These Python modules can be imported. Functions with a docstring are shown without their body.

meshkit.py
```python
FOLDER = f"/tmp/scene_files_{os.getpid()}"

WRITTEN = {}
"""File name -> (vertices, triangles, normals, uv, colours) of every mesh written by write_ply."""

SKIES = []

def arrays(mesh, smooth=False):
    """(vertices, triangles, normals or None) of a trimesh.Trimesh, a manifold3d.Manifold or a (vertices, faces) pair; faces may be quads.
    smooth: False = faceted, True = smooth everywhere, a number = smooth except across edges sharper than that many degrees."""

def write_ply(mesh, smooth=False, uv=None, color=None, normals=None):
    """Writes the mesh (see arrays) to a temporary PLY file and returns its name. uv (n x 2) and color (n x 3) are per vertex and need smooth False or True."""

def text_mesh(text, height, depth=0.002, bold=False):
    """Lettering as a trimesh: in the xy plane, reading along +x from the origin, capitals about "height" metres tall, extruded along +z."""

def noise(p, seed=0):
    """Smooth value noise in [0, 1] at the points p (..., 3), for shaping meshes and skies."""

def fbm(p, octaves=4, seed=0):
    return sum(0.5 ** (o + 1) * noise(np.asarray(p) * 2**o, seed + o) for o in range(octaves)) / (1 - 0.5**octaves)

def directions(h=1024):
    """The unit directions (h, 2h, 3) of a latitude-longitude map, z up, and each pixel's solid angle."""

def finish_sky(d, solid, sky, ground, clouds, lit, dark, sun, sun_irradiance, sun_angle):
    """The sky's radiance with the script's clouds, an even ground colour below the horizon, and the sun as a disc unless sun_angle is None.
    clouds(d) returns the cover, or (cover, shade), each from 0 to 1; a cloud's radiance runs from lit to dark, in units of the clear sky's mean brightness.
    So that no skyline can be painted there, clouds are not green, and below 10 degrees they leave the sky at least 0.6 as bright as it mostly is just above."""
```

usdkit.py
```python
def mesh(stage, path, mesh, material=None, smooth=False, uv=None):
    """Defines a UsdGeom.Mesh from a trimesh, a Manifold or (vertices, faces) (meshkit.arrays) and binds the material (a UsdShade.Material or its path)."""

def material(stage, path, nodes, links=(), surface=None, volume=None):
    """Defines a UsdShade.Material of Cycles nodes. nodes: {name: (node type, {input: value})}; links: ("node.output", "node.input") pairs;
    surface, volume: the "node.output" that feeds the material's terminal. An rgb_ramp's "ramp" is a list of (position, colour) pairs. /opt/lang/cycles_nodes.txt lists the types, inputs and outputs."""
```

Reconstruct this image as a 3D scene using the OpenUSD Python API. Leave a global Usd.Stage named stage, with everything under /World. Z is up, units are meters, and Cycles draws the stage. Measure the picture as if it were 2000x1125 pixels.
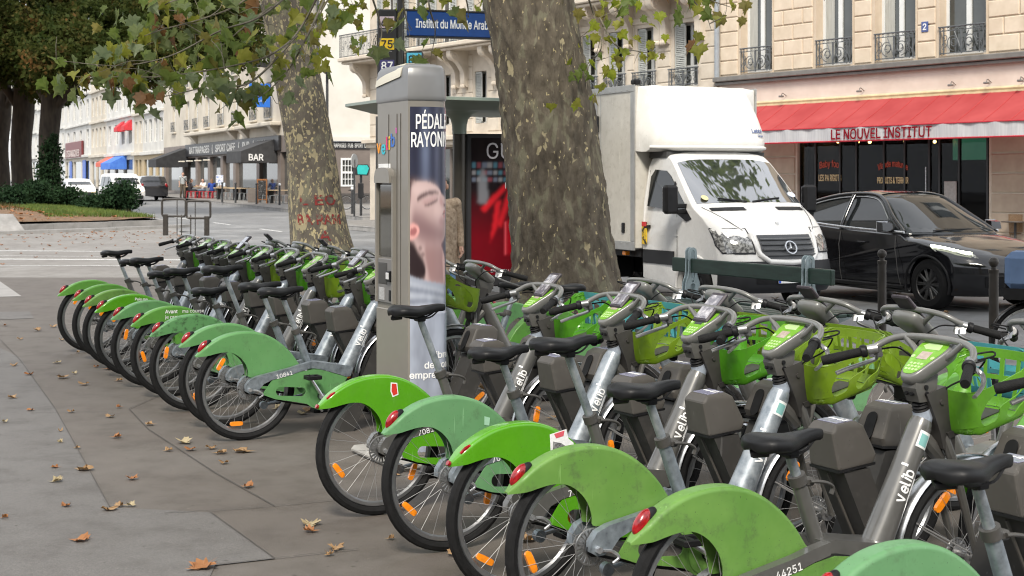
import math, random
import numpy as np, trimesh, manifold3d as m3
import usdkit, meshkit
from pxr import Usd, UsdGeom, UsdLux, UsdShade, Gf, Sdf, Vt
from shapely.geometry import Polygon, LineString, Point, box as sbox
from shapely.ops import unary_union

stage = Usd.Stage.CreateInMemory()
UsdGeom.SetStageUpAxis(stage, 'Z')
UsdGeom.Xform.Define(stage, '/World')
PI = math.pi
sin, cos = math.sin, math.cos

# ------------------------------------------------------------------ camera
CAMH = 1.676
cam = UsdGeom.Camera.Define(stage, '/World/camera')
cam.AddTranslateOp().Set(Gf.Vec3d(0, 0, CAMH))
cam.AddRotateXOp().Set(90.0)
cam.CreateHorizontalApertureAttr(36.0)
cam.CreateVerticalApertureAttr(20.25)
cam.CreateFocalLengthAttr(50.0)
cam.CreateVerticalApertureOffsetAttr(-(562.5 - 352.0) / 2000 * 36.0)
cam.CreateClippingRangeAttr(Gf.Vec2f(0.1, 2000))
cam.CreateFStopAttr(9.0)
cam.CreateFocusDistanceAttr(7.5)
cam.CreateExposureAttr(1.5)

# ------------------------------------------------------------------ sky and sun (bright overcast)
SUN_EL, SUN_ROT = math.radians(46), math.radians(186)      # towards the sun: behind the camera
SKY = usdkit.material(stage, '/World/Looks/sky_material', {
    'tc': ('texture_coordinate', {}),
    'sky': ('sky_texture', {'sky_type': 'single_scattering', 'sun_disc': False, 'sun_elevation': SUN_EL, 'sun_rotation': SUN_ROT}),
    'bw': ('rgb_to_bw', {}),
    'n': ('noise_texture', {'scale': 2.2, 'detail': 5.0, 'roughness': 0.55}),
    'cl': ('rgb_ramp', {'ramp': [(0.25, (5.2, 5.5, 6.0)), (0.6, (8.6, 8.7, 8.9)), (0.85, (9.6, 9.5, 9.4))]}),
    'mx': ('mix', {'fac': 0.82}),
    'bg': ('background_shader', {'strength': 0.078})},
    [('tc.generated', 'n.vector'), ('n.fac', 'cl.fac'), ('sky.color', 'mx.color1'), ('cl.color', 'mx.color2'), ('mx.color', 'bg.color')], surface='bg.background')
dome = UsdLux.DomeLight.Define(stage, '/World/sky')
UsdShade.MaterialBindingAPI.Apply(dome.GetPrim()).Bind(SKY)
dome.GetPrim().SetCustomDataByKey('kind', 'structure')
sun = UsdLux.DistantLight.Define(stage, '/World/sun')
sun.CreateIntensityAttr(0.4)
sun.CreateAngleAttr(14.0)
sun.CreateColorAttr(Gf.Vec3f(1.0, 0.93, 0.82))
sun.GetPrim().CreateAttribute('inputs:normalize', Sdf.ValueTypeNames.Bool).Set(True)
# default shines along -z; tilt so that -z points away from the sun
_d = np.array([sin(SUN_ROT) * cos(SUN_EL), cos(SUN_ROT) * cos(SUN_EL), sin(SUN_EL)])
sun.AddRotateZOp().Set(math.degrees(math.atan2(_d[1], _d[0])) + 90)
sun.AddRotateXOp().Set(90 - math.degrees(SUN_EL))

# ------------------------------------------------------------------ naming, things, parts
used = {}
def uname(parent, name):
    n = used.get((parent, name), 0)
    used[(parent, name)] = n + 1
    return name if n == 0 else f'{name}_{n:03d}'

def tag(prim, label=None, cat=None, group=None, kind=None):
    for k, v in (('label', label), ('category', cat), ('group', group), ('kind', kind)):
        if v:
            prim.SetCustomDataByKey(k, v)

def put(path, mesh, mat, smooth=30, col=None):
    if col is not None:
        v, f = mesh
        m = usdkit.mesh(stage, path, (v, f), mat, smooth)
        UsdGeom.PrimvarsAPI(m).CreatePrimvar('pcol', Sdf.ValueTypeNames.Color3fArray, 'vertex').Set(Vt.Vec3fArray.FromNumpy(np.asarray(col, np.float32)))
        return m
    return usdkit.mesh(stage, path, mesh, mat, smooth)

class Thing:
    def __init__(s, name, label, cat, loc=(0, 0, 0), rotz=0.0, group=None):
        s.path = '/World/' + uname('/World', name)
        x = UsdGeom.Xform.Define(stage, s.path)
        x.AddTranslateOp().Set(Gf.Vec3d(*map(float, loc)))
        x.AddRotateZOp().Set(float(rotz))
        s.prim = x.GetPrim()
        tag(s.prim, label, cat, group)
    def add(s, name, mesh, mat, parent=None, smooth=30, label=None, kind=None, col=None):
        par = parent or s.path
        p = par + '/' + uname(par, name)
        m = put(p, mesh, mat, smooth, col)
        tag(m.GetPrim(), label, None, None, kind)
        return p

def solo(name, mesh, mat, label, cat, group=None, smooth=30, kind=None):
    m = put('/World/' + uname('/World', name), mesh, mat, smooth)
    tag(m.GetPrim(), label, cat, group, kind)
    return m

def ground(name, mesh, mat, smooth=False, kind='structure', parent=None):
    par = parent or '/World'
    p = par + '/' + uname(par, name)
    m = put(p, mesh, mat, smooth)
    if not parent:
        tag(m.GetPrim(), kind=kind)
    return p

# ------------------------------------------------------------------ mesh helpers
def arr(m):
    if hasattr(m, 'to_mesh'):
        q = m.to_mesh(); return np.asarray(q.vert_properties)[:, :3].astype(float), np.asarray(q.tri_verts).astype(int)
    if isinstance(m, tuple):
        return m
    return np.asarray(m.vertices, float), np.asarray(m.faces, int)

def cat(ms):
    V, F, n = [], [], 0
    for m in ms:
        v, f = arr(m)
        V.append(v); F.append(np.asarray(f) + n); n += len(v)
    return np.vstack(V), np.vstack(F)

def xf(m, M):
    v, f = arr(m)
    v = v @ M[:3, :3].T + M[:3, 3]
    return (v, f if np.linalg.det(M[:3, :3]) > 0 else f[:, ::-1])

def mv(m, x=0, y=0, z=0):
    v, f = arr(m)
    return v + np.array([x, y, z], float), f

def basis(o, x, y, z):
    M = np.eye(4); M[:3, 0] = x; M[:3, 1] = y; M[:3, 2] = z; M[:3, 3] = o
    return M

def rotz(a, o=(0, 0, 0)):
    return basis(o, (cos(a), sin(a), 0), (-sin(a), cos(a), 0), (0, 0, 1))

def roty(a, o=(0, 0, 0)):     # tilts +x up towards +z for positive a
    return basis(o, (cos(a), 0, sin(a)), (0, 1, 0), (-sin(a), 0, cos(a)))

def rotx(a, o=(0, 0, 0)):
    return basis(o, (1, 0, 0), (0, cos(a), sin(a)), (0, -sin(a), cos(a)))

_BF = np.array([[0, 2, 1], [1, 2, 3], [4, 5, 6], [5, 7, 6], [0, 1, 4], [1, 5, 4], [2, 6, 3], [3, 6, 7], [0, 4, 2], [2, 4, 6], [1, 3, 5], [3, 7, 5]])
def bx(x0, x1, y0, y1, z0, z1):
    v = np.array([(x, y, z) for z in (z0, z1) for y in (y0, y1) for x in (x0, x1)], float)
    return v, _BF

def cbx(x0, x1, y0, y1, z0, z1, c=0.01):
    """A box with chamfered edges."""
    P = []
    for sx, X in ((1, x0), (-1, x1)):
        for sy, Y in ((1, y0), (-1, y1)):
            for sz, Z in ((1, z0), (-1, z1)):
                P += [(X + sx * c, Y + sy * c, Z), (X + sx * c, Y, Z + sz * c), (X, Y + sy * c, Z + sz * c)]
    return hull(P)

def hull(P):
    return arr(trimesh.convex.convex_hull(np.array(P, float)))

def frame_along(p):
    p = np.asarray(p, float)
    t = np.gradient(p, axis=0); t /= np.linalg.norm(t, axis=1, keepdims=True) + 1e-12
    a = np.array([0, 0, 1.0]) if abs(t[0, 2]) < 0.9 else np.array([1.0, 0, 0])
    A = []
    for k in range(len(p)):
        a = a - t[k] * (a @ t[k]); a = a / (np.linalg.norm(a) + 1e-12); A.append(a)
    A = np.array(A)
    return t, A, np.cross(t, A)

def tube(p, r, n=8, caps=True, flat=1.0):
    p = np.asarray(p, float)
    t, A, B = frame_along(p)
    r = np.broadcast_to(np.asarray(r, float), (len(p),))
    ang = np.arange(n) * 2 * PI / n
    v = p[:, None] + r[:, None, None] * (np.cos(ang)[None, :, None] * A[:, None] * flat + np.sin(ang)[None, :, None] * B[:, None])
    v = v.reshape(-1, 3)
    i, j = np.meshgrid(np.arange(len(p) - 1), np.arange(n), indexing='ij')
    a, b, c, d = i * n + j, i * n + (j + 1) % n, (i + 1) * n + (j + 1) % n, (i + 1) * n + j
    f = np.vstack([np.stack([a, b, c], -1).reshape(-1, 3), np.stack([a, c, d], -1).reshape(-1, 3)])
    if caps:
        k = len(v)
        v = np.vstack([v, p[:1], p[-1:]])
        s = np.arange(n)
        e = (len(p) - 1) * n
        f = np.vstack([f, np.stack([np.full(n, k), (s + 1) % n, s], -1), np.stack([np.full(n, k + 1), e + s, e + (s + 1) % n], -1)])
    return v, f

def smoothpath(P, k=6):
    """Catmull-Rom through the points."""
    P = np.asarray(P, float)
    Q = np.vstack([2 * P[0] - P[1], P, 2 * P[-1] - P[-2]])
    out = []
    for i in range(1, len(Q) - 2):
        for t in np.linspace(0, 1, k, endpoint=False):
            a, b, c, d = Q[i - 1], Q[i], Q[i + 1], Q[i + 2]
            out.append(0.5 * ((2 * b) + (c - a) * t + (2 * a - 5 * b + 4 * c - d) * t * t + (3 * b - a - 3 * c + d) * t ** 3))
    out.append(P[-1])
    return np.array(out)

def cyl(p0, p1, r0, r1=None, n=12):
    return tube([p0, p1], [r0, r0 if r1 is None else r1], n)

def lathe(prof, n=24, M=None, caps=True):
    """prof: (r, z) from bottom to top."""
    prof = np.asarray(prof, float)
    ang = np.arange(n) * 2 * PI / n
    v = np.stack([prof[:, 0][:, None] * np.cos(ang), prof[:, 0][:, None] * np.sin(ang), np.broadcast_to(prof[:, 1][:, None], (len(prof), n))], -1).reshape(-1, 3)
    i, j = np.meshgrid(np.arange(len(prof) - 1), np.arange(n), indexing='ij')
    a, b, c, d = i * n + j, i * n + (j + 1) % n, (i + 1) * n + (j + 1) % n, (i + 1) * n + j
    f = np.vstack([np.stack([a, b, c], -1).reshape(-1, 3), np.stack([a, c, d], -1).reshape(-1, 3)])
    if not caps:
        return xf((v, f), M) if M is not None else (v, f)
    k = len(v); v = np.vstack([v, [[0, 0, prof[0, 1]], [0, 0, prof[-1, 1]]]])
    s = np.arange(n); e = (len(prof) - 1) * n
    f = np.vstack([f, np.stack([np.full(n, k), (s + 1) % n, s], -1), np.stack([np.full(n, k + 1), e + s, e + (s + 1) % n], -1)])
    m = (v, f)
    return xf(m, M) if M is not None else m

def ball(c, r, sub=2, s=(1, 1, 1)):
    m = trimesh.creation.icosphere(sub, 1.0)
    return np.asarray(m.vertices) * np.array(s) * r + np.array(c, float), np.asarray(m.faces)

def ring(R, r, n=40, m=8, M=None, sx=1.0, sz=1.0):
    """Torus about the y axis (a wheel standing in the xz plane)."""
    a = np.arange(n) * 2 * PI / n; b = np.arange(m) * 2 * PI / m
    A, B = np.meshgrid(a, b, indexing='ij')
    rr = R + r * np.cos(B) * sz
    v = np.stack([rr * np.cos(A), r * np.sin(B) * sx, rr * np.sin(A)], -1).reshape(-1, 3)
    i, j = np.meshgrid(np.arange(n), np.arange(m), indexing='ij')
    q = lambda x, y: (x % n) * m + (y % m)
    f = np.vstack([np.stack([q(i, j), q(i + 1, j), q(i + 1, j + 1)], -1).reshape(-1, 3), np.stack([q(i, j), q(i + 1, j + 1), q(i, j + 1)], -1).reshape(-1, 3)])[:, ::-1]
    return xf((v, f), M) if M is not None else (v, f)

def extr(poly, d0, d1):
    """shapely polygon in (x, y) extruded along z from d0 to d1."""
    ps = list(poly.geoms) if hasattr(poly, 'geoms') else [poly]
    return cat([mv(arr(trimesh.creation.extrude_polygon(p, d1 - d0)), z=d0) for p in ps if p.area > 1e-9])

def prism(poly, y0, y1):
    """polygon given in (x, z), extruded along y from y0 to y1."""
    v, f = extr(poly if hasattr(poly, 'exterior') or hasattr(poly, 'geoms') else Polygon(poly), -y1, -y0)
    return np.stack([v[:, 0], -v[:, 2], v[:, 1]], 1), f

def prism_yz(poly, x0, x1):
    """polygon given in (y, z), extruded along x."""
    v, f = extr(poly if hasattr(poly, 'exterior') or hasattr(poly, 'geoms') else Polygon(poly), x0, x1)
    return np.stack([v[:, 2], v[:, 0], v[:, 1]], 1), f

def loft(secs, close=True, caps=True):
    """secs: (n, m, 3); each section a closed (or open) polyline."""
    S = np.asarray(secs, float); n, m = S.shape[:2]
    v = S.reshape(-1, 3)
    mm = m if close else m - 1
    i, j = np.meshgrid(np.arange(n - 1), np.arange(mm), indexing='ij')
    a, b, c, d = i * m + j, i * m + (j + 1) % m, (i + 1) * m + (j + 1) % m, (i + 1) * m + j
    f = np.vstack([np.stack([a, b, c], -1).reshape(-1, 3), np.stack([a, c, d], -1).reshape(-1, 3)])
    if close and caps:
        k = len(v); v = np.vstack([v, S[0].mean(0)[None], S[-1].mean(0)[None]])
        s = np.arange(m); e = (n - 1) * m
        f = np.vstack([f, np.stack([np.full(m, k), (s + 1) % m, s], -1), np.stack([np.full(m, k + 1), e + s, e + (s + 1) % m], -1)])
    return v, f

def grid(P):
    """P: (n, m, 3) open sheet."""
    return loft(P, close=False)

_tx = {}
def text(t, h, depth=0.004, bold=True, width=None, center=True):
    """Lettering in the xy plane along +x; optionally fitted to a width and centred on x."""
    k = (t, round(h, 5), depth, bold)
    if k not in _tx:
        _tx[k] = arr(meshkit.text_mesh(t, h, depth, bold))
    v, f = _tx[k]
    v = v.copy()
    w = np.ptp(v[:, 0])
    v[:, 0] -= v[:, 0].min()
    if width:
        v[:, 0] *= width / w; w = width
    if center:
        v[:, 0] -= w / 2
    return v, f

FACE = basis((0, 0, 0), (1, 0, 0), (0, 0, 1), (0, -1, 0))     # xy lettering -> upright, facing -y

def lettering(t, h, at, bold=True, width=None, depth=0.004):
    m = xf(text(t, h, depth, bold, width), FACE)
    return mv(m, *at)

# ------------------------------------------------------------------ materials
_mats = {}
def M(name, c, rough=0.5, metal=0.0, var=0.12, scale=5.0, bump=0.0, bscale=60.0, coat=0.0, spec=0.5, c2=None, detail=4.0, stretch=None, lo=0.32, hi=0.68, rvar=0.0, trans=0.0, emit=None, sheen=0.0, cior=1.5):
    p = '/World/Looks/' + name
    if name in _mats:
        return _mats[name]
    c = np.array(c, float)
    a, b = (np.clip(c * (1 - var), 0, 1), np.clip(c * (1 + var), 0, 1)) if c2 is None else (c, np.array(c2, float))
    nodes = {'g': ('geometry', {}), 'n': ('noise_texture', {'scale': scale, 'detail': detail, 'roughness': 0.6}),
             'r': ('rgb_ramp', {'ramp': [(lo, tuple(a)), (hi, tuple(b))]}),
             'p': ('principled_bsdf', {'roughness': rough, 'metallic': metal, 'coat_weight': coat, 'specular_ior_level': spec, 'coat_ior': cior})}
    links = [('n.fac', 'r.fac'), ('r.color', 'p.base_color')]
    if stretch:
        nodes['mp'] = ('mapping', {'scale': stretch}); links += [('g.position', 'mp.vector'), ('mp.vector', 'n.vector')]
    else:
        links += [('g.position', 'n.vector')]
    if rvar:
        nodes['rr'] = ('map_range', {'from_min': 0.3, 'from_max': 0.7, 'to_min': max(0.02, rough - rvar), 'to_max': rough + rvar}); links += [('n.fac', 'rr.value'), ('rr.result', 'p.roughness')]
    if bump:
        nodes['bn'] = ('noise_texture', {'scale': bscale, 'detail': 4.0})
        nodes['b'] = ('bump', {'strength': bump, 'distance': 0.01})
        links += [('g.position', 'bn.vector'), ('bn.fac', 'b.height'), ('b.normal', 'p.normal')]
    if emit:
        nodes['p'][1].update(emission_color=emit[0], emission_strength=emit[1])
    if trans:
        nodes['t'] = ('translucent_bsdf', {}); nodes['mx'] = ('mix_closure', {'fac': trans})
        links += [('r.color', 't.color'), ('p.BSDF', 'mx.closure1'), ('t.BSDF', 'mx.closure2')]
        m = usdkit.material(stage, p, nodes, links, surface='mx.closure')
    else:
        m = usdkit.material(stage, p, nodes, links, surface='p.BSDF')
    _mats[name] = m
    return m

def Mglass(name, tint=(0.9, 0.95, 0.95), ior=1.5, dark=0.0):
    """Window pane: transparent mixed with glossy by fresnel; dark adds a tinted share."""
    if name in _mats:
        return _mats[name]
    m = usdkit.material(stage, '/World/Looks/' + name, {'f': ('fresnel', {'IOR': ior}), 't': ('transparent_bsdf', {'color': tint}), 'g': ('glossy_bsdf', {'color': (0.95 - dark, 0.97 - dark, 1.0 - dark), 'roughness': 0.02}), 'm': ('mix_closure', {})},
                        [('f.fac', 'm.fac'), ('t.BSDF', 'm.closure1'), ('g.BSDF', 'm.closure2')], surface='m.closure')
    _mats[name] = m
    return m

def s2l(r, g, b):
    f = lambda x: (x / 255 / 12.92) if x <= 10 else ((x / 255 + 0.055) / 1.055) ** 2.4
    return (f(r), f(g), f(b))

def Mprint(name, rough=0.35):
    m = usdkit.material(stage, '/World/Looks/' + name, {'a': ('attribute', {'attribute': 'pcol'}), 'p': ('principled_bsdf', {'roughness': rough})}, [('a.color', 'p.base_color')], surface='p.BSDF')
    return m

BLACK = M('black_rubber', (0.01, 0.01, 0.0105), 0.65, var=0.2, scale=30, spec=0.2)
BLACKP = M('black_plastic', (0.011, 0.011, 0.012), 0.45, var=0.25, scale=20, spec=0.2)
DARKG = M('dark_grey_plastic', (0.055, 0.052, 0.048), 0.5, var=0.15, scale=12, bump=0.15, bscale=300)
SILVER = M('brushed_aluminium', (0.62, 0.63, 0.65), 0.32, 0.85, var=0.12, scale=25, rvar=0.08)
CHROME = M('polished_steel', (0.6, 0.61, 0.63), 0.3, 1.0, var=0.1, scale=15, rvar=0.08)
WHITE = M('white_print', (0.8, 0.8, 0.79), 0.5, var=0.03)
IRON = M('dark_iron', (0.05, 0.052, 0.055), 0.5, 0.3, var=0.25, scale=12)
def Mworn(name, a, b, rough=0.42, coat=0.15, dirt=(0.05, 0.055, 0.035), amount=0.55, spec=0.4):
    """Moulded plastic or paint with blotches, ground-in grime, fine scratches and pale scuffs."""
    if name in _mats: return _mats[name]
    m = usdkit.material(stage, '/World/Looks/' + name, {
        'g': ('geometry', {}), 'n1': ('noise_texture', {'scale': 6.0, 'detail': 5.0, 'roughness': 0.6}), 'r1': ('rgb_ramp', {'ramp': [(0.3, a), (0.7, b)]}),
        'n2': ('noise_texture', {'scale': 11.0, 'detail': 9.0, 'roughness': 0.72}), 'r2': ('rgb_ramp', {'ramp': [(0.53, (0, 0, 0)), (0.74, (amount,) * 3)]}), 'm2': ('mix', {'color2': dirt}),
        'mp': ('mapping', {'scale': (60, 60, 4), 'rotation': (0.5, 0.3, 0.4)}), 'n3': ('noise_texture', {'scale': 1.0, 'detail': 3.0}), 'r3': ('rgb_ramp', {'ramp': [(0.69, (0, 0, 0)), (0.73, (0.5,) * 3)]}), 'm3': ('mix', {'color2': tuple(np.clip(np.array(b) * 1.35 + 0.06, 0, 1))}),
        'n4': ('noise_texture', {'scale': 140.0, 'detail': 2.0}), 'r4': ('rgb_ramp', {'ramp': [(0.70, (0, 0, 0)), (0.74, (0.7,) * 3)]}), 'm4': ('mix', {'color2': (0.03, 0.03, 0.025)}),
        'rr': ('map_range', {'from_min': 0.35, 'from_max': 0.7, 'to_min': rough - 0.08, 'to_max': rough + 0.2}), 'bp': ('bump', {'strength': 0.12, 'distance': 0.003}), 'p': ('principled_bsdf', {'coat_weight': coat, 'specular_ior_level': spec})},
        [('g.position', 'n1.vector'), ('g.position', 'n2.vector'), ('g.position', 'mp.vector'), ('mp.vector', 'n3.vector'), ('g.position', 'n4.vector'), ('n1.fac', 'r1.fac'), ('n2.fac', 'r2.fac'), ('n3.fac', 'r3.fac'), ('n4.fac', 'r4.fac'), ('r1.color', 'm2.color1'), ('r2.color', 'm2.fac'), ('m2.color', 'm3.color1'), ('r3.color', 'm3.fac'), ('m3.color', 'm4.color1'), ('r4.color', 'm4.fac'), ('m4.color', 'p.base_color'),
         ('n2.fac', 'rr.value'), ('rr.result', 'p.roughness'), ('n2.fac', 'bp.height'), ('bp.normal', 'p.normal')], surface='p.BSDF')
    _mats[name] = m
    return m
E1 = np.array([cos(math.radians(29.2)), sin(math.radians(29.2))])     # the way the docked bicycles point
RT = np.array([E1[1], -E1[0]])
ROW = np.array([-0.4502, 0.8929])                                   # along the kerb
# ================================================================== the ground
def rise(y):
    return np.maximum(0, np.asarray(y, float) - 45) * 0.0095
def asphalt(name, a, b, c, rough=0.75, grain=0.5):
    if name in _mats: return _mats[name]
    m = usdkit.material(stage, '/World/Looks/' + name, {
        'g': ('geometry', {}), 'n1': ('noise_texture', {'scale': 0.45, 'detail': 5.0, 'roughness': 0.62}), 'n2': ('noise_texture', {'scale': 170.0, 'detail': 3.0}), 'n3': ('noise_texture', {'scale': 3.2, 'detail': 6.0, 'roughness': 0.65}),
        'r1': ('rgb_ramp', {'ramp': [(0.3, a), (0.5, b), (0.7, c)]}), 'r2': ('rgb_ramp', {'ramp': [(0.3, (0.5, 0.5, 0.5)), (0.5, (1, 1, 1)), (0.7, (1.7, 1.66, 1.6))]}),
        'r3': ('rgb_ramp', {'ramp': [(0.3, (0.72, 0.70, 0.68)), (0.5, (0.98, 0.98, 0.97)), (0.75, (1.14, 1.14, 1.14))]}), 'n5': ('noise_texture', {'scale': 21.0, 'detail': 1.5}), 'r5': ('rgb_ramp', {'ramp': [(0.24, (0.6, 0.58, 0.56)), (0.29, (1, 1, 1)), (0.735, (1, 1, 1)), (0.76, (1.35, 1.33, 1.3))]}), 'm5': ('mix', {'mix_type': 'multiply', 'fac': 1.0}),
        'm1': ('mix', {'mix_type': 'multiply', 'fac': grain}), 'm2': ('mix', {'mix_type': 'multiply', 'fac': 1.0}),
        'bp': ('bump', {'strength': 0.35, 'distance': 0.004}), 'rr': ('map_range', {'from_min': 0.3, 'from_max': 0.7, 'to_min': rough - 0.12, 'to_max': rough + 0.1}),
        'p': ('principled_bsdf', {'specular_ior_level': 0.4})},
        [('g.position', 'n1.vector'), ('g.position', 'n2.vector'), ('g.position', 'n3.vector'), ('n1.fac', 'r1.fac'), ('n2.fac', 'r2.fac'), ('n3.fac', 'r3.fac'), ('r1.color', 'm1.color1'), ('r2.color', 'm1.color2'), ('m1.color', 'm2.color1'), ('r3.color', 'm2.color2'), ('m2.color', 'm5.color1'), ('g.position', 'n5.vector'), ('n5.fac', 'r5.fac'), ('r5.color', 'm5.color2'), ('m5.color', 'p.base_color'),
         ('n2.fac', 'bp.height'), ('bp.normal', 'p.normal'), ('n1.fac', 'rr.value'), ('rr.result', 'p.roughness')], surface='p.BSDF')
    _mats[name] = m
    return m
PAVE = asphalt('pavement_asphalt', (0.088, 0.073, 0.062), (0.106, 0.093, 0.082), (0.124, 0.113, 0.103))
PAVE2 = asphalt('pavement_asphalt_blue', (0.098, 0.090, 0.084), (0.116, 0.109, 0.104), (0.134, 0.129, 0.125))
PLAZA = asphalt('plaza_asphalt', (0.165, 0.152, 0.14), (0.2, 0.188, 0.175), (0.235, 0.226, 0.216), grain=0.35)
ROAD = asphalt('road_asphalt', (0.115, 0.116, 0.118), (0.165, 0.167, 0.17), (0.25, 0.25, 0.25), 0.6, 0.4)
KERB = M('granite_kerb', (0.2, 0.195, 0.185), 0.75, scale=3, c2=(0.3, 0.29, 0.28), bump=0.2, bscale=120)
JOINT = M('joint_tar', (0.062, 0.054, 0.048), 0.8, var=0.3, scale=20)
PAINT = M('road_paint', (0.5, 0.5, 0.49), 0.6, scale=9, c2=(0.72, 0.72, 0.7), bump=0.1)

def sheet(poly, z, ny=1.0, zf=None):
    """A flat sheet over the polygon, cut finely along y so that it can follow the road's rise."""
    p = poly if hasattr(poly, 'exterior') else Polygon(poly)
    b = p.bounds; out = []
    ys = [b[1]] + [y for y in np.arange(45, 260, 12.0) if b[1] < y < b[3]] + [b[3]]
    for y0, y1 in zip(ys[:-1], ys[1:]):
        c = p.intersection(sbox(b[0] - 1, y0, b[2] + 1, y1))
        for g in (c.geoms if hasattr(c, 'geoms') else [c]):
            if g.area > 1e-6 and hasattr(g, 'exterior'):
                v2, f = trimesh.creation.triangulate_polygon(g, engine='earcut')
                v2 = np.asarray(v2); out.append((np.c_[v2, z + rise(v2[:, 1])], np.asarray(f)))
    v, f = cat(out)
    n = np.cross(v[f[:, 1]] - v[f[:, 0]], v[f[:, 2]] - v[f[:, 0]])[:, 2]
    f = np.where((n < 0)[:, None], f[:, ::-1], f)
    return v, f
NB, NK = np.array([4.55, 12.4]), ROW                       # a point on our kerb, and its direction
kpt = lambda t: NB + NK * t
inner = np.array([-NK[1], NK[0]])                          # from the kerb into our pavement
KA = [kpt(-24), kpt(27.0), np.array([-8.35, 39.2]), np.array([-9.3, 42.2]), np.array([-10.6, 45.5]), np.array([-11.6, 48.9]), np.array([-11.6, 48.9]) + ROW * 70, (-110, 112), (-110, -12)]
PAVPOLY = Polygon([tuple(p) for p in KA] + [(kpt(-24)[0] + 6, -12)])
ground('road', sheet(sbox(-180, -60, 160, 250), -0.15), ROAD)
near = PAVPOLY.intersection(sbox(-120, -12, 60, 24.5))
far = PAVPOLY.intersection(sbox(-120, 24.5, 60, 130))
ground('pavement', sheet(near, 0.0), PAVE)
ground('plaza', sheet(far, 0.0), PLAZA)
def kerbstones(pts, z0, z1, w=0.26, L=1.1, name='kerb', side=1, zf=rise):
    """One granite stone after another along the line."""
    holder = UsdGeom.Xform.Define(stage, '/World/' + uname('/World', name)); hp = str(holder.GetPath())
    tag(holder.GetPrim(), kind='structure')
    P = [np.array(p, float) for p in pts]
    for a, b in zip(P[:-1], P[1:]):
        d = b - a; T = np.hypot(*d); d /= T; n = np.array([-d[1], d[0]]) * side
        k = max(1, round(T / L))
        for i in range(k):
            s0, s1 = i * T / k + 0.004, (i + 1) * T / k - 0.004
            q = [a + d * s0, a + d * s1, a + d * s1 + n * w, a + d * s0 + n * w]
            zz = float(zf((a + d * s0)[1]))
            lo = [(x, y, z0 + zz) for x, y in q]
            hi = [(*(np.array((x, y)) + (n * 0.015 if j < 2 else 0 * n)), z1 + zz) for j, (x, y) in enumerate(q)]
            ground('kerbstone', hull(lo + hi), KERB, parent=hp)
    return hp
kerbstones(KA[:6], -0.15, 0.006)
# asphalt panels of a bluer tone and their joints on the near pavement
A_ = lambda x, y: (x, y)
G = lambda px, py: ((px - 1000) / 2778 * (2778 * CAMH / (py - 352)), 2778 * CAMH / (py - 352))
pan = Polygon([G(-80, 640), G(40, 700), G(108, 800), G(214, 992), G(410, 1002), G(536, 1093), G(420, 1106), G(330, 1300), G(-400, 1300), G(-400, 640)])
ground('pavement_panel', sheet(pan, 0.004), PAVE2)
for a, b in ((G(-60, 612), G(50, 610)), ):
    pass
ground('pavement_panel', sheet(Polygon([G(-30, 610), G(58, 609), G(66, 622), G(-30, 626)]), 0.004), PAVE2)
ground('pavement_panel', sheet(Polygon([G(-60, 548), G(0, 550), G(42, 579), G(-60, 582)]), 0.004), M('concrete_patch', (0.27, 0.26, 0.25), 0.8, var=0.1, scale=4, bump=0.1))
def joint(pts, w=0.006, z=0.0085):
    return sheet(LineString(pts).buffer(w / 2, cap_style=2), z)
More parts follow.
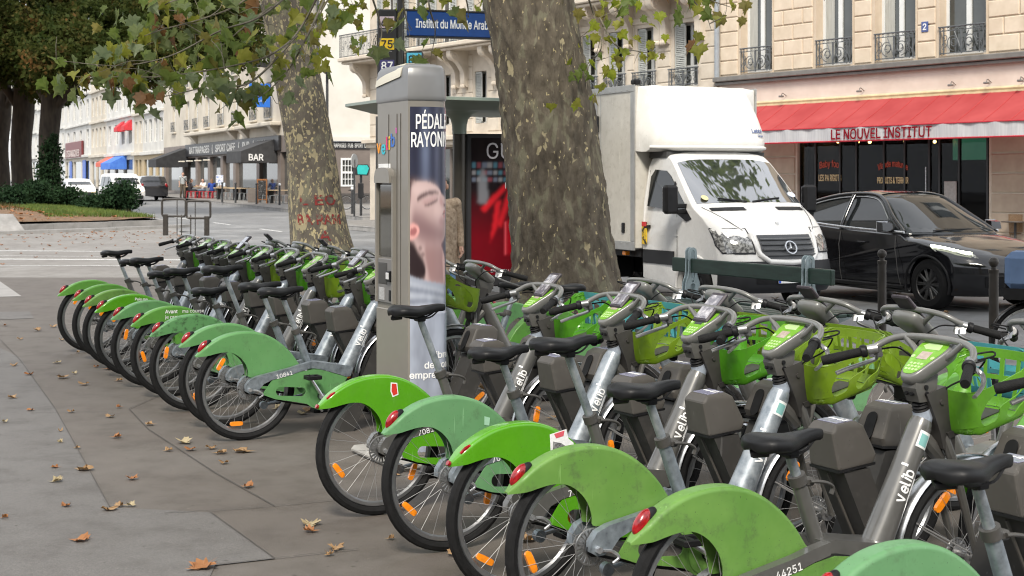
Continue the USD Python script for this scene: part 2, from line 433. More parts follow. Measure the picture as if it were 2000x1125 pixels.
for pts in ([G(0, 664), G(40, 705), G(108, 800), G(214, 992)], [G(60, 808), G(210, 806)], [G(252, 800), G(290, 840), G(420, 925), G(536, 990)], [G(320, 1004), G(410, 1000), G(536, 990), G(650, 979), G(900, 960)], [G(410, 1002), G(470, 1045), G(536, 1093)], [G(420, 1106), G(536, 1093), G(700, 1075)], [G(252, 800), G(330, 765), G(420, 735)]):
    ground('pavement_joint', joint(pts), JOINT)
# painted lines on the plaza (bus bay and crossing)
for y0, x0, x1, w in ((33.6, -13.2, -9.1, 0.16), (30.0, -12, -6.3, .24), (31.4, -13, -8.9, .07), (27.8, -12, -4.5, 0.10)):
    ground('painted_line', sheet(LineString([(x0, y0 + .25), (x1, y0 - 0.2)]).buffer(w / 2, cap_style=2), 0.005), PAINT)
# lane lines on the road
for t0 in np.arange(-20, 110, 6.5):
    a = kpt(t0) - inner * 5.4; b = kpt(t0 + 2.6) - inner * 5.4
    ground('lane_line', sheet(LineString([a, b]).buffer(0.06, cap_style=2), -0.145), PAINT)
# far pavements
K2a, K2d = np.array([-5.6, 58.0]), np.array([-0.404, 0.9147])
K2n = np.array([K2d[1], -K2d[0]])
FK = [K2a + K2n * 16 + np.array([0, 3.0]), K2a + K2n * 1.6 - K2d * 0.3, K2a + K2d * 1.6, K2a + K2d * 34, K2a + K2d * 130]
farpav = Polygon([tuple(p) for p in FK] + [tuple(K2a + K2d * 130 + K2n * 30), tuple(K2a + K2n * 40 + K2d * 5)])
ground('far_pavement', sheet(farpav, 0.0), PLAZA)
kerbstones(FK[:4], -0.15, 0.006, L=2.0, side=-1, name='kerb')
# pavement before the right-hand facades
FO, FD = np.array([9.07, 36.0]), np.array([0.5745, -0.8185]); FN = np.array([-0.8185, -0.5745])
rp = [FO + FD * 30, FO - FD * 25.0, FO - FD * 25.0 + FN * 3.8, FO + FD * 30 + FN * 4.4]
ground('far_pavement', sheet(Polygon([tuple(p) for p in rp]), 0.0), PLAZA)
kerbstones([rp[2], rp[3]], -0.15, 0.006, L=2.0, side=1, name='kerb')
# ================================================================== buildings
STONE = M('limestone_warm', (0.56, 0.46, 0.345), 0.78, scale=2.5, c2=(0.68, 0.575, 0.45), bump=0.15, bscale=90)
STONEW = M('limestone_wall', (0.5, 0.405, 0.3), 0.78, scale=2.0, c2=(0.6, 0.5, 0.385), bump=0.15, bscale=90)
STONEG = M('limestone_grey', (0.48, 0.42, 0.34), 0.78, scale=1.6, c2=(0.64, 0.565, 0.47), bump=0.15, bscale=80)
STONEGB = M('limestone_grey_block', (0.5, 0.435, 0.35), 0.78, scale=2.2, c2=(0.62, 0.55, 0.455), bump=0.15, bscale=80)
PINKP = M('pink_beige_render', (0.6, 0.505, 0.43), 0.75, scale=1.3, c2=(0.7, 0.605, 0.525), bump=0.05)
ZINC = M('zinc_flashing', (0.2, 0.19, 0.175), 0.5, 0.4, var=0.15, scale=4)
WFRAME = M('white_window_frame', (0.68, 0.69, 0.68), 0.45, var=0.04)
WGLASS = M('window_glass', (0.03, 0.034, 0.034), 0.04, scale=1.2, c2=(0.06, 0.065, 0.06), coat=0.3, spec=0.6)
CURTAIN = M('net_curtain', (0.4, 0.4, 0.37), 0.8, scale=8, var=0.15, stretch=(6, 6, 0.3))
SHUT = M('grey_shutter_paint', (0.4, 0.41, 0.385), 0.55, var=0.08)
RAIL = M('cast_iron_grey', (0.1, 0.108, 0.115), 0.5, 0.2, var=0.2, scale=9)
PLAST = M('white_plaster', (0.54, 0.51, 0.45), 0.85, scale=0.5, c2=(0.64, 0.62, 0.565), detail=6, bump=0.05)
PLASTG = M('pale_plaster', (0.44, 0.43, 0.4), 0.85, scale=0.6, c2=(0.6, 0.585, 0.55), detail=6)
PLASTC = M('cream_plaster', (0.44, 0.395, 0.325), 0.85, scale=0.6, c2=(0.56, 0.515, 0.435), detail=6)
BROWNP = M('brown_shopfront_paint', (0.16, 0.132, 0.115), 0.6, var=0.1, scale=2)
BLACKF = M('black_fascia', (0.018, 0.018, 0.02), 0.45, var=0.2, scale=3)
ROOFM = M('zinc_roof', (0.2, 0.22, 0.24), 0.5, 0.2, var=0.12, scale=1)

def fthing(name, label, O, D, z=0.0, cat_='building', group=None):
    return Thing(name, label, cat_, (O[0], O[1], z), math.degrees(math.atan2(D[1], D[0])), group)

def wall(x0, x1, z0, z1, holes, y0=0.0, th=0.35):
    p = sbox(x0, z0, x1, z1)
    if holes:
        p = p.difference(unary_union([sbox(*h) for h in holes]))
    return prism(p, y0, y0 + th)

def window(t, x0, x1, z0, z1, y=0.22, fw=0.06, mull=True, rails=(), glass=None, frame=None, name='window', curtain=False):
    fr = [bx(x0, x1, y, y + 0.06, z0, z0 + fw), bx(x0, x1, y, y + 0.06, z1 - fw, z1), bx(x0, x0 + fw, y, y + 0.06, z0 + fw, z1 - fw), bx(x1 - fw, x1, y, y + 0.06, z0 + fw, z1 - fw)]
    xm = (x0 + x1) / 2
    if mull:
        fr.append(bx(xm - fw * 0.9, xm + fw * 0.9, y - 0.01, y + 0.05, z0 + fw, z1 - fw))
    for r in rails:
        zz = z0 + (z1 - z0) * r
        fr.append(bx(x0 + fw, x1 - fw, y + 0.005, y + 0.045, zz - fw * 0.35, zz + fw * 0.35))
    w = t.add(name, cat(fr), frame or WFRAME, smooth=False)
    for a, b in (((x0 + fw, xm - fw * 0.9), (xm + fw * 0.9, x1 - fw)) if mull else ((x0 + fw, x1 - fw),)) and ([(x0 + fw, xm - fw * 0.9), (xm + fw * 0.9, x1 - fw)] if mull else [(x0 + fw, x1 - fw)]):
        t.add('pane', bx(a, b, y + 0.03, y + 0.04, z0 + fw, z1 - fw), glass or WGLASS, w, smooth=False)
    if curtain:
        X = np.linspace(x0 + fw, x0 + (x1 - x0) * 0.32, 14)
        t.add('curtain', grid([[(x, y + 0.026 - 0.004 * (k % 2), z) for z in (z0 + fw, z1 - fw)] for k, x in enumerate(X)]), CURTAIN, w, smooth=False)
    return w

def stone(x0, x1, z0, z1, p=0.03, g=0.016, c=0.016):
    a, b, lo, hi = x0 + g, x1 - g, z0 + g, z1 - g
    return hull([(a, 0.01, lo), (b, 0.01, lo), (a, 0.01, hi), (b, 0.01, hi), (a, -p + c, lo), (b, -p + c, lo), (a, -p + c, hi), (b, -p + c, hi), (a + c, -p, lo + c), (b - c, -p, lo + c), (a + c, -p, hi - c), (b - c, -p, hi - c)])

def stones(t, par, x0, x1, z0, z1, ch, cols, mat):
    k = 0; z = z0
    while z < z1 - 0.05:
        zt = min(z + ch, z1)
        if cols == 1: xs = [x0, x1]
        elif cols == 2: xs = [x0, x0 + (x1 - x0) * (0.5), x1] if k % 2 == 0 else [x0, x0 + (x1 - x0) * 0.25, x0 + (x1 - x0) * 0.75, x1]
        else:
            w = (x1 - x0) / cols; xs = [x0] + [x0 + w * (i + (0.5 if k % 2 else 0)) for i in range(0 if k % 2 else 1, cols)] + [x1]
        for a, b in zip(xs[:-1], xs[1:]):
            t.add('stone', stone(a, b, z, zt), mat, par, smooth=False)
        z = zt; k += 1

def scroll(cx, cz, R, y, s=1, turns=1.4, r=0.012):
    a = np.linspace(0, turns * 2 * PI, 22)
    rr = R * (1 - 0.75 * a / a[-1])
    return tube(np.stack([cx + s * rr * np.cos(a - PI / 2), np.full(len(a), y), cz + rr * np.sin(a - PI / 2)], 1), r, 5)

def railing(t, x0, x1, z0, z1, y=-0.05, bars=0.11, par=None, scrolls=True):
    w = x1 - x0
    top = t.add('railing', cat([cbx(x0 - 0.03, x1 + 0.03, y - 0.025, y + 0.025, z1 - 0.035, z1, 0.008), bx(x0, x1, y - 0.012, y + 0.012, z0 + 0.02, z0 + 0.045), bx(x0, x1, y - 0.01, y + 0.01, z1 - 0.12, z1 - 0.1)]), RAIL, par, smooth=False)
    ms = []
    for x in [x0 + 0.02, x1 - 0.02, x0 + 0.13, x1 - 0.13]:
        ms.append(bx(x - 0.011, x + 0.011, y - 0.011, y + 0.011, z0, z1 - 0.03))
    if scrolls:
        zc = (z0 + z1 - 0.1) / 2; R = min((z1 - z0) * 0.30, w * 0.17)
        for s in (-1, 1):
            cx = (x0 + x1) / 2 + s * w * 0.18
            ms += [scroll(cx, zc, R, y, s), scroll(cx, zc, R * 0.62, y, -s, 1.0), tube(smoothpath([((x0 + x1) / 2, y, z0 + 0.05), ((x0 + x1) / 2 + s * w * 0.07, y, zc), ((x0 + x1) / 2 + s * w * 0.16, y, z1 - 0.14)], 4), 0.014, 5)]
            ms += [scroll(cx + s * w * 0.2, zc - R * 0.4, R * 0.5, y, s, 1.0, 0.01), scroll(cx + s * w * 0.2, zc + R * 0.6, R * 0.4, y, -s, 1.0, 0.01)]
        ms.append(tube([((x0 + x1) / 2, y, z0), ((x0 + x1) / 2, y, z1 - 0.1)], [0.02, 0.03], 6))
        for k in range(int(w / 0.16)):
            ms.append(ring(0.03, 0.007, 10, 4, basis((x0 + 0.1 + 0.16 * k, y, z1 - 0.067), (1, 0, 0), (0, 1, 0), (0, 0, 1))))
    else:
        for x in np.arange(x0 + bars, x1, bars):
            ms.append(bx(x - 0.007, x + 0.007, y - 0.007, y + 0.007, z0, z1 - 0.03))
        for k, x in enumerate(np.arange(x0 + 0.3, x1 - 0.2, 0.42)):
            ms += [scroll(x, (z0 + z1) / 2 - 0.1, 0.12, y, 1 if k % 2 else -1, 1.2, 0.01), scroll(x + 0.2, (z0 + z1) / 2 + 0.12, 0.09, y, -1 if k % 2 else 1, 1.2, 0.009)]
    t.add('ironwork', cat(ms), RAIL, top)
    return top

def corbel(t, x, z1, h=1.3, d=0.75, w=0.26, mat=None):
    """Scroll bracket under a balcony: top at z1, reaching d out from the wall."""
    P = [(0.02, z1), (-d, z1), (-d - 0.02, z1 - 0.1), (-d + 0.02, z1 - 0.26), (-d + 0.15, z1 - 0.36), (-d + 0.26, z1 - 0.38), (-d * 0.45, z1 - 0.55), (-d * 0.28, z1 - 0.8), (-d * 0.26, z1 - h + 0.12), (-d * 0.1, z1 - h), (0.02, z1 - h)]
    q = smoothpath([(a, 0, b) for a, b in P[1:]], 3)[:, [0, 2]]
    poly = Polygon([P[0]] + [tuple(a) for a in q])
    c = t.add('corbel', prism_yz(poly.buffer(0), x - w / 2, x + w / 2), mat or STONEG, smooth=40)
    e = []
    for s in (-1, 1):
        a = np.linspace(0, 2.6 * PI, 20); rr = 0.15 * (1 - 0.8 * a / a[-1])
        e.append(tube(np.stack([np.full(len(a), x + s * w / 2), -d + 0.16 + rr * np.cos(a), z1 - 0.2 + rr * np.sin(a)], 1), 0.02, 5))
    for k in range(3):
        e.append(ball((x - 0.08 + 0.08 * k, -d * 0.26, z1 - h + 0.03), 0.05, 1, (1, 1, 1.6)))
    t.add('volute', cat(e), mat or STONEG, c)
    return c

# ---- the restaurant building on the right
RB = fthing('corner_building', 'warm limestone building with a red restaurant awning and four tall windows above', FO, FD)
WIN = [(-4.62, -3.43), (-1.81, -0.59), (0.17, 1.42), (2.15, 3.46), (6.2, 7.4), (9.0, 10.2)]
up = RB.add('upper_wall', wall(-5.5, 14, 4.6, 13, [(a, 4.66, b, 7.35) for a, b in WIN] + [(a, 8.9, b, 11.3) for a, b in WIN], 0, 0.4), STONEW, smooth=False)
for i, (a, b) in enumerate(WIN):
    window(RB, a, b, 4.66, 7.35, 0.24, 0.075, glass=None, curtain=i < 3)
    window(RB, a, b, 8.9, 11.3, 0.24, 0.075)
    RB.add('reveal_trim', cat([bx(a - 0.1, a - 0.004, -0.012, 0.2, 4.62, 7.35), bx(b + 0.004, b + 0.05, -0.012, 0.2, 4.62, 7.35)]), STONEW, up, smooth=False)
    if i < 5:
        railing(RB, a + 0.02, b - 0.02, 4.68, 5.36)
for x0, x1, n in ((-5.46, -4.74, 1), (-3.36, -1.93, 2), (-0.52, 0.06, 1), (1.48, 2.04, 1), (3.53, 6.08, 3)):
    stones(RB, up, x0, x1, 4.64, 7.45, 0.405, n, STONE)
RB.add('ledge', cat([cbx(-5.6, 5.2, -0.2, 0.02, 4.46, 4.6, 0.02), cbx(-5.6, 5.2, -0.11, 0.02, 4.36, 4.457, 0.02)]), ZINC, smooth=False)
RB.add('fascia_wall', wall(-5.5, 14, 3.8, 4.6, [], 0.003, 0.4), PINKP, smooth=False)
gw = RB.add('ground_floor_wall', wall(-5.5, 14, 0, 3.8, [(-2.5, 0.0, 3.54, 3.1), (7.0, 0.0, 12.0, 3.1)], 0, 0.4), STONEG, smooth=False)
for x0, x1 in ((-5.5, -2.56), (3.6, 6.9)):
    stones(RB, gw, x0, x1, 0.0, 3.6, 0.46, 1, M('limestone_dark', (0.38, 0.3, 0.23), 0.8, scale=2, c2=(0.48, 0.4, 0.31), bump=0.2))
fr = [bx(-2.5, 3.54, 0.1, 0.16, 2.98, 3.1), bx(-2.5, 3.54, 0.1, 0.16, 0, 0.16)]
MX = [-2.5, -1.95, -1.1, -0.55, 0.35, 1.0, 1.75, 2.05, 2.62, 3.42, 3.54]
for x in MX:
    fr.append(bx(x - 0.025, x + 0.025, 0.09, 0.17, 0.16, 2.98))
sf = RB.add('shopfront', cat(fr), BLACKF, smooth=False, label='black framed restaurant shopfront under the red awning')
PG = Mglass('shop_glass', (0.5, 0.5, 0.5), 1.3, 0.55)
for a, b in zip(MX[:-1], MX[1:]):
    RB.add('pane', bx(a + 0.025, b - 0.025, 0.125, 0.135, 0.16, 2.98), PG, sf, smooth=False)
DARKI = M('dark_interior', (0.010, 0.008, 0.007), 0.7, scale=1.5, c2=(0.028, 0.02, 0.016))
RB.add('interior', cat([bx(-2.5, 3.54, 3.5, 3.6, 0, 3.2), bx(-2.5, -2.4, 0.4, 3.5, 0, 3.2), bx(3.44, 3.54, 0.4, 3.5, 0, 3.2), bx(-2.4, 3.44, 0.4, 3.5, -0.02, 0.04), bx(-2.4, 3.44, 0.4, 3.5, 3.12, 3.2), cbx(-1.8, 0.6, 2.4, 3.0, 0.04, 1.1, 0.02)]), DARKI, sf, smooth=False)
BULB = M('warm_bulb', (0.9, 0.6, 0.2), 0.4, emit=((1.0, 0.62, 0.2), 9.0))
for x, y, z in ((-2.15, 1.2, 2.72), (-1.55, 1.3, 2.7), (-1.4, 1.6, 2.7), (-0.55, 2.0, 2.7), (0.25, 2.2, 2.68), (2.9, 0.9, 2.82)):
    RB.add('light_bulb', ball((x, y, z), 0.045, 1), BULB, sf)
RB.add('television', cbx(0.5, 1.6, 2.6, 2.66, 2.2, 2.85, 0.01), M('tv_screen', (0.02, 0.04, 0.03), 0.3, scale=3, c2=(0.05, 0.14, 0.08), emit=((0.05, 0.2, 0.12), 0.5)), sf)
GOLD = M('gold_leaf_lettering', (0.75, 0.6, 0.32), 0.45, var=0.1)
REDL2 = M('dim_red_lettering', (0.5, 0.06, 0.02), 0.5, var=0.1)
def arch_text(tx, x, z, h, w, rise_):
    v, f = lettering(tx, h, (0, 0, 0), True, w)
    v = v.copy(); u = v[:, 0] / (w / 2)
    v[:, 2] += rise_ * (1 - u ** 2); v[:, 0] += x; v[:, 2] += z; v[:, 1] += 0.112
    return v, f
RB.add('window_lettering', arch_text('Baby foot', -1.45, 1.98, 0.17, 0.72, 0.05), REDL2, sf, smooth=False)
RB.add('window_lettering', lettering('LES PA RiGOTS', 0.16, (-1.45, 0.112, 1.66), True, 0.78), GOLD, sf, smooth=False)
RB.add('window_lettering', arch_text('Viande maturée', 0.62, 1.92, 0.15, 0.95, 0.1), REDL2, sf, smooth=False)
RB.add('window_lettering', lettering('PRODUITS & TERROIR', 0.15, (0.62, 0.112, 1.6), True, 0.98), GOLD, sf, smooth=False)
RB.add('menu_board', cbx(2.22, 2.58, 0.05, 0.085, 0.7, 1.65, 0.01), M('menu_paper', (0.3, 0.29, 0.28), 0.5, scale=18, c2=(0.42, 0.41, 0.4)), sf)
RB.add('door_handle', cyl((1.68, 0.06, 1.0), (1.68, 0.06, 2.0), 0.016), SILVER, sf)
# awning
AWR = M('red_awning_cloth', (0.42, 0.05, 0.052), 0.85, scale=0.9, c2=(0.52, 0.085, 0.085), detail=6, trans=0.3, bump=0.05)
AX0, AX1 = -4.7, 11.0
secs = []
for x in np.linspace(AX0, AX1, 80):
    row = []
    for k, u in enumerate(np.linspace(0, 1, 8)):
        sag = -0.05 * sin(PI * u) - 0.012 * abs(sin(x * PI / 0.72))
        row.append((x, -1.32 * u - 0.02, 3.74 - 0.76 * u + sag * 0.6))
    secs.append(row)
aw = RB.add('awning', grid(secs), AWR, smooth=30, label='red cloth awning over the restaurant shopfront')
RB.add('awning_seam', cat([tube([(x, -1.32 * u - 0.022, 3.742 - 0.76 * u - 0.03 * sin(PI * u)) for u in np.linspace(0, 1, 6)], 0.006, 4) for x in np.arange(AX0 + 0.4, AX1, 0.72)]), M('awning_seam', (0.42, 0.03, 0.03), 0.8), aw, kind='stuff')
val = [[(x, -1.34 + 0.018 * sin(x * 5.1) * (1 - z) + 0.012 * sin(x * 13), 2.97 - 0.33 * z) for z in np.linspace(0, 1, 5)] for x in np.linspace(AX0, AX1, 160)]
va = RB.add('valance', grid(val), M('valance_cloth', (0.5, 0.505, 0.525), 0.8, scale=3, c2=(0.62, 0.62, 0.635), stretch=(8, 8, 0.4), trans=0.2), aw, smooth=60)
RB.add('valance_trim', cat([cbx(AX0, AX1, -1.365, -1.318, 2.965, 2.99, 0.004), tube([(x, -1.342 + 0.012 * sin(x * 13), 2.635) for x in np.linspace(AX0, AX1, 120)], 0.02, 5)]), M('red_trim', (0.42, 0.015, 0.03), 0.7), aw)
RB.add('awning_lettering', lettering('LE NOUVEL INSTITUT', 0.24, (1.47, -1.376, 2.685), True, 3.06, 0.006), M('red_lettering', (0.2, 0.006, 0.014), 0.8, spec=0.1), aw, smooth=False)
RB.add('awning_box', cat([tube([(AX0, -0.02, 3.80), (AX1, -0.02, 3.80)], 0.045, 8), bx(AX0, AX1, -0.06, -0.004, 3.70, 3.76)]), M('cream_pipe', (0.6, 0.5, 0.3), 0.5), aw)
for x in (-4.2, -2.9, -0.2, 2.6, 3.6, 4.5):
    RB.add('wall_lamp', cat([tube(smoothpath([(x, 0, 3.95), (x, -0.14, 4.02), (x + 0.06, -0.25, 3.95)], 4), 0.012, 5), cbx(x, x + 0.12, -0.31, -0.21, 3.9, 3.95, 0.01)]), ZINC)
pl = RB.add('house_number_plate', cbx(1.63, 1.83, -0.05, -0.028, 5.28, 5.53, 0.004), M('blue_enamel', (0.02, 0.045, 0.2), 0.25, coat=0.8))
RB.add('number', lettering('2', 0.15, (1.73, -0.05, 5.33)), WHITE, pl, smooth=False)
RB.add('downpipe', tube([(-5.5, -0.1, 4.55), (-5.5, -0.1, 13)], 0.075, 10), M('pipe_grey_blue', (0.3, 0.33, 0.36), 0.5, 0.2))
RB.add('side_wall', bx(13.6, 14, 0.4, 12, 0, 13), STONEW, smooth=False)
RB.add('roof', bx(-5.5, 14, 0.4, 12, 12.6, 13), ROOFM, smooth=False)

# ---- the middle building with shutters and scroll brackets
MBo = fthing('shuttered_building', 'grey limestone building with louvred shutters and a long bracketed balcony above the truck', FO, FD)
MW = [(-7.45, -6.42), (-9.12, -8.28), (-10.52, -9.70), (-11.85, -11.08), (-13.2, -12.5)]
mwall = MBo.add('wall', wall(-14, -5.62, 3.6, 13, [(a, 4.42, b, 6.3) for a, b in MW] + [(a, 7.5, b, 9.9) for a, b in MW], 0.0, 0.4), STONEG, smooth=False)
MBo.add('ground_floor_wall', wall(-14, -5.62, 0, 3.6, [(-13.3, 0.3, -10.2, 3.0), (-9.4, 0.3, -6.4, 3.0)], 0.0, 0.4), STONEG, smooth=False)
for a, b in ((-13.3, -10.2), (-9.4, -6.4)):
    window(MBo, a, b, 0.3, 3.0, 0.2, 0.07, frame=BROWNP, name='shop_window')
def shutter(t, x0, x1, z0, z1, y=0.03):
    f = [bx(x0, x1, y, y + 0.035, z0, z0 + 0.06), bx(x0, x1, y, y + 0.035, z1 - 0.06, z1), bx(x0, x0 + 0.05, y, y + 0.035, z0, z1), bx(x1 - 0.05, x1, y, y + 0.035, z0, z1), bx(x0, x1, y, y + 0.035, (z0 + z1) / 2 - 0.03, (z0 + z1) / 2 + 0.03)]
    s = t.add('shutter', cat(f), SHUT, smooth=False)
    sl = []
    for z in np.arange(z0 + 0.08, z1 - 0.08, 0.055):
        sl.append(hull([(x0 + 0.05, y + 0.002, z), (x1 - 0.05, y + 0.002, z), (x0 + 0.05, y + 0.03, z + 0.045), (x1 - 0.05, y + 0.03, z + 0.045), (x0 + 0.05, y + 0.006, z - 0.006), (x1 - 0.05, y + 0.006, z - 0.006)]))
    t.add('slat', cat(sl), SHUT, s, smooth=False, kind='stuff')
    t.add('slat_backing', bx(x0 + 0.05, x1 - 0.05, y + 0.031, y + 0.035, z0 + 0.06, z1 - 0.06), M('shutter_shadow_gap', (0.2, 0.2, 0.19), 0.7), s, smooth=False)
for a, b in MW:
    window(MBo, a, b, 4.42, 6.3, 0.26, 0.06, rails=(0.33, 0.66))
    window(MBo, a, b, 7.5, 9.9, 0.26, 0.06)
    shutter(MBo, a + 0.01, a + (b - a) * 0.47, 4.45, 6.28)
    railing(MBo, a - 0.12, b + 0.12, 4.45, 4.97, -0.1)
xs = [-14, -13.3, -12.4, -11.95, -10.98, -10.62, -9.6, -9.22, -8.18, -7.55, -6.32, -5.66]
for a, b in ((-5.66 - .62, -5.66), (-8.18, -7.57), (-9.6, -9.24), (-10.98, -10.64), (-12.4, -11.97)):
    stones(MBo, mwall, a, b, 3.66, 6.9, 0.46, 1, STONEGB)
MBo.add('stone_lintel_band', cbx(-14, -5.66, -0.06, 0.02, 6.42, 6.6, 0.02), STONEGB, smooth=False)
bal = MBo.add('balcony', cat([cbx(-14, -6.1, -0.95, 0.02, 7.18, 7.34, 0.03), cbx(-14, -6.2, -0.85, 0.02, 7.08, 7.177, 0.03)]), STONEGB, smooth=False)
railing(MBo, -14, -6.2, 7.34, 8.25, -0.85, par=bal, scrolls=False)
for x in (-6.2, -7.72, -8.0, -9.42, -10.85, -12.2):
    corbel(MBo, x, 7.08, 1.35, 0.78)
MBo.add('inscription', lettering('Léon PELTZ', 0.09, (-7.86, -0.034, 5.62), False, 0.46, 0.003), STONEG, smooth=False)
MBo.add('inscription', lettering('architecte', 0.06, (-7.86, -0.034, 5.45), False, 0.34, 0.003), STONEG, smooth=False)
MBo.add('roof', bx(-14, -5.62, 0.4, 12, 12.6, 13), ROOFM, smooth=False)

# ---- the left building of that side, with a wrap-round balcony
LB = fthing('balcony_building', 'cream stone building behind the bus stop signs with a wrap-round wrought iron balcony', FO, FD)
LW = [(-15.7, -14.9), (-18.1, -17.35), (-20.6, -19.7), (-22.6, -21.8), (-24.6, -23.8)]
lw = LB.add('wall', wall(-25.7, -14.02, 3.3, 13, [(a, 3.7, b, 5.55) for a, b in LW] + [(a, 6.7, b, 9.2) for a, b in LW], 0, 0.4), STONEG, smooth=False)
LB.add('ground_floor_wall', wall(-25.7, -14.02, 0, 3.3, [(-24.8, 0.25, -22.2, 2.9), (-21.4, 0.25, -18.6, 2.9), (-17.9, 0.0, -16.4, 2.9)], 0, 0.4), STONEG, smooth=False)
for a, b in ((-24.8, -22.2), (-21.4, -18.6), (-17.9, -16.4)):
    window(LB, a, b, 0.25, 2.9, 0.2, 0.07, frame=BROWNP, name='shop_window')
for a, b in LW:
    window(LB, a, b, 3.7, 5.55, 0.26, 0.06, rails=(0.4,))
    window(LB, a, b, 6.7, 9.2, 0.26, 0.06)
    shutter(LB, a - 0.02, a + (b - a) * 0.55, 3.72, 5.53)
    shutter(LB, a - 0.45, a - 0.03, 6.72, 9.18, -0.06); shutter(LB, b + 0.03, b + 0.45, 6.72, 9.18, -0.06)
for a, b in zip([-25.68, -23.7, -21.7, -19.6, -17.25, -14.8], [-24.7, -22.7, -20.7, -18.2, -15.8, -14.04]):
    stones(LB, lw, a, b, 3.4, 6.2, 0.47, 1 if b - a < 1.1 else 2, STONEGB)
LB.add('cornice', cat([cbx(-25.9, -14.02, -0.3, 0.02, 3.14, 3.3, 0.02), cbx(-25.8, -14.02, -0.16, 0.02, 2.96, 3.137, 0.02)]), STONEGB, smooth=False)
for x in (-17.1, -21.9):
    LB.add('carved_cartouche', cat([ball((x + 0.2 * k, -0.14, 3.04 + 0.05 * (k % 2)), 0.14, 1, (1, 0.6, 0.9)) for k in range(-2, 3)]), STONEG)
bal = LB.add('balcony', cat([cbx(-26.6, -14.05, -1.0, 0.02, 6.42, 6.58, 0.03), cbx(-26.5, -14.05, -0.88, 0.02, 6.32, 6.417, 0.03), cbx(-26.6, -25.72, 0.02, 8, 6.42, 6.58, 0.03)]), STONEGB, smooth=False)
railing(LB, -26.55, -14.1, 6.58, 7.5, -0.92, par=bal, scrolls=False)
for x in (-25.8, -23.2, -21.2, -19.2, -18.6, -16.6, -15.9):
    corbel(LB, x, 6.32, 1.3, 0.8)
LB.add('side_wall', bx(-25.7, -25.3, 0.4, 14, 0, 13), STONEG, smooth=False)
LB.add('roof', bx(-25.7, -14.02, 0.4, 12, 12.6, 13), ROOFM, smooth=False)

# ---- the street beyond: bar corner and the row of houses
C2 = np.array([-11.2, 80.0]); D2 = np.array([0.42, -0.907]); D2 = D2 / np.hypot(*D2)
def tpx(px):
    k = (px - 1000) / 2778
    return -(-11.2 - 80 * k) / (0.42 + 0.907 * k)
Z2 = 0.38
BB_ = fthing('bar_building', 'white gabled corner building with a bar and black awnings at street level', C2, D2, Z2)
bw = [tpx(p) for p in (340, 366, 383, 405, 433, 460)] + [-13.0, -9.4, -5.0, -2.2]
hw = 0.62
holes = [(x - hw, z, x + hw, z + 2.2) for x in bw for z in (5.2, 8.5, 11.7)]
BB_.add('facade_wall', wall(tpx(320), 0, 4.0, 15, holes, 0, 0.35), PLASTC, smooth=False)
for x in bw:
    for z in (5.2, 8.5, 11.7):
        window(BB_, x - hw, x + hw, z, z + 2.2, 0.2, 0.07, rails=(0.6,))
        railing(BB_, x - hw - 0.1, x + hw + 0.1, z - 0.05, z + 0.75, -0.12, 0.16, scrolls=False)
        BB_.add('window_sill', cbx(x - hw - 0.2, x + hw + 0.2, -0.2, 0.0, z - 0.17, z - 0.05, 0.02), PLASTC, smooth=False)
for x, w in ((tpx(420), 7.5), (-11.0, 4.5)):
    BB_.add('stone_balcony', cat([cbx(x - w, x + w, -0.7, 0.0, 4.6, 4.85, 0.05)] + [prism_yz([(0, 4.6), (-0.6, 4.6), (0, 3.95)], x + k * w * 0.8 - 0.4, x + k * w * 0.8 + 0.4) for k in (-1, 1)]), PLASTC, smooth=False)
xb = [tpx(p) for p in (345, 372, 396, 420, 446, 470)]
BB_.add('shopfront_wall', cat([bx(x - 0.35, x + 0.35, 0.0, 0.4, 0, 3.0) for x in [tpx(320) + 0.4] + [(a + b) / 2 for a, b in zip(xb[:-1], xb[1:])] + [-12.0, -7.0, -3.0, -0.36]] + [bx(tpx(320), 0, 0.0, 0.4, 3.0, 4.0), bx(tpx(320), -0.7, 0.05, 0.35, 0, 0.45)]), BROWNP, smooth=False)
BB_.add('shop_glass', bx(tpx(320) + 0.3, -0.4, 0.25, 0.28, 0.4, 3.0), WGLASS, smooth=False)
fas = BB_.add('sign_fascia', cbx(tpx(366), -6.5, -0.18, 0.0, 3.1, 4.02, 0.02), BLACKF, smooth=False)
BB_.add('fascia_lettering', lettering('RATTRAPAGES   (   SPORT CAFE   (   PUB   (   AUX', 0.5, ((tpx(366) - 8) / 2, -0.185, 3.3), True, 22.0, 0.01), M('dull_white_lettering', (0.55, 0.55, 0.53), 0.6), fas, smooth=False)
# black canopies
def canopy(t, x0, x1, d, zt, zf, zv, mat, name='awning', label=None):
    P = np.array([(x0, 0, zt), (x1, 0, zt), (x1, -d, zf), (x0, -d, zf)])
    m = t.add(name, cat([grid([[P[0], P[3]], [P[1], P[2]]]), (np.array([P[0], P[3], (x0, 0, zf)]), np.array([[0, 1, 2]])), (np.array([P[1], (x1, 0, zf), P[2]]), np.array([[0, 1, 2]]))]), mat, smooth=False, label=label)
    t.add('valance', cat([bx(x0, x1, -d - 0.02, -d, zv, zf), bx(x0, x0 + 0.02, -d + 0.003, 0, zv, zf), bx(x1 - 0.02, x1, -d + 0.003, 0, zv, zf)]), mat, m, smooth=False)
    return m
CANB = M('black_canvas', (0.015, 0.015, 0.016), 0.8, scale=3, c2=(0.03, 0.03, 0.032))
CANG = M('charcoal_canvas', (0.03, 0.03, 0.032), 0.8, scale=3, c2=(0.05, 0.05, 0.052))
c1 = canopy(BB_, -11.2, -7.5, 2.2, 3.85, 3.06, 2.36, CANG, label='charcoal awning over the bar corner with white lettering')
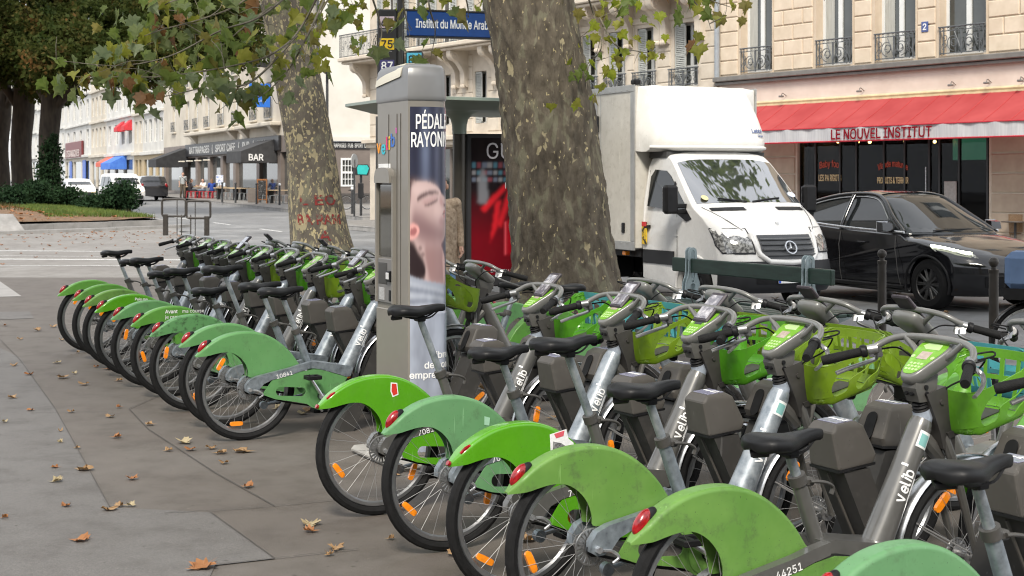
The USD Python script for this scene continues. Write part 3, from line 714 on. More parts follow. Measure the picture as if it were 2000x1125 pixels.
BB_.add('awning_lettering', xf(text('BAR', 0.38, 0.02, True, 0.9), basis((-7.48, -1.3, 2.5), (0, 1, 0), (0, 0, 1), (1, 0, 0))), WHITE, c1, smooth=False)
c2 = canopy(BB_, tpx(350), tpx(367), 2.4, 3.8, 2.9, 2.3, CANB, label='black awning at the far end of the bar front')
BB_.add('terrace_lamp', cat([cbx(x - 0.25, x + 0.25, -1.9, -1.5, 2.62, 2.7, 0.02) for x in np.linspace(tpx(400), tpx(452), 4)]), M('lamp_white', (0.7, 0.65, 0.55), 0.5), smooth=False, kind='stuff')
GY = 14.0
gb = BB_.add('gable_wall', mv(prism_yz(sbox(0.002, 3.75, GY, 15), -0.3, 0.0), 0.0), PLAST, smooth=False)
BB_.add('gable_shopfront', prism_yz(sbox(0.002, 0, GY, 3.08).difference(sbox(1.68, 1.0, 2.42, 2.5)), -0.3, 0.03), BROWNP, smooth=False)
BB_.add('gable_plinth', prism_yz(sbox(0.0, 0, GY, 0.55), 0.032, 0.06), M('dark_plinth', (0.07, 0.062, 0.058), 0.7), smooth=False)
w = BB_.add('window', cat([prism_yz(sbox(1.62, 0.94, 2.48, 2.56).difference(unary_union([sbox(1.72 + 0.18 * i, z, 1.87 + 0.18 * i, z + 0.3) for i in range(4) for z in (1.04, 1.38, 1.8, 2.14)])), 0.0, 0.07)]), WFRAME, smooth=False)
BB_.add('pane', prism_yz(sbox(1.68, 1.0, 2.42, 2.5), -0.06, -0.04), WGLASS, w, smooth=False)
gf = BB_.add('gable_fascia', prism_yz(sbox(0.0, 3.08, 3.5, 3.5), -0.2, 0.1), BLACKF, smooth=False)
BB_.add('gable_lettering', xf(text('AUX RATTRAPAGES  PUB  SPORT CAFE', 0.24, 0.01, True, 3.0), basis((0.1, 1.9, 3.16), (0, 1, 0), (0, 0, 1), (1, 0, 0))), M('dull_white_lettering', (0, 0, 0)), gf, smooth=False)
BB_.add('gable_ledge', prism_yz(sbox(-0.1, 3.52, GY, 3.74), -0.2, 0.25), PLAST, smooth=False)
BB_.add('drainpipe', tube([(0.1, 0.25, 3.8), (0.1, 0.25, 15)], 0.07, 8), IRON)
BB_.add('roof', bx(tpx(320), -0.3, 0.36, GY, 14.6, 15), ROOFM, smooth=False)
mb = BB_.add('menu_board', cbx(-3.9, -2.5, -0.06, 0.0, 1.1, 2.4, 0.02), M('chalkboard', (0.02, 0.02, 0.02), 0.6, scale=14, c2=(0.16, 0.16, 0.16), lo=0.5, hi=0.62))
# hanging signs on the bar building
s1 = BB_.add('hanging_sign', cbx(-8.0, -7.9, -1.5, -0.3, 8.2, 10.2, 0.02), BLACKF, label='black upright hanging sign with white lettering')
for k, tx in enumerate(('SPORT CAFE', 'AUX', 'RATTRAPAGES')):
    BB_.add('sign_lettering', xf(text(tx, 0.24, 0.01, True, 0.95 if k != 1 else 0.4), basis((-7.89, -0.9, 9.7 - 0.6 * k), (0, 1, 0), (0, 0, 1), (1, 0, 0))), WHITE, s1, smooth=False)
s2 = BB_.add('hanging_sign', cbx(-8.0, -7.9, -1.6, -0.3, 5.75, 7.2, 0.02), M('sign_blue', (0.02, 0.14, 0.55), 0.4), label='bright blue square hanging sign')
BB_.add('sign_emblem', cat([ball((-7.88, -0.95 + a, 6.65 + b), r, 1, (0.1, 1, 1)) for a, b, r in ((-0.15, 0.05, 0.2), (0.15, 0.05, 0.2), (0.0, -0.05, 0.2))]), M('sign_pink', (0.75, 0.2, 0.2), 0.5), s2)
BB_.add('sign_lettering', xf(text('BELLAMY', 0.13, 0.01, True, 0.8), basis((-7.89, -0.95, 6.08), (0, 1, 0), (0, 0, 1), (1, 0, 0))), M('sign_pale_blue', (0.35, 0.5, 0.8), 0.5), s2, smooth=False)

def house(px0, px1, label, mat, cols, rows, h, wpx=None, shop=None, wid=0.55, z0=4.4, cor=True):
    a, b = tpx(px0), tpx(px1)
    O = C2 + D2 * a; L = b - a
    zz = float(rise(O[1])) * 0.75
    t = fthing('town_house', label, O, D2, zz, group=None)
    xs = [tpx(p) - a for p in wpx] if wpx else list(np.linspace(L / cols * 0.5, L - L / cols * 0.5, cols))
    wd = min(wid, L / cols * 0.32)
    hl = [(x - wd, z0 + 3.3 * r, x + wd, z0 + 2.0 + 3.3 * r) for x in xs for r in range(rows)]
    t.add('wall', wall(0, L - 0.02, 3.3, h, hl, 0, 0.3), mat, smooth=False)
    for x in xs:
        for r in range(rows):
            window(t, x - wd, x + wd, z0 + 3.3 * r, z0 + 2.0 + 3.3 * r, 0.16, 0.08, rails=(0.55,))
    if cor:
        t.add('string_course', cat([cbx(0, L - 0.02, -0.25, 0.02, z0 + 2.5 + 3.3 * r, z0 + 2.75 + 3.3 * r, 0.03) for r in (0, 1) if z0 + 2.7 + 3.3 * r < h] + [cbx(0, L - 0.02, -0.3, 0.02, 3.3, 3.6, 0.03)]), mat, smooth=False)
    t.add('shopfront_wall', cat([bx(0, L - 0.02, 0, 0.3, 2.9, 3.298)] + [bx(x, x + 0.7, 0, 0.3, 0, 2.9) for x in np.linspace(0, L - 0.72, max(3, cols))]), shop or mat, smooth=False)
    t.add('shop_glass', bx(0.3, L - 0.3, 0.12, 0.15, 0.0, 2.9), WGLASS, smooth=False)
    t.add('roof', bx(0, L - 0.02, 0.3, 10, h - 0.4, h), ROOFM, smooth=False)
    return t, a, L
TANP = M('tan_shop_paint', (0.42, 0.33, 0.2), 0.7, var=0.08)
house(279, 320, 'white town house with four narrow windows just left of the bar', PLASTG, 4, 3, 14, None, TANP, 0.7)
house(262, 279, 'cream town house with two slit windows above a tan shopfront', PLASTC, 2, 3, 13.5, None, TANP, 0.6)
t, a, L = house(208, 262, 'grey town house with two small red window awnings', PLASTG, 4, 3, 14.5, None, None, 0.8)
for k in (2, 3):
    x = L / 4 * (k + 0.5)
    canopy(t, x - 0.9, x + 0.9, 0.7, 6.6, 6.0, 5.6, M('small_red_awning', (0.5, 0.03, 0.04), 0.8), 'window_awning')
canopy(t, L * 0.10, L * 0.38, 1.3, 3.4, 2.7, 2.3, M('coral_awning', (0.55, 0.12, 0.08), 0.8), 'shop_awning', 'coral red half of the shop awning')
canopy(t, L * 0.39, L * 0.75, 1.5, 3.4, 2.6, 2.0, M('blue_awning', (0.04, 0.13, 0.5), 0.8, scale=3, c2=(0.07, 0.2, 0.6)), 'shop_awning', 'blue half of the shop awning')
house(178, 208, 'cream town house with tall pilasters and narrow panes', PLASTC, 4, 3, 14, None, None, 0.7)
t, a, L = house(128, 178, 'pale blue-white town house with a dark red shop sign', PLASTG, 4, 4, 16, None, PLASTC, 0.9)
sg = t.add('shop_sign', cbx(L * 0.1, L * 0.75, -0.3, -0.05, 3.3, 5.2, 0.05), M('maroon_sign', (0.13, 0.02, 0.02), 0.5), label='dark red shop sign with white lettering')
t.add('sign_lettering', lettering('CERAMIQUES', 0.75, (L * 0.42, -0.33, 3.5), True, L * 0.52, 0.02), M('sign_pale_lettering', (0.5, 0.42, 0.4), 0.6), sg, smooth=False)
t.add('shop_frame', cat([bx(L * 0.2, L * 0.28, -0.1, -0.003, 0, 3.0), bx(L * 0.72, L * 0.82, -0.1, -0.003, 0, 3.0), bx(L * 0.2, L * 0.82, -0.12, -0.003, 0, 0.6)]), M('blue_shop_paint', (0.07, 0.14, 0.45), 0.5), smooth=False)
house(75, 128, 'far white town house seen between the chestnut trunks', PLASTG, 6, 4, 17)
house(20, 75, 'farthest white town house at the left edge of the row', PLASTG, 7, 4, 17)

# ---- what stands behind the camera and is only seen mirrored in paint and glass
def plain_block(name, label, x0, y0, x1, y1, h, mat, nwin):
    O = np.array([x0, y0], float); d = np.array([x1 - x0, y1 - y0], float); Lb = np.hypot(*d); d /= Lb
    t = fthing(name, label, O, d)
    t.add('wall', bx(0, Lb, 0, 12, 0, h), mat, smooth=False)
    k = 0
    for fl_ in range(int(h / 3.4)):
        t.add('window_band', cat([bx(Lb * (i + 0.2) / nwin, Lb * (i + 0.8) / nwin, -0.06, -0.003, 1.0 + 3.4 * fl_, 3.0 + 3.4 * fl_) for i in range(nwin)]), WGLASS, smooth=False, kind='stuff')
CONC = M('concrete_facade', (0.16, 0.15, 0.14), 0.8, scale=0.4, c2=(0.26, 0.25, 0.23))
plain_block('university_building', 'long concrete university building across the square behind the viewer', 70, -32, -48, -38, 19, CONC, 26)
plain_block('side_building', 'stone building along the far left side of the square', -46, -34, -62, 34, 20, CONC, 16)
# ================================================================== trees and planting
def Wp(px, py, Y):
    return np.array([(px - 1000) / 2778 * Y, Y, CAMH - (py - 352) / 2778 * Y])

def bark(name, lo1, lo2, dark, mid, bump=0.6, s2=11.0):
    nodes = {'g': ('geometry', {}), 'm1': ('mapping', {'scale': (1.0, 1.0, 0.42)}), 'm2': ('mapping', {'scale': (1.0, 1.0, 0.5), 'location': (7.3, 2.1, 4.4)}), 'm3': ('mapping', {'scale': (1, 1, 0.55), 'location': (1.3, 9.1, 2.4)}),
             'n0': ('noise_texture', {'scale': 7.0, 'detail': 7.0, 'roughness': 0.65}), 'n1': ('noise_texture', {'scale': 7.0, 'detail': 4.5, 'distortion': 0.6}), 'n2': ('noise_texture', {'scale': s2, 'detail': 3.6, 'distortion': 0.5}), 'n3': ('noise_texture', {'scale': 22, 'detail': 3}),
             'r0': ('rgb_ramp', {'ramp': [(0.3, dark), (0.55, mid), (0.75, tuple(np.array(mid) * 1.25))]}),
             'k1': ('rgb_ramp', {'ramp': [(lo1, (0, 0, 0)), (lo1 + 0.05, (0.85, 0.85, 0.85))]}), 'k2': ('rgb_ramp', {'ramp': [(lo2, (0, 0, 0)), (lo2 + 0.022, (1, 1, 1))]}), 'k3': ('rgb_ramp', {'ramp': [(lo2 + 0.03, (0, 0, 0)), (lo2 + 0.04, (1, 1, 1))]}),
             'x1': ('mix', {'color2': (0.19, 0.18, 0.125)}), 'x2': ('mix', {'color2': (0.34, 0.295, 0.185)}), 'x3': ('mix', {'color2': (0.45, 0.38, 0.22)}),
             'ms': ('mapping', {'scale': (1, 1, 0.3)}), 'nb': ('noise_texture', {'scale': 26.0, 'detail': 6.0, 'roughness': 0.7}), 'b': ('bump', {'strength': bump, 'distance': 0.03}), 'b2': ('bump', {'strength': 0.5, 'distance': 0.012, 'invert': True}), 'p': ('principled_bsdf', {'roughness': 0.85, 'specular_ior_level': 0.25})}
    links = [('g.position', 'm1.vector'), ('g.position', 'm2.vector'), ('g.position', 'm3.vector'), ('g.position', 'ms.vector'), ('m1.vector', 'n0.vector'), ('m1.vector', 'n1.vector'), ('m2.vector', 'n2.vector'), ('m3.vector', 'n3.vector'), ('ms.vector', 'nb.vector'),
             ('n0.fac', 'r0.fac'), ('n1.fac', 'k1.fac'), ('n2.fac', 'k2.fac'), ('n3.fac', 'k3.fac'), ('r0.color', 'x1.color1'), ('k1.color', 'x1.fac'), ('x1.color', 'x2.color1'), ('k2.color', 'x2.fac'), ('x2.color', 'x3.color1'), ('k3.color', 'x3.fac'), ('x3.color', 'p.base_color'),
             ('nb.fac', 'b.height'), ('k2.color', 'b2.height'), ('b.normal', 'b2.normal'), ('b2.normal', 'p.normal')]
    return usdkit.material(stage, '/World/Looks/' + name, nodes, links, surface='p.BSDF')
BARK1 = bark('plane_bark_rough', 0.57, 0.645, (0.055, 0.046, 0.035), (0.13, 0.11, 0.082), 1.0, 7.0)
BARK2 = bark('plane_bark_mottled', 0.545, 0.575, (0.085, 0.075, 0.06), (0.14, 0.122, 0.098), 0.6, 8.5)
BARKD = M('chestnut_bark', (0.028, 0.022, 0.017), 0.9, scale=6, c2=(0.065, 0.052, 0.038), bump=0.8, bscale=20, stretch=(1, 1, 0.3))
TWIG = M('twig_bark', (0.09, 0.075, 0.055), 0.8, scale=20, c2=(0.2, 0.18, 0.13))

def trunk(C, R, seed, n=56, flare=1.0, lump=0.05, sub=5, fine=0.0):
    """C: (k, 3) centres from the ground up, R: radii."""
    q = smoothpath(np.c_[C, R], sub); P, r = q[:, :3], q[:, 3]
    ang = np.arange(n) * 2 * PI / n
    secs = []
    for p, rr in zip(P, r):
        z = p[2]
        fl = flare * math.exp(-max(z, 0) / 0.45)
        d = np.stack([np.cos(ang), np.sin(ang), np.zeros(n)], 1)
        nz = meshkit.fbm(np.c_[d[:, :2] * 1.6 + seed, np.full(n, z * 0.9)], 4, seed) - 0.5
        nz2 = meshkit.fbm(np.c_[d[:, :2] * 5 + seed, np.full(n, z * 1.8)], 3, seed + 5) - 0.5
        nz3 = (meshkit.fbm(np.c_[d[:, :2] * 13 + seed, np.full(n, z * 5.5)], 4, seed + 9) - 0.5) * fine if fine else 0
        rad = rr * (1 + lump * 2.4 * nz + lump * 0.9 * nz2 + nz3 + fl * (0.22 + 0.2 * np.cos(4 * ang + seed) + 0.12 * np.cos(7 * ang)))
        secs.append(p + d * rad[:, None])
    return loft(secs)

# ---- leaves of the plane trees: five-lobed, folded along the midrib
_LO = [(0, -0.02), (0.12, -0.10), (0.30, -0.12), (0.27, 0.0), (0.50, 0.10), (0.40, 0.20), (0.47, 0.42), (0.33, 0.38), (0.22, 0.34), (0.21, 0.55), (0.12, 0.60), (0.0, 0.92)]
_LV = np.array(_LO + [(-x, y) for x, y in _LO[-2:0:-1]])
def leaf_mesh(size, seed):
    r = np.random.RandomState(seed)
    v = _LV * size * np.array([r.uniform(0.85, 1.1), r.uniform(0.9, 1.1)])
    v = v + r.normal(0, 0.018 * size, v.shape)
    v = np.vstack([v, [[0, 0.2 * size]], [[0, 0.5 * size]]])
    fold = r.uniform(0.1, 0.55); curl = r.uniform(-0.2, 0.9)
    z = np.abs(v[:, 0]) * fold - curl * (v[:, 1] / size) ** 2 * size * 0.35 + r.normal(0, 0.02 * size, len(v))
    n = len(_LV); c0, c1 = n, n + 1; tip = len(_LO) - 1
    f = []
    for k in range(n):
        a, b = k, (k + 1) % n
        c = c1 if (3 <= k < tip - 0 and k >= 4) or (k >= tip and k < n - 4) else c0
        f.append((a, b, c))
    f += [(4, c1, c0), (c1, n - 4, c0)]
    st = np.array([[0, -0.02 * size, 0], [0.006, -0.02 * size, 0], [r.normal(0, 0.05) * size, -0.35 * size, -0.03 * size]])
    vv = np.c_[v, z]
    return np.vstack([vv, st]), np.array(f + [(n + 2, n + 3, n + 4)])
def rand_rot(r, hang=0.8):
    """Rotation that mostly lets the leaf tip hang down."""
    a = r.uniform(0, 2 * PI)
    down = np.array([cos(a) * (1 - hang) + r.normal(0, .3), sin(a) * (1 - hang) + r.normal(0, .3), -hang]); down /= np.linalg.norm(down)
    n = r.normal(size=3) * [1, 1, 0.8]; n -= down * (n @ down); n /= np.linalg.norm(n)
    if n[2] < 0: n = -n
    return np.stack([np.cross(down, n), down, n], 1)
def leafmat(name, a, b, tr=0.55):
    return M(name, a, 0.5, scale=9, c2=b, trans=tr, spec=0.4, detail=3, bump=0.1, bscale=120)
LEAFM = [leafmat('leaf_green', (0.11, 0.165, 0.03), (0.18, 0.23, 0.05)), leafmat('leaf_dull_green', (0.13, 0.175, 0.06), (0.2, 0.235, 0.085)), leafmat('leaf_yellow_green', (0.24, 0.26, 0.03), (0.33, 0.32, 0.06)),
         leafmat('leaf_olive', (0.18, 0.165, 0.04), (0.26, 0.22, 0.06)), leafmat('leaf_brown', (0.19, 0.095, 0.035), (0.27, 0.14, 0.055)), leafmat('leaf_grey_green', (0.17, 0.22, 0.11), (0.24, 0.28, 0.15)), leafmat('leaf_lime', (0.2, 0.26, 0.02), (0.3, 0.33, 0.03), 0.55)]

def dress(t, twigs, seed, limit):
    """Twigs and their leaves; each leaf is its own part until the limit, the rest is one mass."""
    r = np.random.RandomState(seed)
    rest = {}
    made = []
    for pts, n, size, spread, mats in twigs:
        P = smoothpath(pts, 8)
        rad = np.linspace(0.014, 0.003, len(P))
        t.add('twig', tube(P, rad, 5), TWIG)
        for _ in range(max(2, n // 5)):
            k = r.randint(len(P) // 4, len(P)); q = P[k] + r.normal(0, spread * 1.1, 3) * [1, 1, 0.8]
            t.add('twig', tube(smoothpath([P[k], (P[k] + q) / 2 + r.normal(0, 0.04, 3), q], 3), np.linspace(0.005, 0.002, 7), 4), TWIG)
        for _ in range(n):
            k = int(len(P) * (0.18 + 0.8 * r.rand() ** 0.8)) % len(P)
            c = P[k] + r.normal(0, spread, 3) * [1, 0.9, 0.75]
            s = size * r.uniform(0.65, 1.2)
            R = rand_rot(r, r.uniform(0.35, 0.95))
            v, f = leaf_mesh(s, r.randint(1 << 30))
            made.append((s, (v @ R.T + c, f), LEAFM[mats[r.randint(len(mats))]]))
    made.sort(key=lambda m: -m[0])
    for k, (s, m, mt) in enumerate(made):
        if k < limit:
            t.add('leaf', m, mt, smooth=False)
        else:
            rest.setdefault(mt.GetPath().name, (mt, []))[1].append(m)
    for nm, (mt, ms) in rest.items():
        t.add('foliage', cat(ms), mt, smooth=False, kind='stuff')

def crown_cards(n, ells, size, seed, clump=0.5):
    """Many small leaf-sized faces spread through ellipsoids, gathered into clumps."""
    r = np.random.RandomState(seed)
    w = np.array([e[1][0] * e[1][1] * e[1][2] for e in ells]); w = w / w.sum()
    C = []
    for (c, s), k in zip(ells, r.multinomial(n // 14, w)):
        d = r.normal(size=(k, 3)); d /= np.linalg.norm(d, axis=1, keepdims=True)
        C.append(np.array(c) + d * np.array(s) * (r.rand(k, 1) ** 0.45))
    C = np.vstack(C)
    P = np.repeat(C, 14, 0) + r.normal(0, clump, (len(C) * 14, 3)) * [1, 1, 0.6]
    k = len(P)
    a = r.normal(size=(k, 3)); a /= np.linalg.norm(a, axis=1, keepdims=True)
    b = np.cross(a, r.normal(size=(k, 3))); b /= np.linalg.norm(b, axis=1, keepdims=True)
    s = size * r.uniform(0.6, 1.3, (k, 1))
    V = np.stack([P - b * s * 0.5, P + a * s * 0.35, P + b * s * 0.6, P - a * s * 0.35 + np.cross(a, b) * s * 0.15], 1).reshape(-1, 3)
    i = np.arange(k)[:, None] * 4
    F = np.vstack([i + [0, 1, 2], i + [0, 2, 3]])
    return V, F

# big plane tree on the right of the shelter
TB = Thing('plane_tree', 'big plane tree with rough dark bark in the middle, beside the white truck', 'tree', (0, 0, 0))
CB = np.array([(0.68, 17.5, -0.02), (0.665, 17.5, 0.5), (0.60, 17.5, 1.1), (0.50, 17.5, 2.0), (0.40, 17.5, 2.8), (0.20, 17.5, 3.9), (0.0, 17.5, 5.0), (-0.2, 17.5, 6.2)])
TB.add('trunk', trunk(CB, [0.70, 0.65, 0.615, 0.585, 0.565, 0.565, 0.6, 0.5], 3, 150, flare=0.75, lump=0.05, sub=22, fine=0.13), BARK1, smooth=60)
TB.add('limb', cat([tube(smoothpath(p, 5), np.linspace(r0, 0.05, 5 * (len(p) - 1) + 1), 12) for p, r0 in (([(-0.15, 17.5, 5.9), (-1.2, 17.0, 7.0), (-2.6, 16.2, 7.4), (-4.2, 15.4, 6.6)], 0.28), ([(-0.1, 17.5, 6.0), (0.8, 17.4, 7.6), (1.8, 17.0, 9.0), (2.6, 16.5, 10.5)], 0.3), ([(-0.2, 17.5, 6.1), (-0.4, 18.5, 8.0), (-0.6, 19.6, 10.5)], 0.3))]), BARK1, smooth=60)
G5 = (0, 1, 0, 3, 5, 2); G6 = (0, 1, 5, 3, 2, 2, 0, 1, 1, 4)
def tw(pp, Y, dY=0.6, seed=0):
    r = np.random.RandomState(seed)
    return [Wp(x, y, Y + r.uniform(-dY, dY)) for x, y in pp]
twl = [  # the hanging twigs in view
    (tw([(650, -70), (590, 50), (540, 100), (470, 125), (330, 148), (230, 150), (140, 150)], 14.6, seed=1), 45, 0.202, 0.16, G6),
    (tw([(630, -80), (520, 25), (430, 60), (330, 110), (230, 128), (110, 118)], 14.2, seed=2), 40, 0.194, 0.17, G6),
    (tw([(560, -70), (470, 5), (400, 35), (310, 60), (245, 85)], 15.0, seed=3), 45, 0.189, 0.2, G6),
    (tw([(660, -60), (600, 70), (560, 140), (505, 190), (455, 200)], 14.4, seed=4), 35, 0.198, 0.14, G5),
    (tw([(530, -70), (430, -20), (330, 5), (300, 40)], 15.2, seed=5), 40, 0.189, 0.2, G6),
    (tw([(580, 70), (490, 160), (420, 165), (360, 180), (290, 195)], 14.5, seed=6), 37, 0.189, 0.13, G6),
    (tw([(640, -70), (560, -10), (480, 50), (420, 100), (370, 130)], 14.8, seed=7), 48, 0.194, 0.22, G6),
    (tw([(700, -90), (640, 0), (610, 60), (590, 120)], 14.6, seed=8), 21, 0.198, 0.15, G5),
    (tw([(700, -80), (735, 20), (745, 70), (725, 105)], 14.3, seed=9), 4, 0.21, 0.1, (3, 1, 5)),
    (tw([(830, -70), (838, 10), (850, 60), (842, 110)], 14.4, seed=10), 5, 0.2, 0.1, (1, 3, 0)),
    (tw([(890, -70), (912, 5), (915, 35)], 14.4, seed=11), 3, 0.21, 0.08, (1, 3, 2)),
    (tw([(1240, -90), (1330, -20), (1375, 25), (1390, 60)], 15.5, seed=14), 15, 0.2, 0.2, (0, 2, 3, 4, 2)),
    (tw([(1590, -90), (1612, -16)], 12.5, seed=15), 4, 0.19, 0.07, (0, 2)),
    (tw([(770, -90), (790, 20), (800, 70)], 14.6, seed=16), 3, 0.2, 0.08, (1, 3)),
]
dress(TB, twl, 11, 290)
small = [
    (tw([(760, -70), (705, 5), (650, 25), (605, 55)], 22.5, seed=20), 60, 0.19, 0.26, (6, 2, 2, 6, 3)),
    (tw([(860, -60), (800, -10), (790, 5)], 22.5, seed=21), 22, 0.18, 0.25, (6, 2, 0)),
    (tw([(1130, -60), (1160, 30), (1175, 90), (1150, 130), (1145, 175)], 17.0, seed=12), 40, 0.16, 0.2, (0, 2, 3, 2, 6)),
    (tw([(1160, 10), (1200, 85), (1245, 100), (1282, 105)], 17.2, seed=13), 16, 0.14, 0.14, (6, 2, 3, 6)),
    (tw([(900, -60), (950, -10), (930, 10)], 23, seed=22), 10, 0.18, 0.15, (2, 6)),
    (tw([(1260, -60), (1230, -10), (1200, 30)], 16.5, seed=23), 18, 0.16, 0.2, (0, 2, 6)),
    (tw([(1310, -60), (1380, -5), (1430, 15)], 16.0, seed=24), 16, 0.17, 0.15, (0, 2, 3)),
]
dress(TB, small, 12, 0)
TB.add('crown', crown_cards(12000, [((-1.5, 18.5, 10.5), (3.6, 3.4, 2.6)), ((-1.0, 6.0, 9.4), (4.2, 3.6, 1.7)), ((5.7, 22.7, 7.6), (1.5, 1.4, 1.7))], 0.27, 5, 0.5), LEAFM[0], smooth=False, kind='stuff')

# the next plane tree of the row, right of the frame: its crown hangs over the near bicycles
TN = Thing('plane_tree', 'plane tree of the kerb row standing to the right of the picture', 'tree', (0, 0, 0))
TN.add('trunk', mv(trunk(np.array([(0, 0, -0.02), (0.02, 0, 1.2), (0, 0, 3), (0.1, 0, 5), (0.1, 0, 7)]), [0.55, 0.46, 0.44, 0.42, 0.3], 12, 30, 0.6), 5.1, 8.4), BARK2, smooth=60)
TN.add('crown', crown_cards(12000, [((4.9, 8.6, 8.6), (3.6, 3.6, 2.6)), ((3.0, 6.5, 8.0), (2.6, 2.8, 1.4))], 0.26, 9, 0.45), LEAFM[0], smooth=False, kind='stuff')

# left plane tree, mottled, leaning
TL = Thing('plane_tree', 'leaning plane tree with mottled cream bark and red graffiti behind the handlebars', 'tree', (0, 0, 0))
CLc = np.array([(-3.36, 25.6, -0.02), (-3.43, 25.6, 0.5), (-3.53, 25.6, 1.23), (-3.62, 25.6, 2.16), (-3.86, 25.6, 3.54), (-4.13, 25.6, 4.92), (-4.4, 25.6, 6.3), (-4.6, 25.6, 7.6)])
RLc = [0.62, 0.555, 0.49, 0.44, 0.42, 0.41, 0.42, 0.34]
TRK = trunk(CLc, RLc, 8, flare=0.5, lump=0.035)
tl = TL.add('trunk', TRK, BARK2, smooth=60)
TL.add('limb', cat([tube(smoothpath(p, 5), np.linspace(0.22, 0.05, 5 * (len(p) - 1) + 1), 10) for p in ([(-4.55, 25.6, 7.3), (-5.6, 25, 8.6), (-6.8, 24, 9.6)], [(-4.55, 25.6, 7.4), (-3.6, 26, 9.0), (-2.4, 26, 10.5)])]), BARK2, smooth=60)
TL.add('crown', crown_cards(9000, [((-5.5, 25.0, 10.4), (4.2, 4.0, 2.6)), ((-2.8, 26, 10.8), (3.4, 3.2, 2.4))], 0.26, 6, 0.45), LEAFM[0], smooth=False, kind='stuff')
# graffiti sprayed on the trunk (wrapped on to its front)
def on_trunk(m, xc, zc):
    v, f = trimesh.remesh.subdivide_to_size(*m, max_edge=0.05)
    out = []
    for x, y, z in v:
        Z = zc + y
        c = np.array([np.interp(Z, CLc[:, 2], CLc[:, k]) for k in range(2)]); R = np.interp(Z, CLc[:, 2], RLc)
        fl = 0.5 * math.exp(-max(Z, 0) / 0.45)
        a = -PI / 2 + (xc + x) / R
        d = np.array([cos(a), sin(a)])
        nz = meshkit.fbm(np.array([[d[0] * 1.6 + 8, d[1] * 1.6 + 8, Z * 0.9]]), 4, 8)[0] - 0.5
        nz2 = meshkit.fbm(np.array([[d[0] * 5 + 8, d[1] * 5 + 8, Z * 1.8]]), 3, 13)[0] - 0.5
        rad = R * (1 + 0.035 * 2.4 * nz + 0.035 * 0.9 * nz2 + fl * (0.22 + 0.2 * cos(4 * a + 8) + 0.12 * cos(7 * a))) + 0.006 + z
        out.append((*(c + d * rad), Z))
    return np.array(out), f
SPRAY = usdkit.material(stage, '/World/Looks/red_spray_paint', {'g': ('geometry', {}), 'n': ('noise_texture', {'scale': 13.0, 'detail': 6.0, 'roughness': 0.7}), 'r': ('rgb_ramp', {'ramp': [(0.44, (0.0,) * 3), (0.53, (0.85,) * 3)]}), 'p': ('principled_bsdf', {'base_color': (0.26, 0.03, 0.028), 'roughness': 0.8}), 't': ('transparent_bsdf', {}), 'm': ('mix_closure', {})},
                         [('g.position', 'n.vector'), ('n.fac', 'r.fac'), ('r.color', 'm.fac'), ('t.BSDF', 'm.closure1'), ('p.BSDF', 'm.closure2')], surface='m.closure')
for tx, xc, zc, h, w in (('L EO', 0.12, 1.24, 0.17, 0.66), ('BA RAM', 0.1, 0.9, 0.17, 0.8), ('A', 0.16, 0.62, 0.16, 0.2)):
    TL.add('graffiti', on_trunk(text(tx, h, 0.002, True, w), xc, zc), SPRAY, tl, smooth=False)

# ---- planter with chestnuts, shrubs, grass and litter
LITTER = M('leaf_litter_soil', (0.10, 0.062, 0.034), 0.9, scale=5, c2=(0.2, 0.115, 0.06), detail=8, bump=0.5, bscale=30)
PCc = np.array([-11.95, 49.3]); pl_back = PCc + ROW * 62; pl_left = PCc + np.array([-4.1, -4.7]) * 1.05; pl_far = np.array([-75, 52])
pp = Polygon([tuple(PCc), tuple(pl_back), (-80, 105), (-80, 44.6), tuple(pl_left)])
def moundz(x, y):
    d = np.array([pp.exterior.distance(Point(a, b)) for a, b in zip(np.atleast_1d(x), np.atleast_1d(y))])
    return 0.26 + 0.75 * (1 - np.exp(-d / 9)) + rise(np.atleast_1d(y)) * 0.6
gx = []
v2, f2 = trimesh.creation.triangulate_polygon(pp.buffer(-0.25), engine='earcut')
v3, f3 = trimesh.remesh.subdivide_to_size(np.c_[v2, np.zeros(len(v2))], f2, max_edge=3.0, max_iter=8)
v3[:, 2] = moundz(v3[:, 0], v3[:, 1]) + meshkit.fbm(v3 * 0.5, 3, 2) * 0.12
nn = np.cross(v3[f3[:, 1]] - v3[f3[:, 0]], v3[f3[:, 2]] - v3[f3[:, 0]])[:, 2]
ground('planting_bed', (v3, np.where((nn < 0)[:, None], f3[:, ::-1], f3)), LITTER, smooth=True)
kerbstones([pl_left, PCc, PCc + ROW * 40], -0.0, 0.27, w=0.32, L=2.2, name='planter_wall', side=1)
off = np.array([0.55, -0.48])
kerbstones([pl_left + off + np.array([-.6, -.7]), PCc + off, PCc + np.array([0.75, 0.3])], 0.0, 0.1, w=0.5, L=2.6, name='planter_step', side=1)
ground('stone_block', cat([hull([(-16.9, 44.0, 0), (-15.2, 44.6, 0), (-16.9, 45.6, 0), (-15.9, 46.0, 0), (-16.9, 44.3, 0.62), (-15.75, 44.9, 0.58), (-16.9, 45.6, 0.62), (-16.1, 45.9, 0.58)])]), KERB)
rg = np.random.RandomState(3)
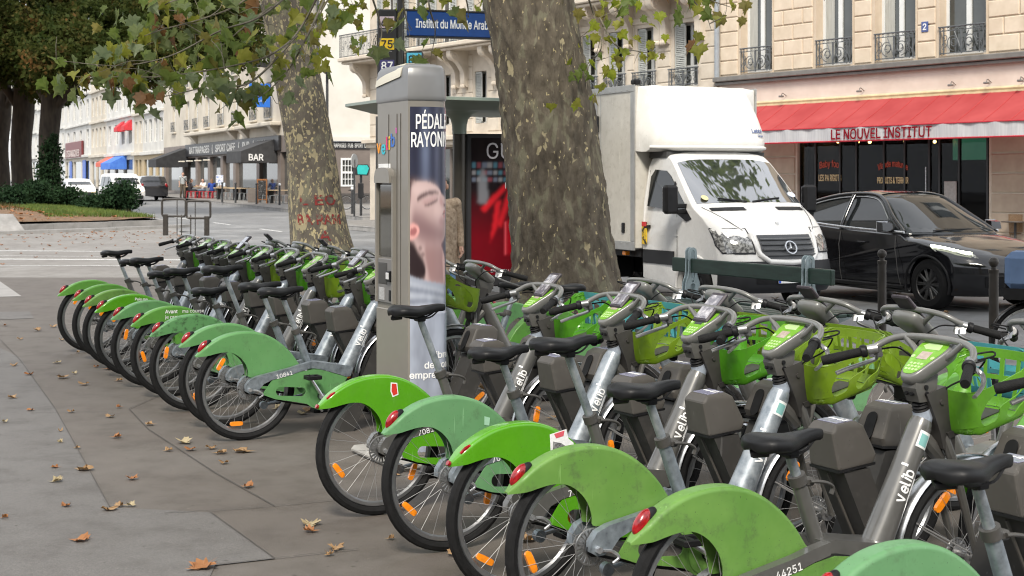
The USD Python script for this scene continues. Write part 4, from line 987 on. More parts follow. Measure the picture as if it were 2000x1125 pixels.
def blades(n, inside, h, seed):
    r = np.random.RandomState(seed); V = []
    b = inside.bounds
    while len(V) < n:
        x, y = r.uniform(b[0], b[2]), r.uniform(b[1], b[3])
        if inside.contains(Point(x, y)): V.append((x, y))
    V = np.array(V); z = moundz(V[:, 0], V[:, 1]) + 0.05
    a = r.uniform(0, 2 * PI, n); w = 0.02; hh = h * r.uniform(0.5, 1.3, n); le = r.normal(0, 0.06, (n, 2))
    A = np.c_[V[:, 0] - w * np.cos(a), V[:, 1] - w * np.sin(a), z - 0.03]; B = np.c_[V[:, 0] + w * np.cos(a), V[:, 1] + w * np.sin(a), z - 0.03]; C = np.c_[V + le, z + hh]
    return np.stack([A, B, C], 1).reshape(-1, 3), np.arange(3 * n).reshape(-1, 3)
GRS = Polygon([tuple(PCc + np.array([-0.5, 0.35])), tuple(PCc + ROW * 14 + np.array([-0.5, 0])), tuple(PCc + ROW * 14 + np.array([-5, 0])), tuple(PCc + np.array([-3.6, -1.5]))])
m = solo('grass', blades(13000, GRS, 0.14, 5), M('grass_blades', (0.06, 0.1, 0.015), 0.7, scale=1.2, c2=(0.14, 0.19, 0.03), trans=0.3), 'short green grass on the right end of the planted bed', 'grass', smooth=False, kind='stuff')
solo('undergrowth', blades(6000, pp.intersection(sbox(-30, 50, -14, 80)).difference(GRS), 0.2, 6), M('undergrowth_leaf', (0.05, 0.07, 0.015), 0.7, scale=1.0, c2=(0.13, 0.085, 0.03), trans=0.3), 'sparse weeds and dry leaves under the chestnut trees', 'undergrowth', smooth=False, kind='stuff')
def crownmat(name, stops, scale, tr=0.45):
    return usdkit.material(stage, '/World/Looks/' + name, {'g': ('geometry', {}), 'n': ('noise_texture', {'scale': scale, 'detail': 4.0, 'roughness': 0.7}), 'n2': ('geometry', {}), 'r': ('rgb_ramp', {'ramp': stops}), 'p': ('principled_bsdf', {'roughness': 0.75, 'specular_ior_level': 0.15}), 't': ('translucent_bsdf', {}), 'm': ('mix_closure', {'fac': tr}),
                            'ad': ('math', {'math_type': 'multiply_add', 'value2': 0.30, 'value3': -0.15}), 'sm': ('math', {'math_type': 'add'})},
                           [('g.position', 'n.vector'), ('n2.random_per_island', 'ad.value1'), ('ad.value', 'sm.value1'), ('n.fac', 'sm.value2'), ('sm.value', 'r.fac'), ('r.color', 'p.base_color'), ('r.color', 't.color'), ('p.BSDF', 'm.closure1'), ('t.BSDF', 'm.closure2')], surface='m.closure')
CHEST = crownmat('chestnut_crown', [(0.22, (0.03, 0.05, 0.011)), (0.40, (0.055, 0.066, 0.014)), (0.48, (0.10, 0.075, 0.021)), (0.56, (0.19, 0.095, 0.032)), (0.66, (0.13, 0.09, 0.025)), (0.8, (0.085, 0.088, 0.018))], 0.7)
GREENC = crownmat('green_crown', [(0.25, (0.03, 0.06, 0.01)), (0.5, (0.06, 0.11, 0.018)), (0.8, (0.12, 0.16, 0.025))], 0.5)
DARKSH = crownmat('dark_shrub_leaves', [(0.25, (0.012, 0.03, 0.012)), (0.5, (0.025, 0.055, 0.02)), (0.8, (0.06, 0.10, 0.03))], 1.2, 0.2)
def chestnut(px, Y, w, label, ells, seed, n, limbs):
    x = (px - 1000) / 2778 * Y
    t = Thing('chestnut_tree', label, 'tree', (0, 0, 0), 0, None)
    z0 = float(moundz(x, Y)[0]) - 0.1
    C = np.array([(x, Y, z0), (x + 0.02, Y, z0 + 1.2), (x - 0.05, Y, z0 + 3.0), (x + 0.1, Y, z0 + 5.2), (x + 0.1, Y, z0 + 8)])
    q = trunk(C - [0, 0, z0], [w * 0.56, w * 0.5, w * 0.48, w * 0.5, w * 0.35], seed, 28, 0.5, 0.06)
    t.add('trunk', mv(q, z=z0), BARKD, smooth=60)
    t.add('limb', cat([tube(smoothpath([(x, Y, z0 + a), (x + dx * 0.5, Y + dy * .5, z0 + a + dz * 0.7), (x + dx, Y + dy, z0 + a + dz)], 5), np.linspace(w * 0.28, 0.06, 11), 8) for a, dx, dy, dz in limbs]), BARKD, smooth=60)
    r = np.random.RandomState(seed); subs = []
    for (a, b, c), s in ells:
        for _ in range(11):
            d = r.normal(size=3); d /= np.linalg.norm(d); k = r.rand() ** 0.4
            q = r.uniform(0.75, 1.7)
            subs.append(((x + a + d[0] * s[0] * k, Y + b + d[1] * s[1] * k, z0 + c + d[2] * s[2] * k), (q, q, q * 0.7)))
    t.add('crown', crown_cards(n, subs, 0.22, seed, 0.32), CHEST, smooth=False, kind='stuff')
chestnut(97, 66, 0.95, 'chestnut tree with an ivy-clad dark trunk nearest the parked van', [((3.2, -1, 8.4), (4.4, 4, 2.6)), ((-1, -2, 8.6), (4, 4, 2.8)), ((1.2, -3.0, 6.6), (3.2, 2.6, 1.4)), ((5.6, 0, 9.4), (3.6, 3.4, 1.9)), ((7.8, 2, 9.8), (2.8, 2.6, 1.7)), ((3.4, -2, 7.0), (3.8, 2.4, 1.3)), ((6.8, -1, 8.2), (2.6, 2.4, 1.2)), ((1, 1, 11), (6, 4, 2))], 31, 80000, [(4.4, 3.2, -1, 2.2), (4.8, -2.2, 0, 2.6), (4.9, 1.8, 2, 3)])
chestnut(43, 72, 1.05, 'thick chestnut tree, second trunk from the left edge', [((0, -2, 8.2), (4.2, 4, 2.8)), ((-2, -5, 7.0), (3.4, 3, 1.7))], 32, 44000, [(4.6, 2.0, -1, 2.4), (4.8, -2.4, 0, 2.2)])
chestnut(4, 76, 0.8, 'chestnut tree whose trunk touches the left edge of the picture', [((-1, -2, 8.4), (4.2, 4, 2.8)), ((-1, -6, 7.2), (3.4, 3, 1.6))], 33, 34000, [(4.6, 2.0, -1, 2.4), (4.8, -2.4, 0, 2.2)])
def shrub(px, Y, w, h, label, seed, n=2600, mat=None):
    x = (px - 1000) / 2778 * Y; z0 = float(moundz(x, Y)[0]) - 0.1
    t = Thing('shrub', label, 'shrub')
    r = np.random.RandomState(seed)
    t.add('stem', cat([tube([(x, Y, z0), (x + r.uniform(-.4, .4) * w, Y + r.uniform(-.3, .3) * w, z0 + h * r.uniform(0.5, 0.9))], [0.03, 0.008], 5) for _ in range(9)]), BARKD)
    t.add('foliage', crown_cards(n, [((x, Y, z0 + h * 0.45), (w * 0.5, w * 0.45, h * 0.42)), ((x + w * 0.12, Y, z0 + h * 0.72), (w * 0.25, w * 0.25, h * 0.28))], 0.13, seed, 0.13), mat or DARKSH, smooth=False, kind='stuff')
shrub(232, 56.5, 1.7, 1.45, 'dense dark holly bush in front of the white van', 51, 4200)
shrub(182, 57.5, 1.1, 0.8, 'low round bush just left of the holly bush', 52)
shrub(60, 60, 2.0, 1.3, 'tall dark shrub between the chestnut trunks', 53, 4200)
shrub(12, 56, 1.7, 0.9, 'dark shrub at the left edge under the chestnuts', 54, 3200)
shrub(128, 61, 1.6, 1.2, 'loose shrub at the foot of the ivy-clad trunk', 55, 2600)
shrub(97, 65.2, 1.1, 3.6, 'ivy mass climbing the dark chestnut trunk', 56, 3400)
# ================================================================== the share bicycles
TUBE_G = M('frame_grey_paint', (0.115, 0.113, 0.107), 0.3, 0.3, var=0.1, scale=14, coat=0.4)
TUBE_Z = M('frame_galvanised', (0.19, 0.22, 0.245), 0.4, 0.5, scale=22, c2=(0.36, 0.39, 0.415), detail=3, rvar=0.1)
STAY_Z = M('stay_blue_grey', (0.16, 0.185, 0.21), 0.42, 0.5, scale=26, c2=(0.28, 0.32, 0.35), rvar=0.1)
FEN = {
    'bright': Mworn('fender_bright_green', (0.0731, 0.2666, 0.0086), (0.086, 0.301, 0.01118), 0.22, 0.5, amount=0.12),
    'pale': Mworn('fender_pale_green', (0.086, 0.2322, 0.0774), (0.1118, 0.2709, 0.0989), 0.44, 0.05),
    'mint': Mworn('fender_mint_green', (0.0989, 0.2408, 0.1032), (0.1247, 0.2752, 0.1247), 0.44, 0.05),
    'worn': Mworn('fender_worn_green', (0.0946, 0.215, 0.0387), (0.1333, 0.2666, 0.0559), 0.46, 0.05, amount=0.7),
    'leaf': Mworn('fender_leaf_green', (0.0731, 0.2236, 0.0301), (0.0989, 0.2666, 0.043), 0.4, 0.1),
    'dirty': M('fender_dirty_green', (0.0387, 0.0946, 0.0344), 0.5, scale=26, c2=(0.086, 0.2322, 0.0817), detail=8, lo=0.36, hi=0.5),
}
BASK = {
    'green': Mworn('basket_green', (0.05, 0.21, 0.008), (0.075, 0.26, 0.012), 0.34, 0.15, amount=0.35),
    'lime': Mworn('basket_lime', (0.115, 0.2, 0.009), (0.155, 0.25, 0.013), 0.36, 0.1, amount=0.5),
    'grass': Mworn('basket_grass_green', (0.08, 0.24, 0.014), (0.11, 0.29, 0.02), 0.34, 0.1, amount=0.35),
    'teal': Mworn('basket_teal', (0.04, 0.2, 0.23), (0.055, 0.26, 0.285), 0.34, 0.1, amount=0.3),
}
TYRE = M('tyre_rubber', (0.009, 0.009, 0.0095), 0.78, var=0.3, scale=40, bump=0.3, bscale=250, spec=0.25)
RIM = M('wheel_rim', (0.4, 0.41, 0.425), 0.3, 0.9, var=0.12, scale=18)
SPOKE = M('steel_spokes', (0.3, 0.3, 0.3), 0.5, 0.4, var=0.1)
HUBM = M('hub_cooling_disc', (0.28, 0.28, 0.28), 0.4, 0.8, var=0.3, scale=60)
ORANGE = M('orange_reflector', (0.85, 0.25, 0.01), 0.25, var=0.12, scale=60, coat=0.8)
REDL = M('red_tail_light', (0.25, 0.004, 0.006), 0.2, var=0.5, scale=45, coat=0.5)
SADDLE = M('saddle_vinyl', (0.009, 0.0092, 0.010), 0.45, var=0.15, scale=20, bump=0.1, bscale=500, spec=0.25)
GRIP = M('grip_rubber', (0.009, 0.009, 0.009), 0.65, var=0.2, scale=60, bump=0.4, bscale=400, spec=0.2)
CONS = M('console_grey', (0.15, 0.15, 0.142), 0.35, 0.1, var=0.08, scale=20, coat=0.3)
HEADG = M('steering_head_grey', (0.085, 0.082, 0.075), 0.45, 0.1, var=0.1, scale=20)
COLLAR = M('headset_collar', (0.32, 0.36, 0.42), 0.35, 0.3, var=0.12, scale=30)
MOUNT = M('basket_bracket', (0.042, 0.039, 0.036), 0.5, var=0.15, scale=20)
LEV = M('brake_lever_metal', (0.36, 0.36, 0.36), 0.34, 0.9, var=0.1)
KEYG = M('console_green_face', (0.16, 0.38, 0.025), 0.3, var=0.12, scale=60, coat=0.5)
KEYW = M('console_key_print', (0.42, 0.58, 0.26), 0.4, var=0.05)
SCREEN = M('console_screen', (0.42, 0.34, 0.29), 0.2, var=0.15, scale=60, coat=0.8)
SCREEND = M('console_screen_dark', (0.05, 0.06, 0.065), 0.15, var=0.15, scale=60, coat=0.8)
POUCH = M('phone_pouch_cloth', (0.035, 0.028, 0.035), 0.55, var=0.2, scale=40)
POUCHW = M('phone_pouch_window', (0.1, 0.09, 0.11), 0.1, scale=28, c2=(0.5, 0.48, 0.5), lo=0.45, hi=0.7, coat=1.0, detail=3, bump=0.5, bscale=40)
STICK = M('white_sticker', (0.7, 0.72, 0.7), 0.4, var=0.08, scale=60)
DOCKM = Mworn('dock_grey_brown', (0.066, 0.061, 0.055), (0.078, 0.072, 0.065), 0.48, 0.0, dirt=(0.15, 0.14, 0.125), amount=0.3, spec=0.3)
DOCKP = Mworn('dock_post_grey', (0.036, 0.035, 0.033), (0.045, 0.043, 0.041), 0.5, 0.0, dirt=(0.11, 0.10, 0.09), amount=0.35, spec=0.25)
PLATE = M('dock_label_plate', (0.13, 0.13, 0.2), 0.3, scale=120, c2=(0.3, 0.3, 0.4), coat=0.5)

def spline2(P, k=4):
    q = smoothpath([(x, 0, z) for x, z in P], k)
    return q[:, [0, 2]]

# ---- wheels (local: axle at origin, in the xz plane)
_r = random.Random(4)
W_TYRE = cat([ring(0.311, 0.0235, 44, 8)])
W_RIM = ring(0.279, 0.0115, 44, 6, sx=1.0, sz=1.35)
def _spokes(n, hubr, y, seed=0):
    out = []
    for k in range(n):
        a = 2 * PI * k / n; b = a + (0.5 if k % 2 else -0.5) * 0.95
        s = 1 if (k // 2) % 2 else -1
        p0 = (hubr * cos(b), s * y, hubr * sin(b)); p1 = (0.268 * cos(a), s * 0.006, 0.268 * sin(a))
        out.append(cyl(p0, p1, 0.001, n=4))
    return cat(out)
W_SPOKES = _spokes(28, 0.032, 0.026)
def _hub(fins=22, R=0.066, side=-1):
    out = [cyl((0, -0.045, 0), (0, 0.045, 0), 0.017, n=12), cyl((0, -0.032, 0), (0, -0.027, 0), 0.034, n=14), cyl((0, 0.027, 0), (0, 0.032, 0), 0.034, n=14)]
    for k in range(fins):
        a = 2 * PI * k / fins
        b = bx(0.03, R, -0.0025, 0.0025, -0.0045, 0.0045)
        b = xf(b, basis((0, side * 0.042, 0), (cos(a), 0, sin(a)), (0, 1, 0), (-sin(a), 0, cos(a))))
        out.append(b)
    out.append(xf(ring(R, 0.004, 30, 6), basis((0, side * 0.042, 0), (1, 0, 0), (0, 1, 0), (0, 0, 1))))
    return cat(out)
W_HUB = _hub()
W_HUBF = _hub(18, 0.05, 1)
W_REFL = cat([hull([(sx * x, sy * y, sz * z) for x, y, z in ((0.043, 0.004, 0.006), (0.036, 0.007, 0.012), (0.02, 0.008, 0.0135)) for sx in (1, -1) for sy in (1, -1) for sz in (1, -1)])])

def add_wheel(t, name, c, phase, hub, refl=(0.0, 2.3)):
    T0 = basis((c[0], 0, c[1]), (cos(phase), 0, sin(phase)), (0, 1, 0), (-sin(phase), 0, cos(phase)))
    w = t.add(name, xf(W_RIM, T0), RIM)
    t.add('tyre', xf(W_TYRE, T0), TYRE, w)
    t.add('spokes', xf(W_SPOKES, T0), SPOKE, w)
    t.add('hub', xf(hub, T0), HUBM, w)
    for a in refl:
        a += phase
        R = 0.232
        t.add('reflector', xf(W_REFL, basis((c[0] + R * cos(a), 0, c[1] + R * sin(a)), (-sin(a + .25), 0, cos(a + .25)), (0, 1, 0), (-cos(a + .25), 0, -sin(a + .25)))), ORANGE, w)

# ---- rear fender: a moulded cover, open below, over the wheel
_OUT = [(-0.33, 0.562), (-0.298, 0.595), (-0.265, 0.623), (-0.22, 0.652), (-0.17, 0.676), (-0.118, 0.692), (-0.05, 0.702), (0.019, 0.702), (0.077, 0.693), (0.135, 0.674), (0.194, 0.642), (0.253, 0.597), (0.3, 0.549), (0.336, 0.501), (0.356, 0.470)]
_INN = [(-0.33, 0.554), (-0.29, 0.557), (-0.25, 0.563), (-0.2, 0.573), (-0.152, 0.578), (-0.1, 0.571), (-0.05, 0.541), (-0.012, 0.495), (0.005, 0.446), (0.01, 0.41), (0.065, 0.408), (0.158, 0.42), (0.276, 0.44), (0.32, 0.452), (0.354, 0.462)]
def _fender(wide=0.038, rnd=0.016):
    O = spline2(_OUT, 3); I = spline2(_INN, 3)
    n = min(len(O), len(I))
    secs = []
    for k in range(n):
        o, i = O[k], I[k]
        d = o - i; L = np.hypot(*d) + 1e-9; d = d / L
        tip = min(1.0, 0.35 + k / 8.0)
        w = wide * tip
        rr = min(rnd, L * 0.45)
        pts = []
        pts.append((i, -w))
        m1 = o - d * rr
        for a in np.linspace(0, PI / 2, 4):
            pts.append((m1 + d * rr * sin(a), -w + (rnd * tip) * (1 - cos(a))))
        for a in np.linspace(PI / 2, 0, 4):
            pts.append((m1 + d * rr * sin(a), w - (rnd * tip) * (1 - cos(a))))
        pts.append((i, w))
        th = 0.003
        pts.append((i, w - th))
        pts.append((o - d * min(rr + 0.003, L * 0.6), w - th))
        pts.append((o - d * min(rr + 0.003, L * 0.6), -w + th))
        pts.append((i, -w + th))
        secs.append([(p[0], y, p[1]) for p, y in pts])
    return loft(secs)
B_FENDER = _fender()
# its raised rim line near the outer edge, on both sides
def _fender_lip():
    O = spline2(_OUT, 3)
    c = np.array([0.0, 0.33])
    P = O + (c - O) / np.linalg.norm(c - O, axis=1, keepdims=True) * 0.022
    return P
B_LIGHT = mv(xf(ball((0, 0, 0), 1, 2, (0.047, 0.021, 0.024)), roty(0.92)), x=-0.280, z=0.617)
B_LIGHTB = mv(xf(ball((0, 0, 0), 1, 2, (0.052, 0.019, 0.026)), roty(0.86)), x=-0.263, z=0.618)
def _cap(c, r, h):
    return cyl(c, (c[0] - h * 0.8, c[1], c[2] + h * .6), r, r * 0.8, 12)
B_LIGHT2 = cat([cyl((-0.325, -0.012, 0.566), (-0.335, -0.012, 0.572), 0.011, n=12)])
B_LIGHT3 = cat([tube([(-0.285, -0.026, 0.605), (-0.262, -0.028, 0.623), (-0.243, -0.03, 0.634)], [0.006, 0.008, 0.005], 6, flat=1.0)])

# ---- frame
_STAY = [(-0.029, 0.327), (-0.026, 0.362), (0.0, 0.397), (0.051, 0.417), (0.15, 0.435), (0.267, 0.456), (0.338, 0.474), (0.41, 0.488), (0.41, 0.446), (0.338, 0.43), (0.267, 0.409), (0.15, 0.389), (0.095, 0.366), (0.063, 0.330), (0.028, 0.312), (0.0, 0.310)]
_YOKE = [(0.40, 0.487), (0.45, 0.486), (0.506, 0.476), (0.604, 0.458), (0.69, 0.445), (0.72, 0.43), (0.70, 0.375), (0.672, 0.372), (0.628, 0.39), (0.506, 0.429), (0.45, 0.442), (0.40, 0.446)]
B_STAYS = cat([prism(_STAY, -0.088, -0.05), prism(_STAY, 0.05, 0.088)])
B_YOKE = prism(_YOKE, -0.068, 0.068)
DT0, DT1 = np.array([0.685, 0, 0.415]), np.array([0.908, 0, 0.837])
DTd = (DT1 - DT0) / np.linalg.norm(DT1 - DT0)
B_DOWN = tube([DT0, DT0 + DTd * 0.1, DT0 + DTd * 0.3, DT1 - DTd * 0.03, DT1], [0.054, 0.051, 0.046, 0.043, 0.036], 20)
SA = np.array([-0.378, 0, 0.926])
SP0, SPC = np.array([0.43, 0, 0.46]), np.array([0.345, 0, 0.683])
B_SEATTUBE = tube([SP0, SPC - SA * 0.005], [0.027, 0.025], 14)
B_CLAMP = cat([tube([SPC - SA * 0.014, SPC + SA * 0.02], 0.031, 14), cbx(0.36, 0.40, -0.024, 0.024, 0.662, 0.69, 0.006)])
B_CLEVER = tube(smoothpath([(0.375, -0.028, 0.68), (0.405, -0.034, 0.678), (0.445, -0.034, 0.668), (0.468, -0.032, 0.652), (0.463, -0.03, 0.63)], 4), [0.009] * 17, 8, flat=0.7)
_GUARD = [(0.086, 0.297), (0.103, 0.323), (0.15, 0.385), (0.267, 0.407), (0.338, 0.427), (0.434, 0.438), (0.506, 0.427), (0.671, 0.371), (0.653, 0.345), (0.604, 0.314), (0.567, 0.273), (0.549, 0.212), (0.519, 0.18), (0.476, 0.172), (0.428, 0.187), (0.386, 0.216), (0.315, 0.233), (0.173, 0.262)]
_slot = LineString([(0.205, 0.311), (0.35, 0.297)]).buffer(0.029)
_g = Polygon(_GUARD).buffer(0.008).buffer(-0.008)
B_GUARD = cat([prism(_g.difference(_slot).difference(Point(0.482, 0.262).buffer(0.02)), -0.086, -0.079),
               prism(Point(0.478, 0.262).buffer(0.078).difference(Point(0.482, 0.262).buffer(0.024)), -0.09, -0.085)])
B_GUARDB = cat([cyl((x, -0.089, z), (x, -0.084, z), 0.007, n=8) for x, z in ((0.6, 0.372), (0.56, 0.388), (0.3, 0.39))])
B_CHAIN = cat([tube([(0.02, -0.06, 0.305), (0.25, -0.06, 0.235), (0.46, -0.06, 0.19)], 0.006, 5), tube([(0.02, -0.06, 0.36), (0.46, -0.06, 0.33)], 0.006, 5), cyl((0.48, -0.066, 0.262), (0.48, -0.054, 0.262), 0.07, n=20), cyl((0, -0.064, 0.332), (0, -0.056, 0.332), 0.03, n=14)])
B_BB = cyl((0.482, -0.1, 0.262), (0.482, 0.1, 0.262), 0.022, n=14)
B_NUT = cat([cyl((0.0, -0.105, 0.335), (0.0, -0.085, 0.335), 0.013, n=6), tube(smoothpath([(0.02, -0.094, 0.33), (0.055, -0.098, 0.325), (0.085, -0.098, 0.3), (0.06, -0.096, 0.28)], 4), 0.006, 6)])
B_NUT2 = cyl((0, 0.085, 0.335), (0, 0.105, 0.335), 0.013, n=6)
B_STAND = cat([tube([(0.42, 0.09, 0.25), (0.15, 0.1, 0.20)], 0.010, 8), cyl((0.155, 0.085, 0.2), (0.155, 0.115, 0.2), 0.026, n=14)])

def crank_set(a):
    """Two crank arms at opposite angles, pedals level."""
    out = []
    for s, ang in ((-1, a), (1, a + PI)):
        y = s * 0.112
        e = np.array([0.482 + 0.165 * cos(ang), y + s * 0.008, 0.262 + 0.165 * sin(ang)])
        arm = tube([(0.482, y, 0.262), e], [0.016, 0.011], 8, flat=0.8)
        arm = cat([arm, cyl((0.482, y - s * 0.012, 0.262), (0.482, y + s * 0.012, 0.262), 0.021, n=12)])
        pc = e + np.array([0, s * 0.06, 0])
        ped = cat([cbx(pc[0] - 0.045, pc[0] + 0.045, pc[1] - 0.044, pc[1] - 0.032, pc[2] - 0.013, pc[2] + 0.013, 0.004), cbx(pc[0] - 0.045, pc[0] + 0.045, pc[1] + 0.032, pc[1] + 0.044, pc[2] - 0.013, pc[2] + 0.013, 0.004),
                   cbx(pc[0] - 0.05, pc[0] - 0.036, pc[1] - 0.04, pc[1] + 0.04, pc[2] - 0.013, pc[2] + 0.013, 0.004), cbx(pc[0] + 0.036, pc[0] + 0.05, pc[1] - 0.04, pc[1] + 0.04, pc[2] - 0.013, pc[2] + 0.013, 0.004),
                   cyl((pc[0], e[1], pc[2]), (pc[0], pc[1] + s * 0.03, pc[2]), 0.013, n=8)])
        out.append((arm, ped))
    return out

# ---- saddle (clamp at origin)
def _saddle():
    # stations along x: (x, half width, z top, drop at edge)
    st = [(-0.186, 0.02, 0.024, 0.02), (-0.178, 0.062, 0.036, 0.034), (-0.155, 0.084, 0.046, 0.042), (-0.12, 0.092, 0.048, 0.045), (-0.08, 0.086, 0.043, 0.045), (-0.04, 0.066, 0.038, 0.042),
          (0.0, 0.042, 0.037, 0.036), (0.04, 0.028, 0.041, 0.03), (0.08, 0.022, 0.045, 0.027), (0.105, 0.018, 0.044, 0.025), (0.118, 0.009, 0.038, 0.018)]
    xs = np.array([s[0] for s in st]); X = np.linspace(xs[0], xs[-1], 26)
    W, Z, D = (np.interp(X, xs, [s[k] for s in st]) for k in (1, 2, 3))
    from scipy.ndimage import gaussian_filter1d as gf
    W = np.maximum(gf(W, 0.8, mode='nearest'), 0.006); Z = gf(Z, 1.0, mode='nearest')
    secs = []
    for x, w, z, d in zip(X, W, Z, D):
        pts = []
        for a in np.linspace(0, PI, 13):
            c_, s_ = cos(a), sin(a)
            yy = -w * np.sign(c_) * abs(c_) ** 0.75
            zz = z - d + d * abs(s_) ** 0.62 - 0.004 * (1 - abs(c_)) * (w > 0.05)
            pts.append((x, yy, zz))
        pts += [(x, w * 0.75, z - d - 0.012), (x, 0, z - d * 0.75 - 0.012), (x, -w * 0.75, z - d - 0.012)]
        secs.append(pts)
    return loft(secs)[0], loft(secs)[1]
B_SADDLE = mv(_saddle(), x=0.02, z=0.03)
B_RAILS = cat([tube(smoothpath([(-0.10, s * 0.035, 0.03), (-0.06, s * 0.03, 0.008), (0.04, s * 0.024, 0.006), (0.1, s * 0.012, 0.04)], 4), 0.0045, 6) for s in (-1, 1)] + [cbx(-0.022, 0.022, -0.03, 0.03, -0.012, 0.016, 0.005), tube([(-0.12, -0.04, 0.018), (-0.15, 0, 0.01), (-0.12, 0.04, 0.018)], 0.012, 6)])

# ---- front end
SD = np.array([-0.27, 0, 0.963])        # steering axis, upwards
B_COLLAR = tube([DT1 - DTd * 0.012, DT1 + DTd * 0.01, DT1 + np.array([-0.004, 0, 0.035])], [0.036, 0.034, 0.031], 16)
B_BOOT = cat([xf(lathe([(0.026, 0), (0.03, 0.006), (0.025, 0.012), (0.03, 0.018), (0.025, 0.024), (0.029, 0.03), (0.024, 0.036)], 14), basis(DT1 + np.array([-0.004, 0, 0.03]), (SD[2], 0, -SD[0]), (0, 1, 0), SD))])
_h = DT1 + np.array([-0.012, 0, 0.066])
B_HEAD = cat([hull([(_h[0] + dx, dy, _h[2] + dz) for dx, dy, dz in ((-0.03, 0.03, 0), (0.035, 0.03, 0), (-0.03, -0.03, 0), (0.035, -0.03, 0), (-0.052, 0.034, 0.05), (0.05, 0.034, 0.05), (-0.052, -0.034, 0.05), (0.05, -0.034, 0.05), (-0.045, 0.028, 0.085), (0.06, 0.028, 0.095), (-0.045, -0.028, 0.085), (0.06, -0.028, 0.095))])])
B_BOLTS = cat([cyl((_h[0] + x, -0.039, _h[2] + z), (_h[0] + x, -0.03, _h[2] + z), 0.0085, n=10) for x, z in ((0.0, 0.028), (-0.004, 0.052))] + [cyl((_h[0] - 0.056 + 0.01 * k, dy, _h[2] + 0.03), (_h[0] - 0.03, dy, _h[2] + 0.03 ), 0.007, n=8) for k, dy in ((0, 0.012), (0, -0.012))])
CO, CP = np.array([0.925, 0, 1.035]), math.radians(33)
MC = basis(CO, (cos(CP), 0, sin(CP)), (0, 1, 0), (-sin(CP), 0, cos(CP)))
def _shield(s=1.0, lf=0.118, lr=-0.112):
    P = [(lr, 0.0), (lr + 0.004, 0.022), (lr + 0.03, 0.042), (-0.03, 0.056), (0.03, 0.072), (0.07, 0.077), (0.1, 0.07), (lf - 0.004, 0.045), (lf, 0.0)]
    q = smoothpath([(x, y, 0) for x, y in P], 3)[:, :2]
    full = np.vstack([q, q[-2:0:-1] * [1, -1]])
    return full * s
def _console():
    o = _shield()
    c = o.mean(0)
    secs = []
    for sc, z in ((0.62, -0.036), (0.86, -0.028), (0.98, -0.01), (1.0, 0.004), (0.985, 0.014), (0.94, 0.02), (0.88, 0.0225)):
        secs.append([(*(c + (p - c) * sc), z) for p in o])
    return xf(loft(secs), MC)
B_CONSOLE = _console()
_sh = Polygon(_shield(0.84)).buffer(-0.001)
B_FACE = xf(extr(_sh, 0.0215, 0.0245), MC)
B_SCREEN = xf(extr(sbox(-0.012, -0.024, 0.03, 0.024), 0.0245, 0.026), MC)
B_KEYS = xf(cat([extr(sbox(-0.074 + 0.016 * i, -0.03 + 0.016 * j, -0.064 + 0.016 * i, -0.02 + 0.016 * j), 0.0245, 0.0256) for i in range(3) for j in range(4)] + [extr(Point(0.0, 0.045).buffer(0.008), 0.0245, 0.0256), extr(Point(0.0, -0.045).buffer(0.008), 0.0245, 0.0256), extr(Polygon([(0.045, -0.04), (0.075, -0.035), (0.078, 0.03), (0.06, 0.045), (0.043, 0.02)]), 0.0245, 0.0256)]), MC)
_half = [(0.955, 0.0, 1.118), (0.955, 0.07, 1.117), (0.948, 0.14, 1.112), (0.93, 0.19, 1.10), (0.9, 0.222, 1.078), (0.868, 0.236, 1.06)]
_bar = smoothpath([(x, -y, z) for x, y, z in _half[::-1]] + _half[1:], 4)
_bar[:, 0] += 0.02
B_BAR = cat([tube(_bar, 0.0125, 10)] + [tube([(0.945, s * 0.045, 1.04), (0.965, s * 0.09, 1.075), (0.963, s * 0.135, 1.111)], 0.011, 8) for s in (-1, 1)])
def _gr(s):
    a = np.array([0.885, s * 0.237, 1.058]); d = np.array([-0.76, s * 0.60, -0.25]); d /= np.linalg.norm(d)
    return a, d
def _grip(s):
    a, d = _gr(s)
    L = 0.145
    ts = np.linspace(0.03, L + 0.03, 9)
    return tube([a + d * t for t in ts], [0.0165, 0.017, 0.0165, 0.017, 0.0175, 0.018, 0.0185, 0.0185, 0.016], 12)
B_GRIPS = [_grip(-1), _grip(1)]
B_SHIFT = [cat([tube([_gr(s)[0] + _gr(s)[1] * t for t in (0.008, 0.014, 0.028, 0.032)], [0.019, 0.0235, 0.0235, 0.019], 14)]) for s in (-1, 1)]
B_CLAMPR = [tube([_gr(s)[0] + _gr(s)[1] * t for t in (-0.03, 0.006)], 0.018, 12) for s in (-1, 1)]
def _lever(s):
    a, d = _gr(s)
    p = [a + np.array([0.02, -s * 0.01, -0.012]), a + np.array([0.045, s * 0.012, -0.035]), a + d * 0.05 + np.array([0.05, s * 0.02, -0.045]), a + d * 0.1 + np.array([0.038, s * 0.018, -0.052]), a + d * 0.125 + np.array([0.02, s * 0.016, -0.06])]
    return cat([tube(smoothpath(p, 4), 0.0065, 8, flat=1.5), hull([a + np.array(q) for q in ((0.03, -s * 0.03, 0.012), (0.0, s * 0.01, 0.012), (0.055, -s * 0.005, -0.03), (0.02, s * 0.018, -0.03), (0.04, -s * 0.03, -0.02))])])
B_LEVERS = [_lever(-1), _lever(1)]
B_CABLES = cat([tube(smoothpath([(0.93, s * 0.225, 1.06), (1.0, s * 0.2, 1.06), (1.025, s * 0.12, 1.0), (0.985, s * 0.045, 0.95), (0.96, s * 0.02, 0.9)], 5), 0.0035, 5) for s in (-1, 1)] + [tube(smoothpath([(0.92, -0.24, 1.07), (0.965, -0.27, 1.085), (0.99, -0.24, 1.095), (0.95, -0.2, 1.085)], 5), 0.0035, 5)])
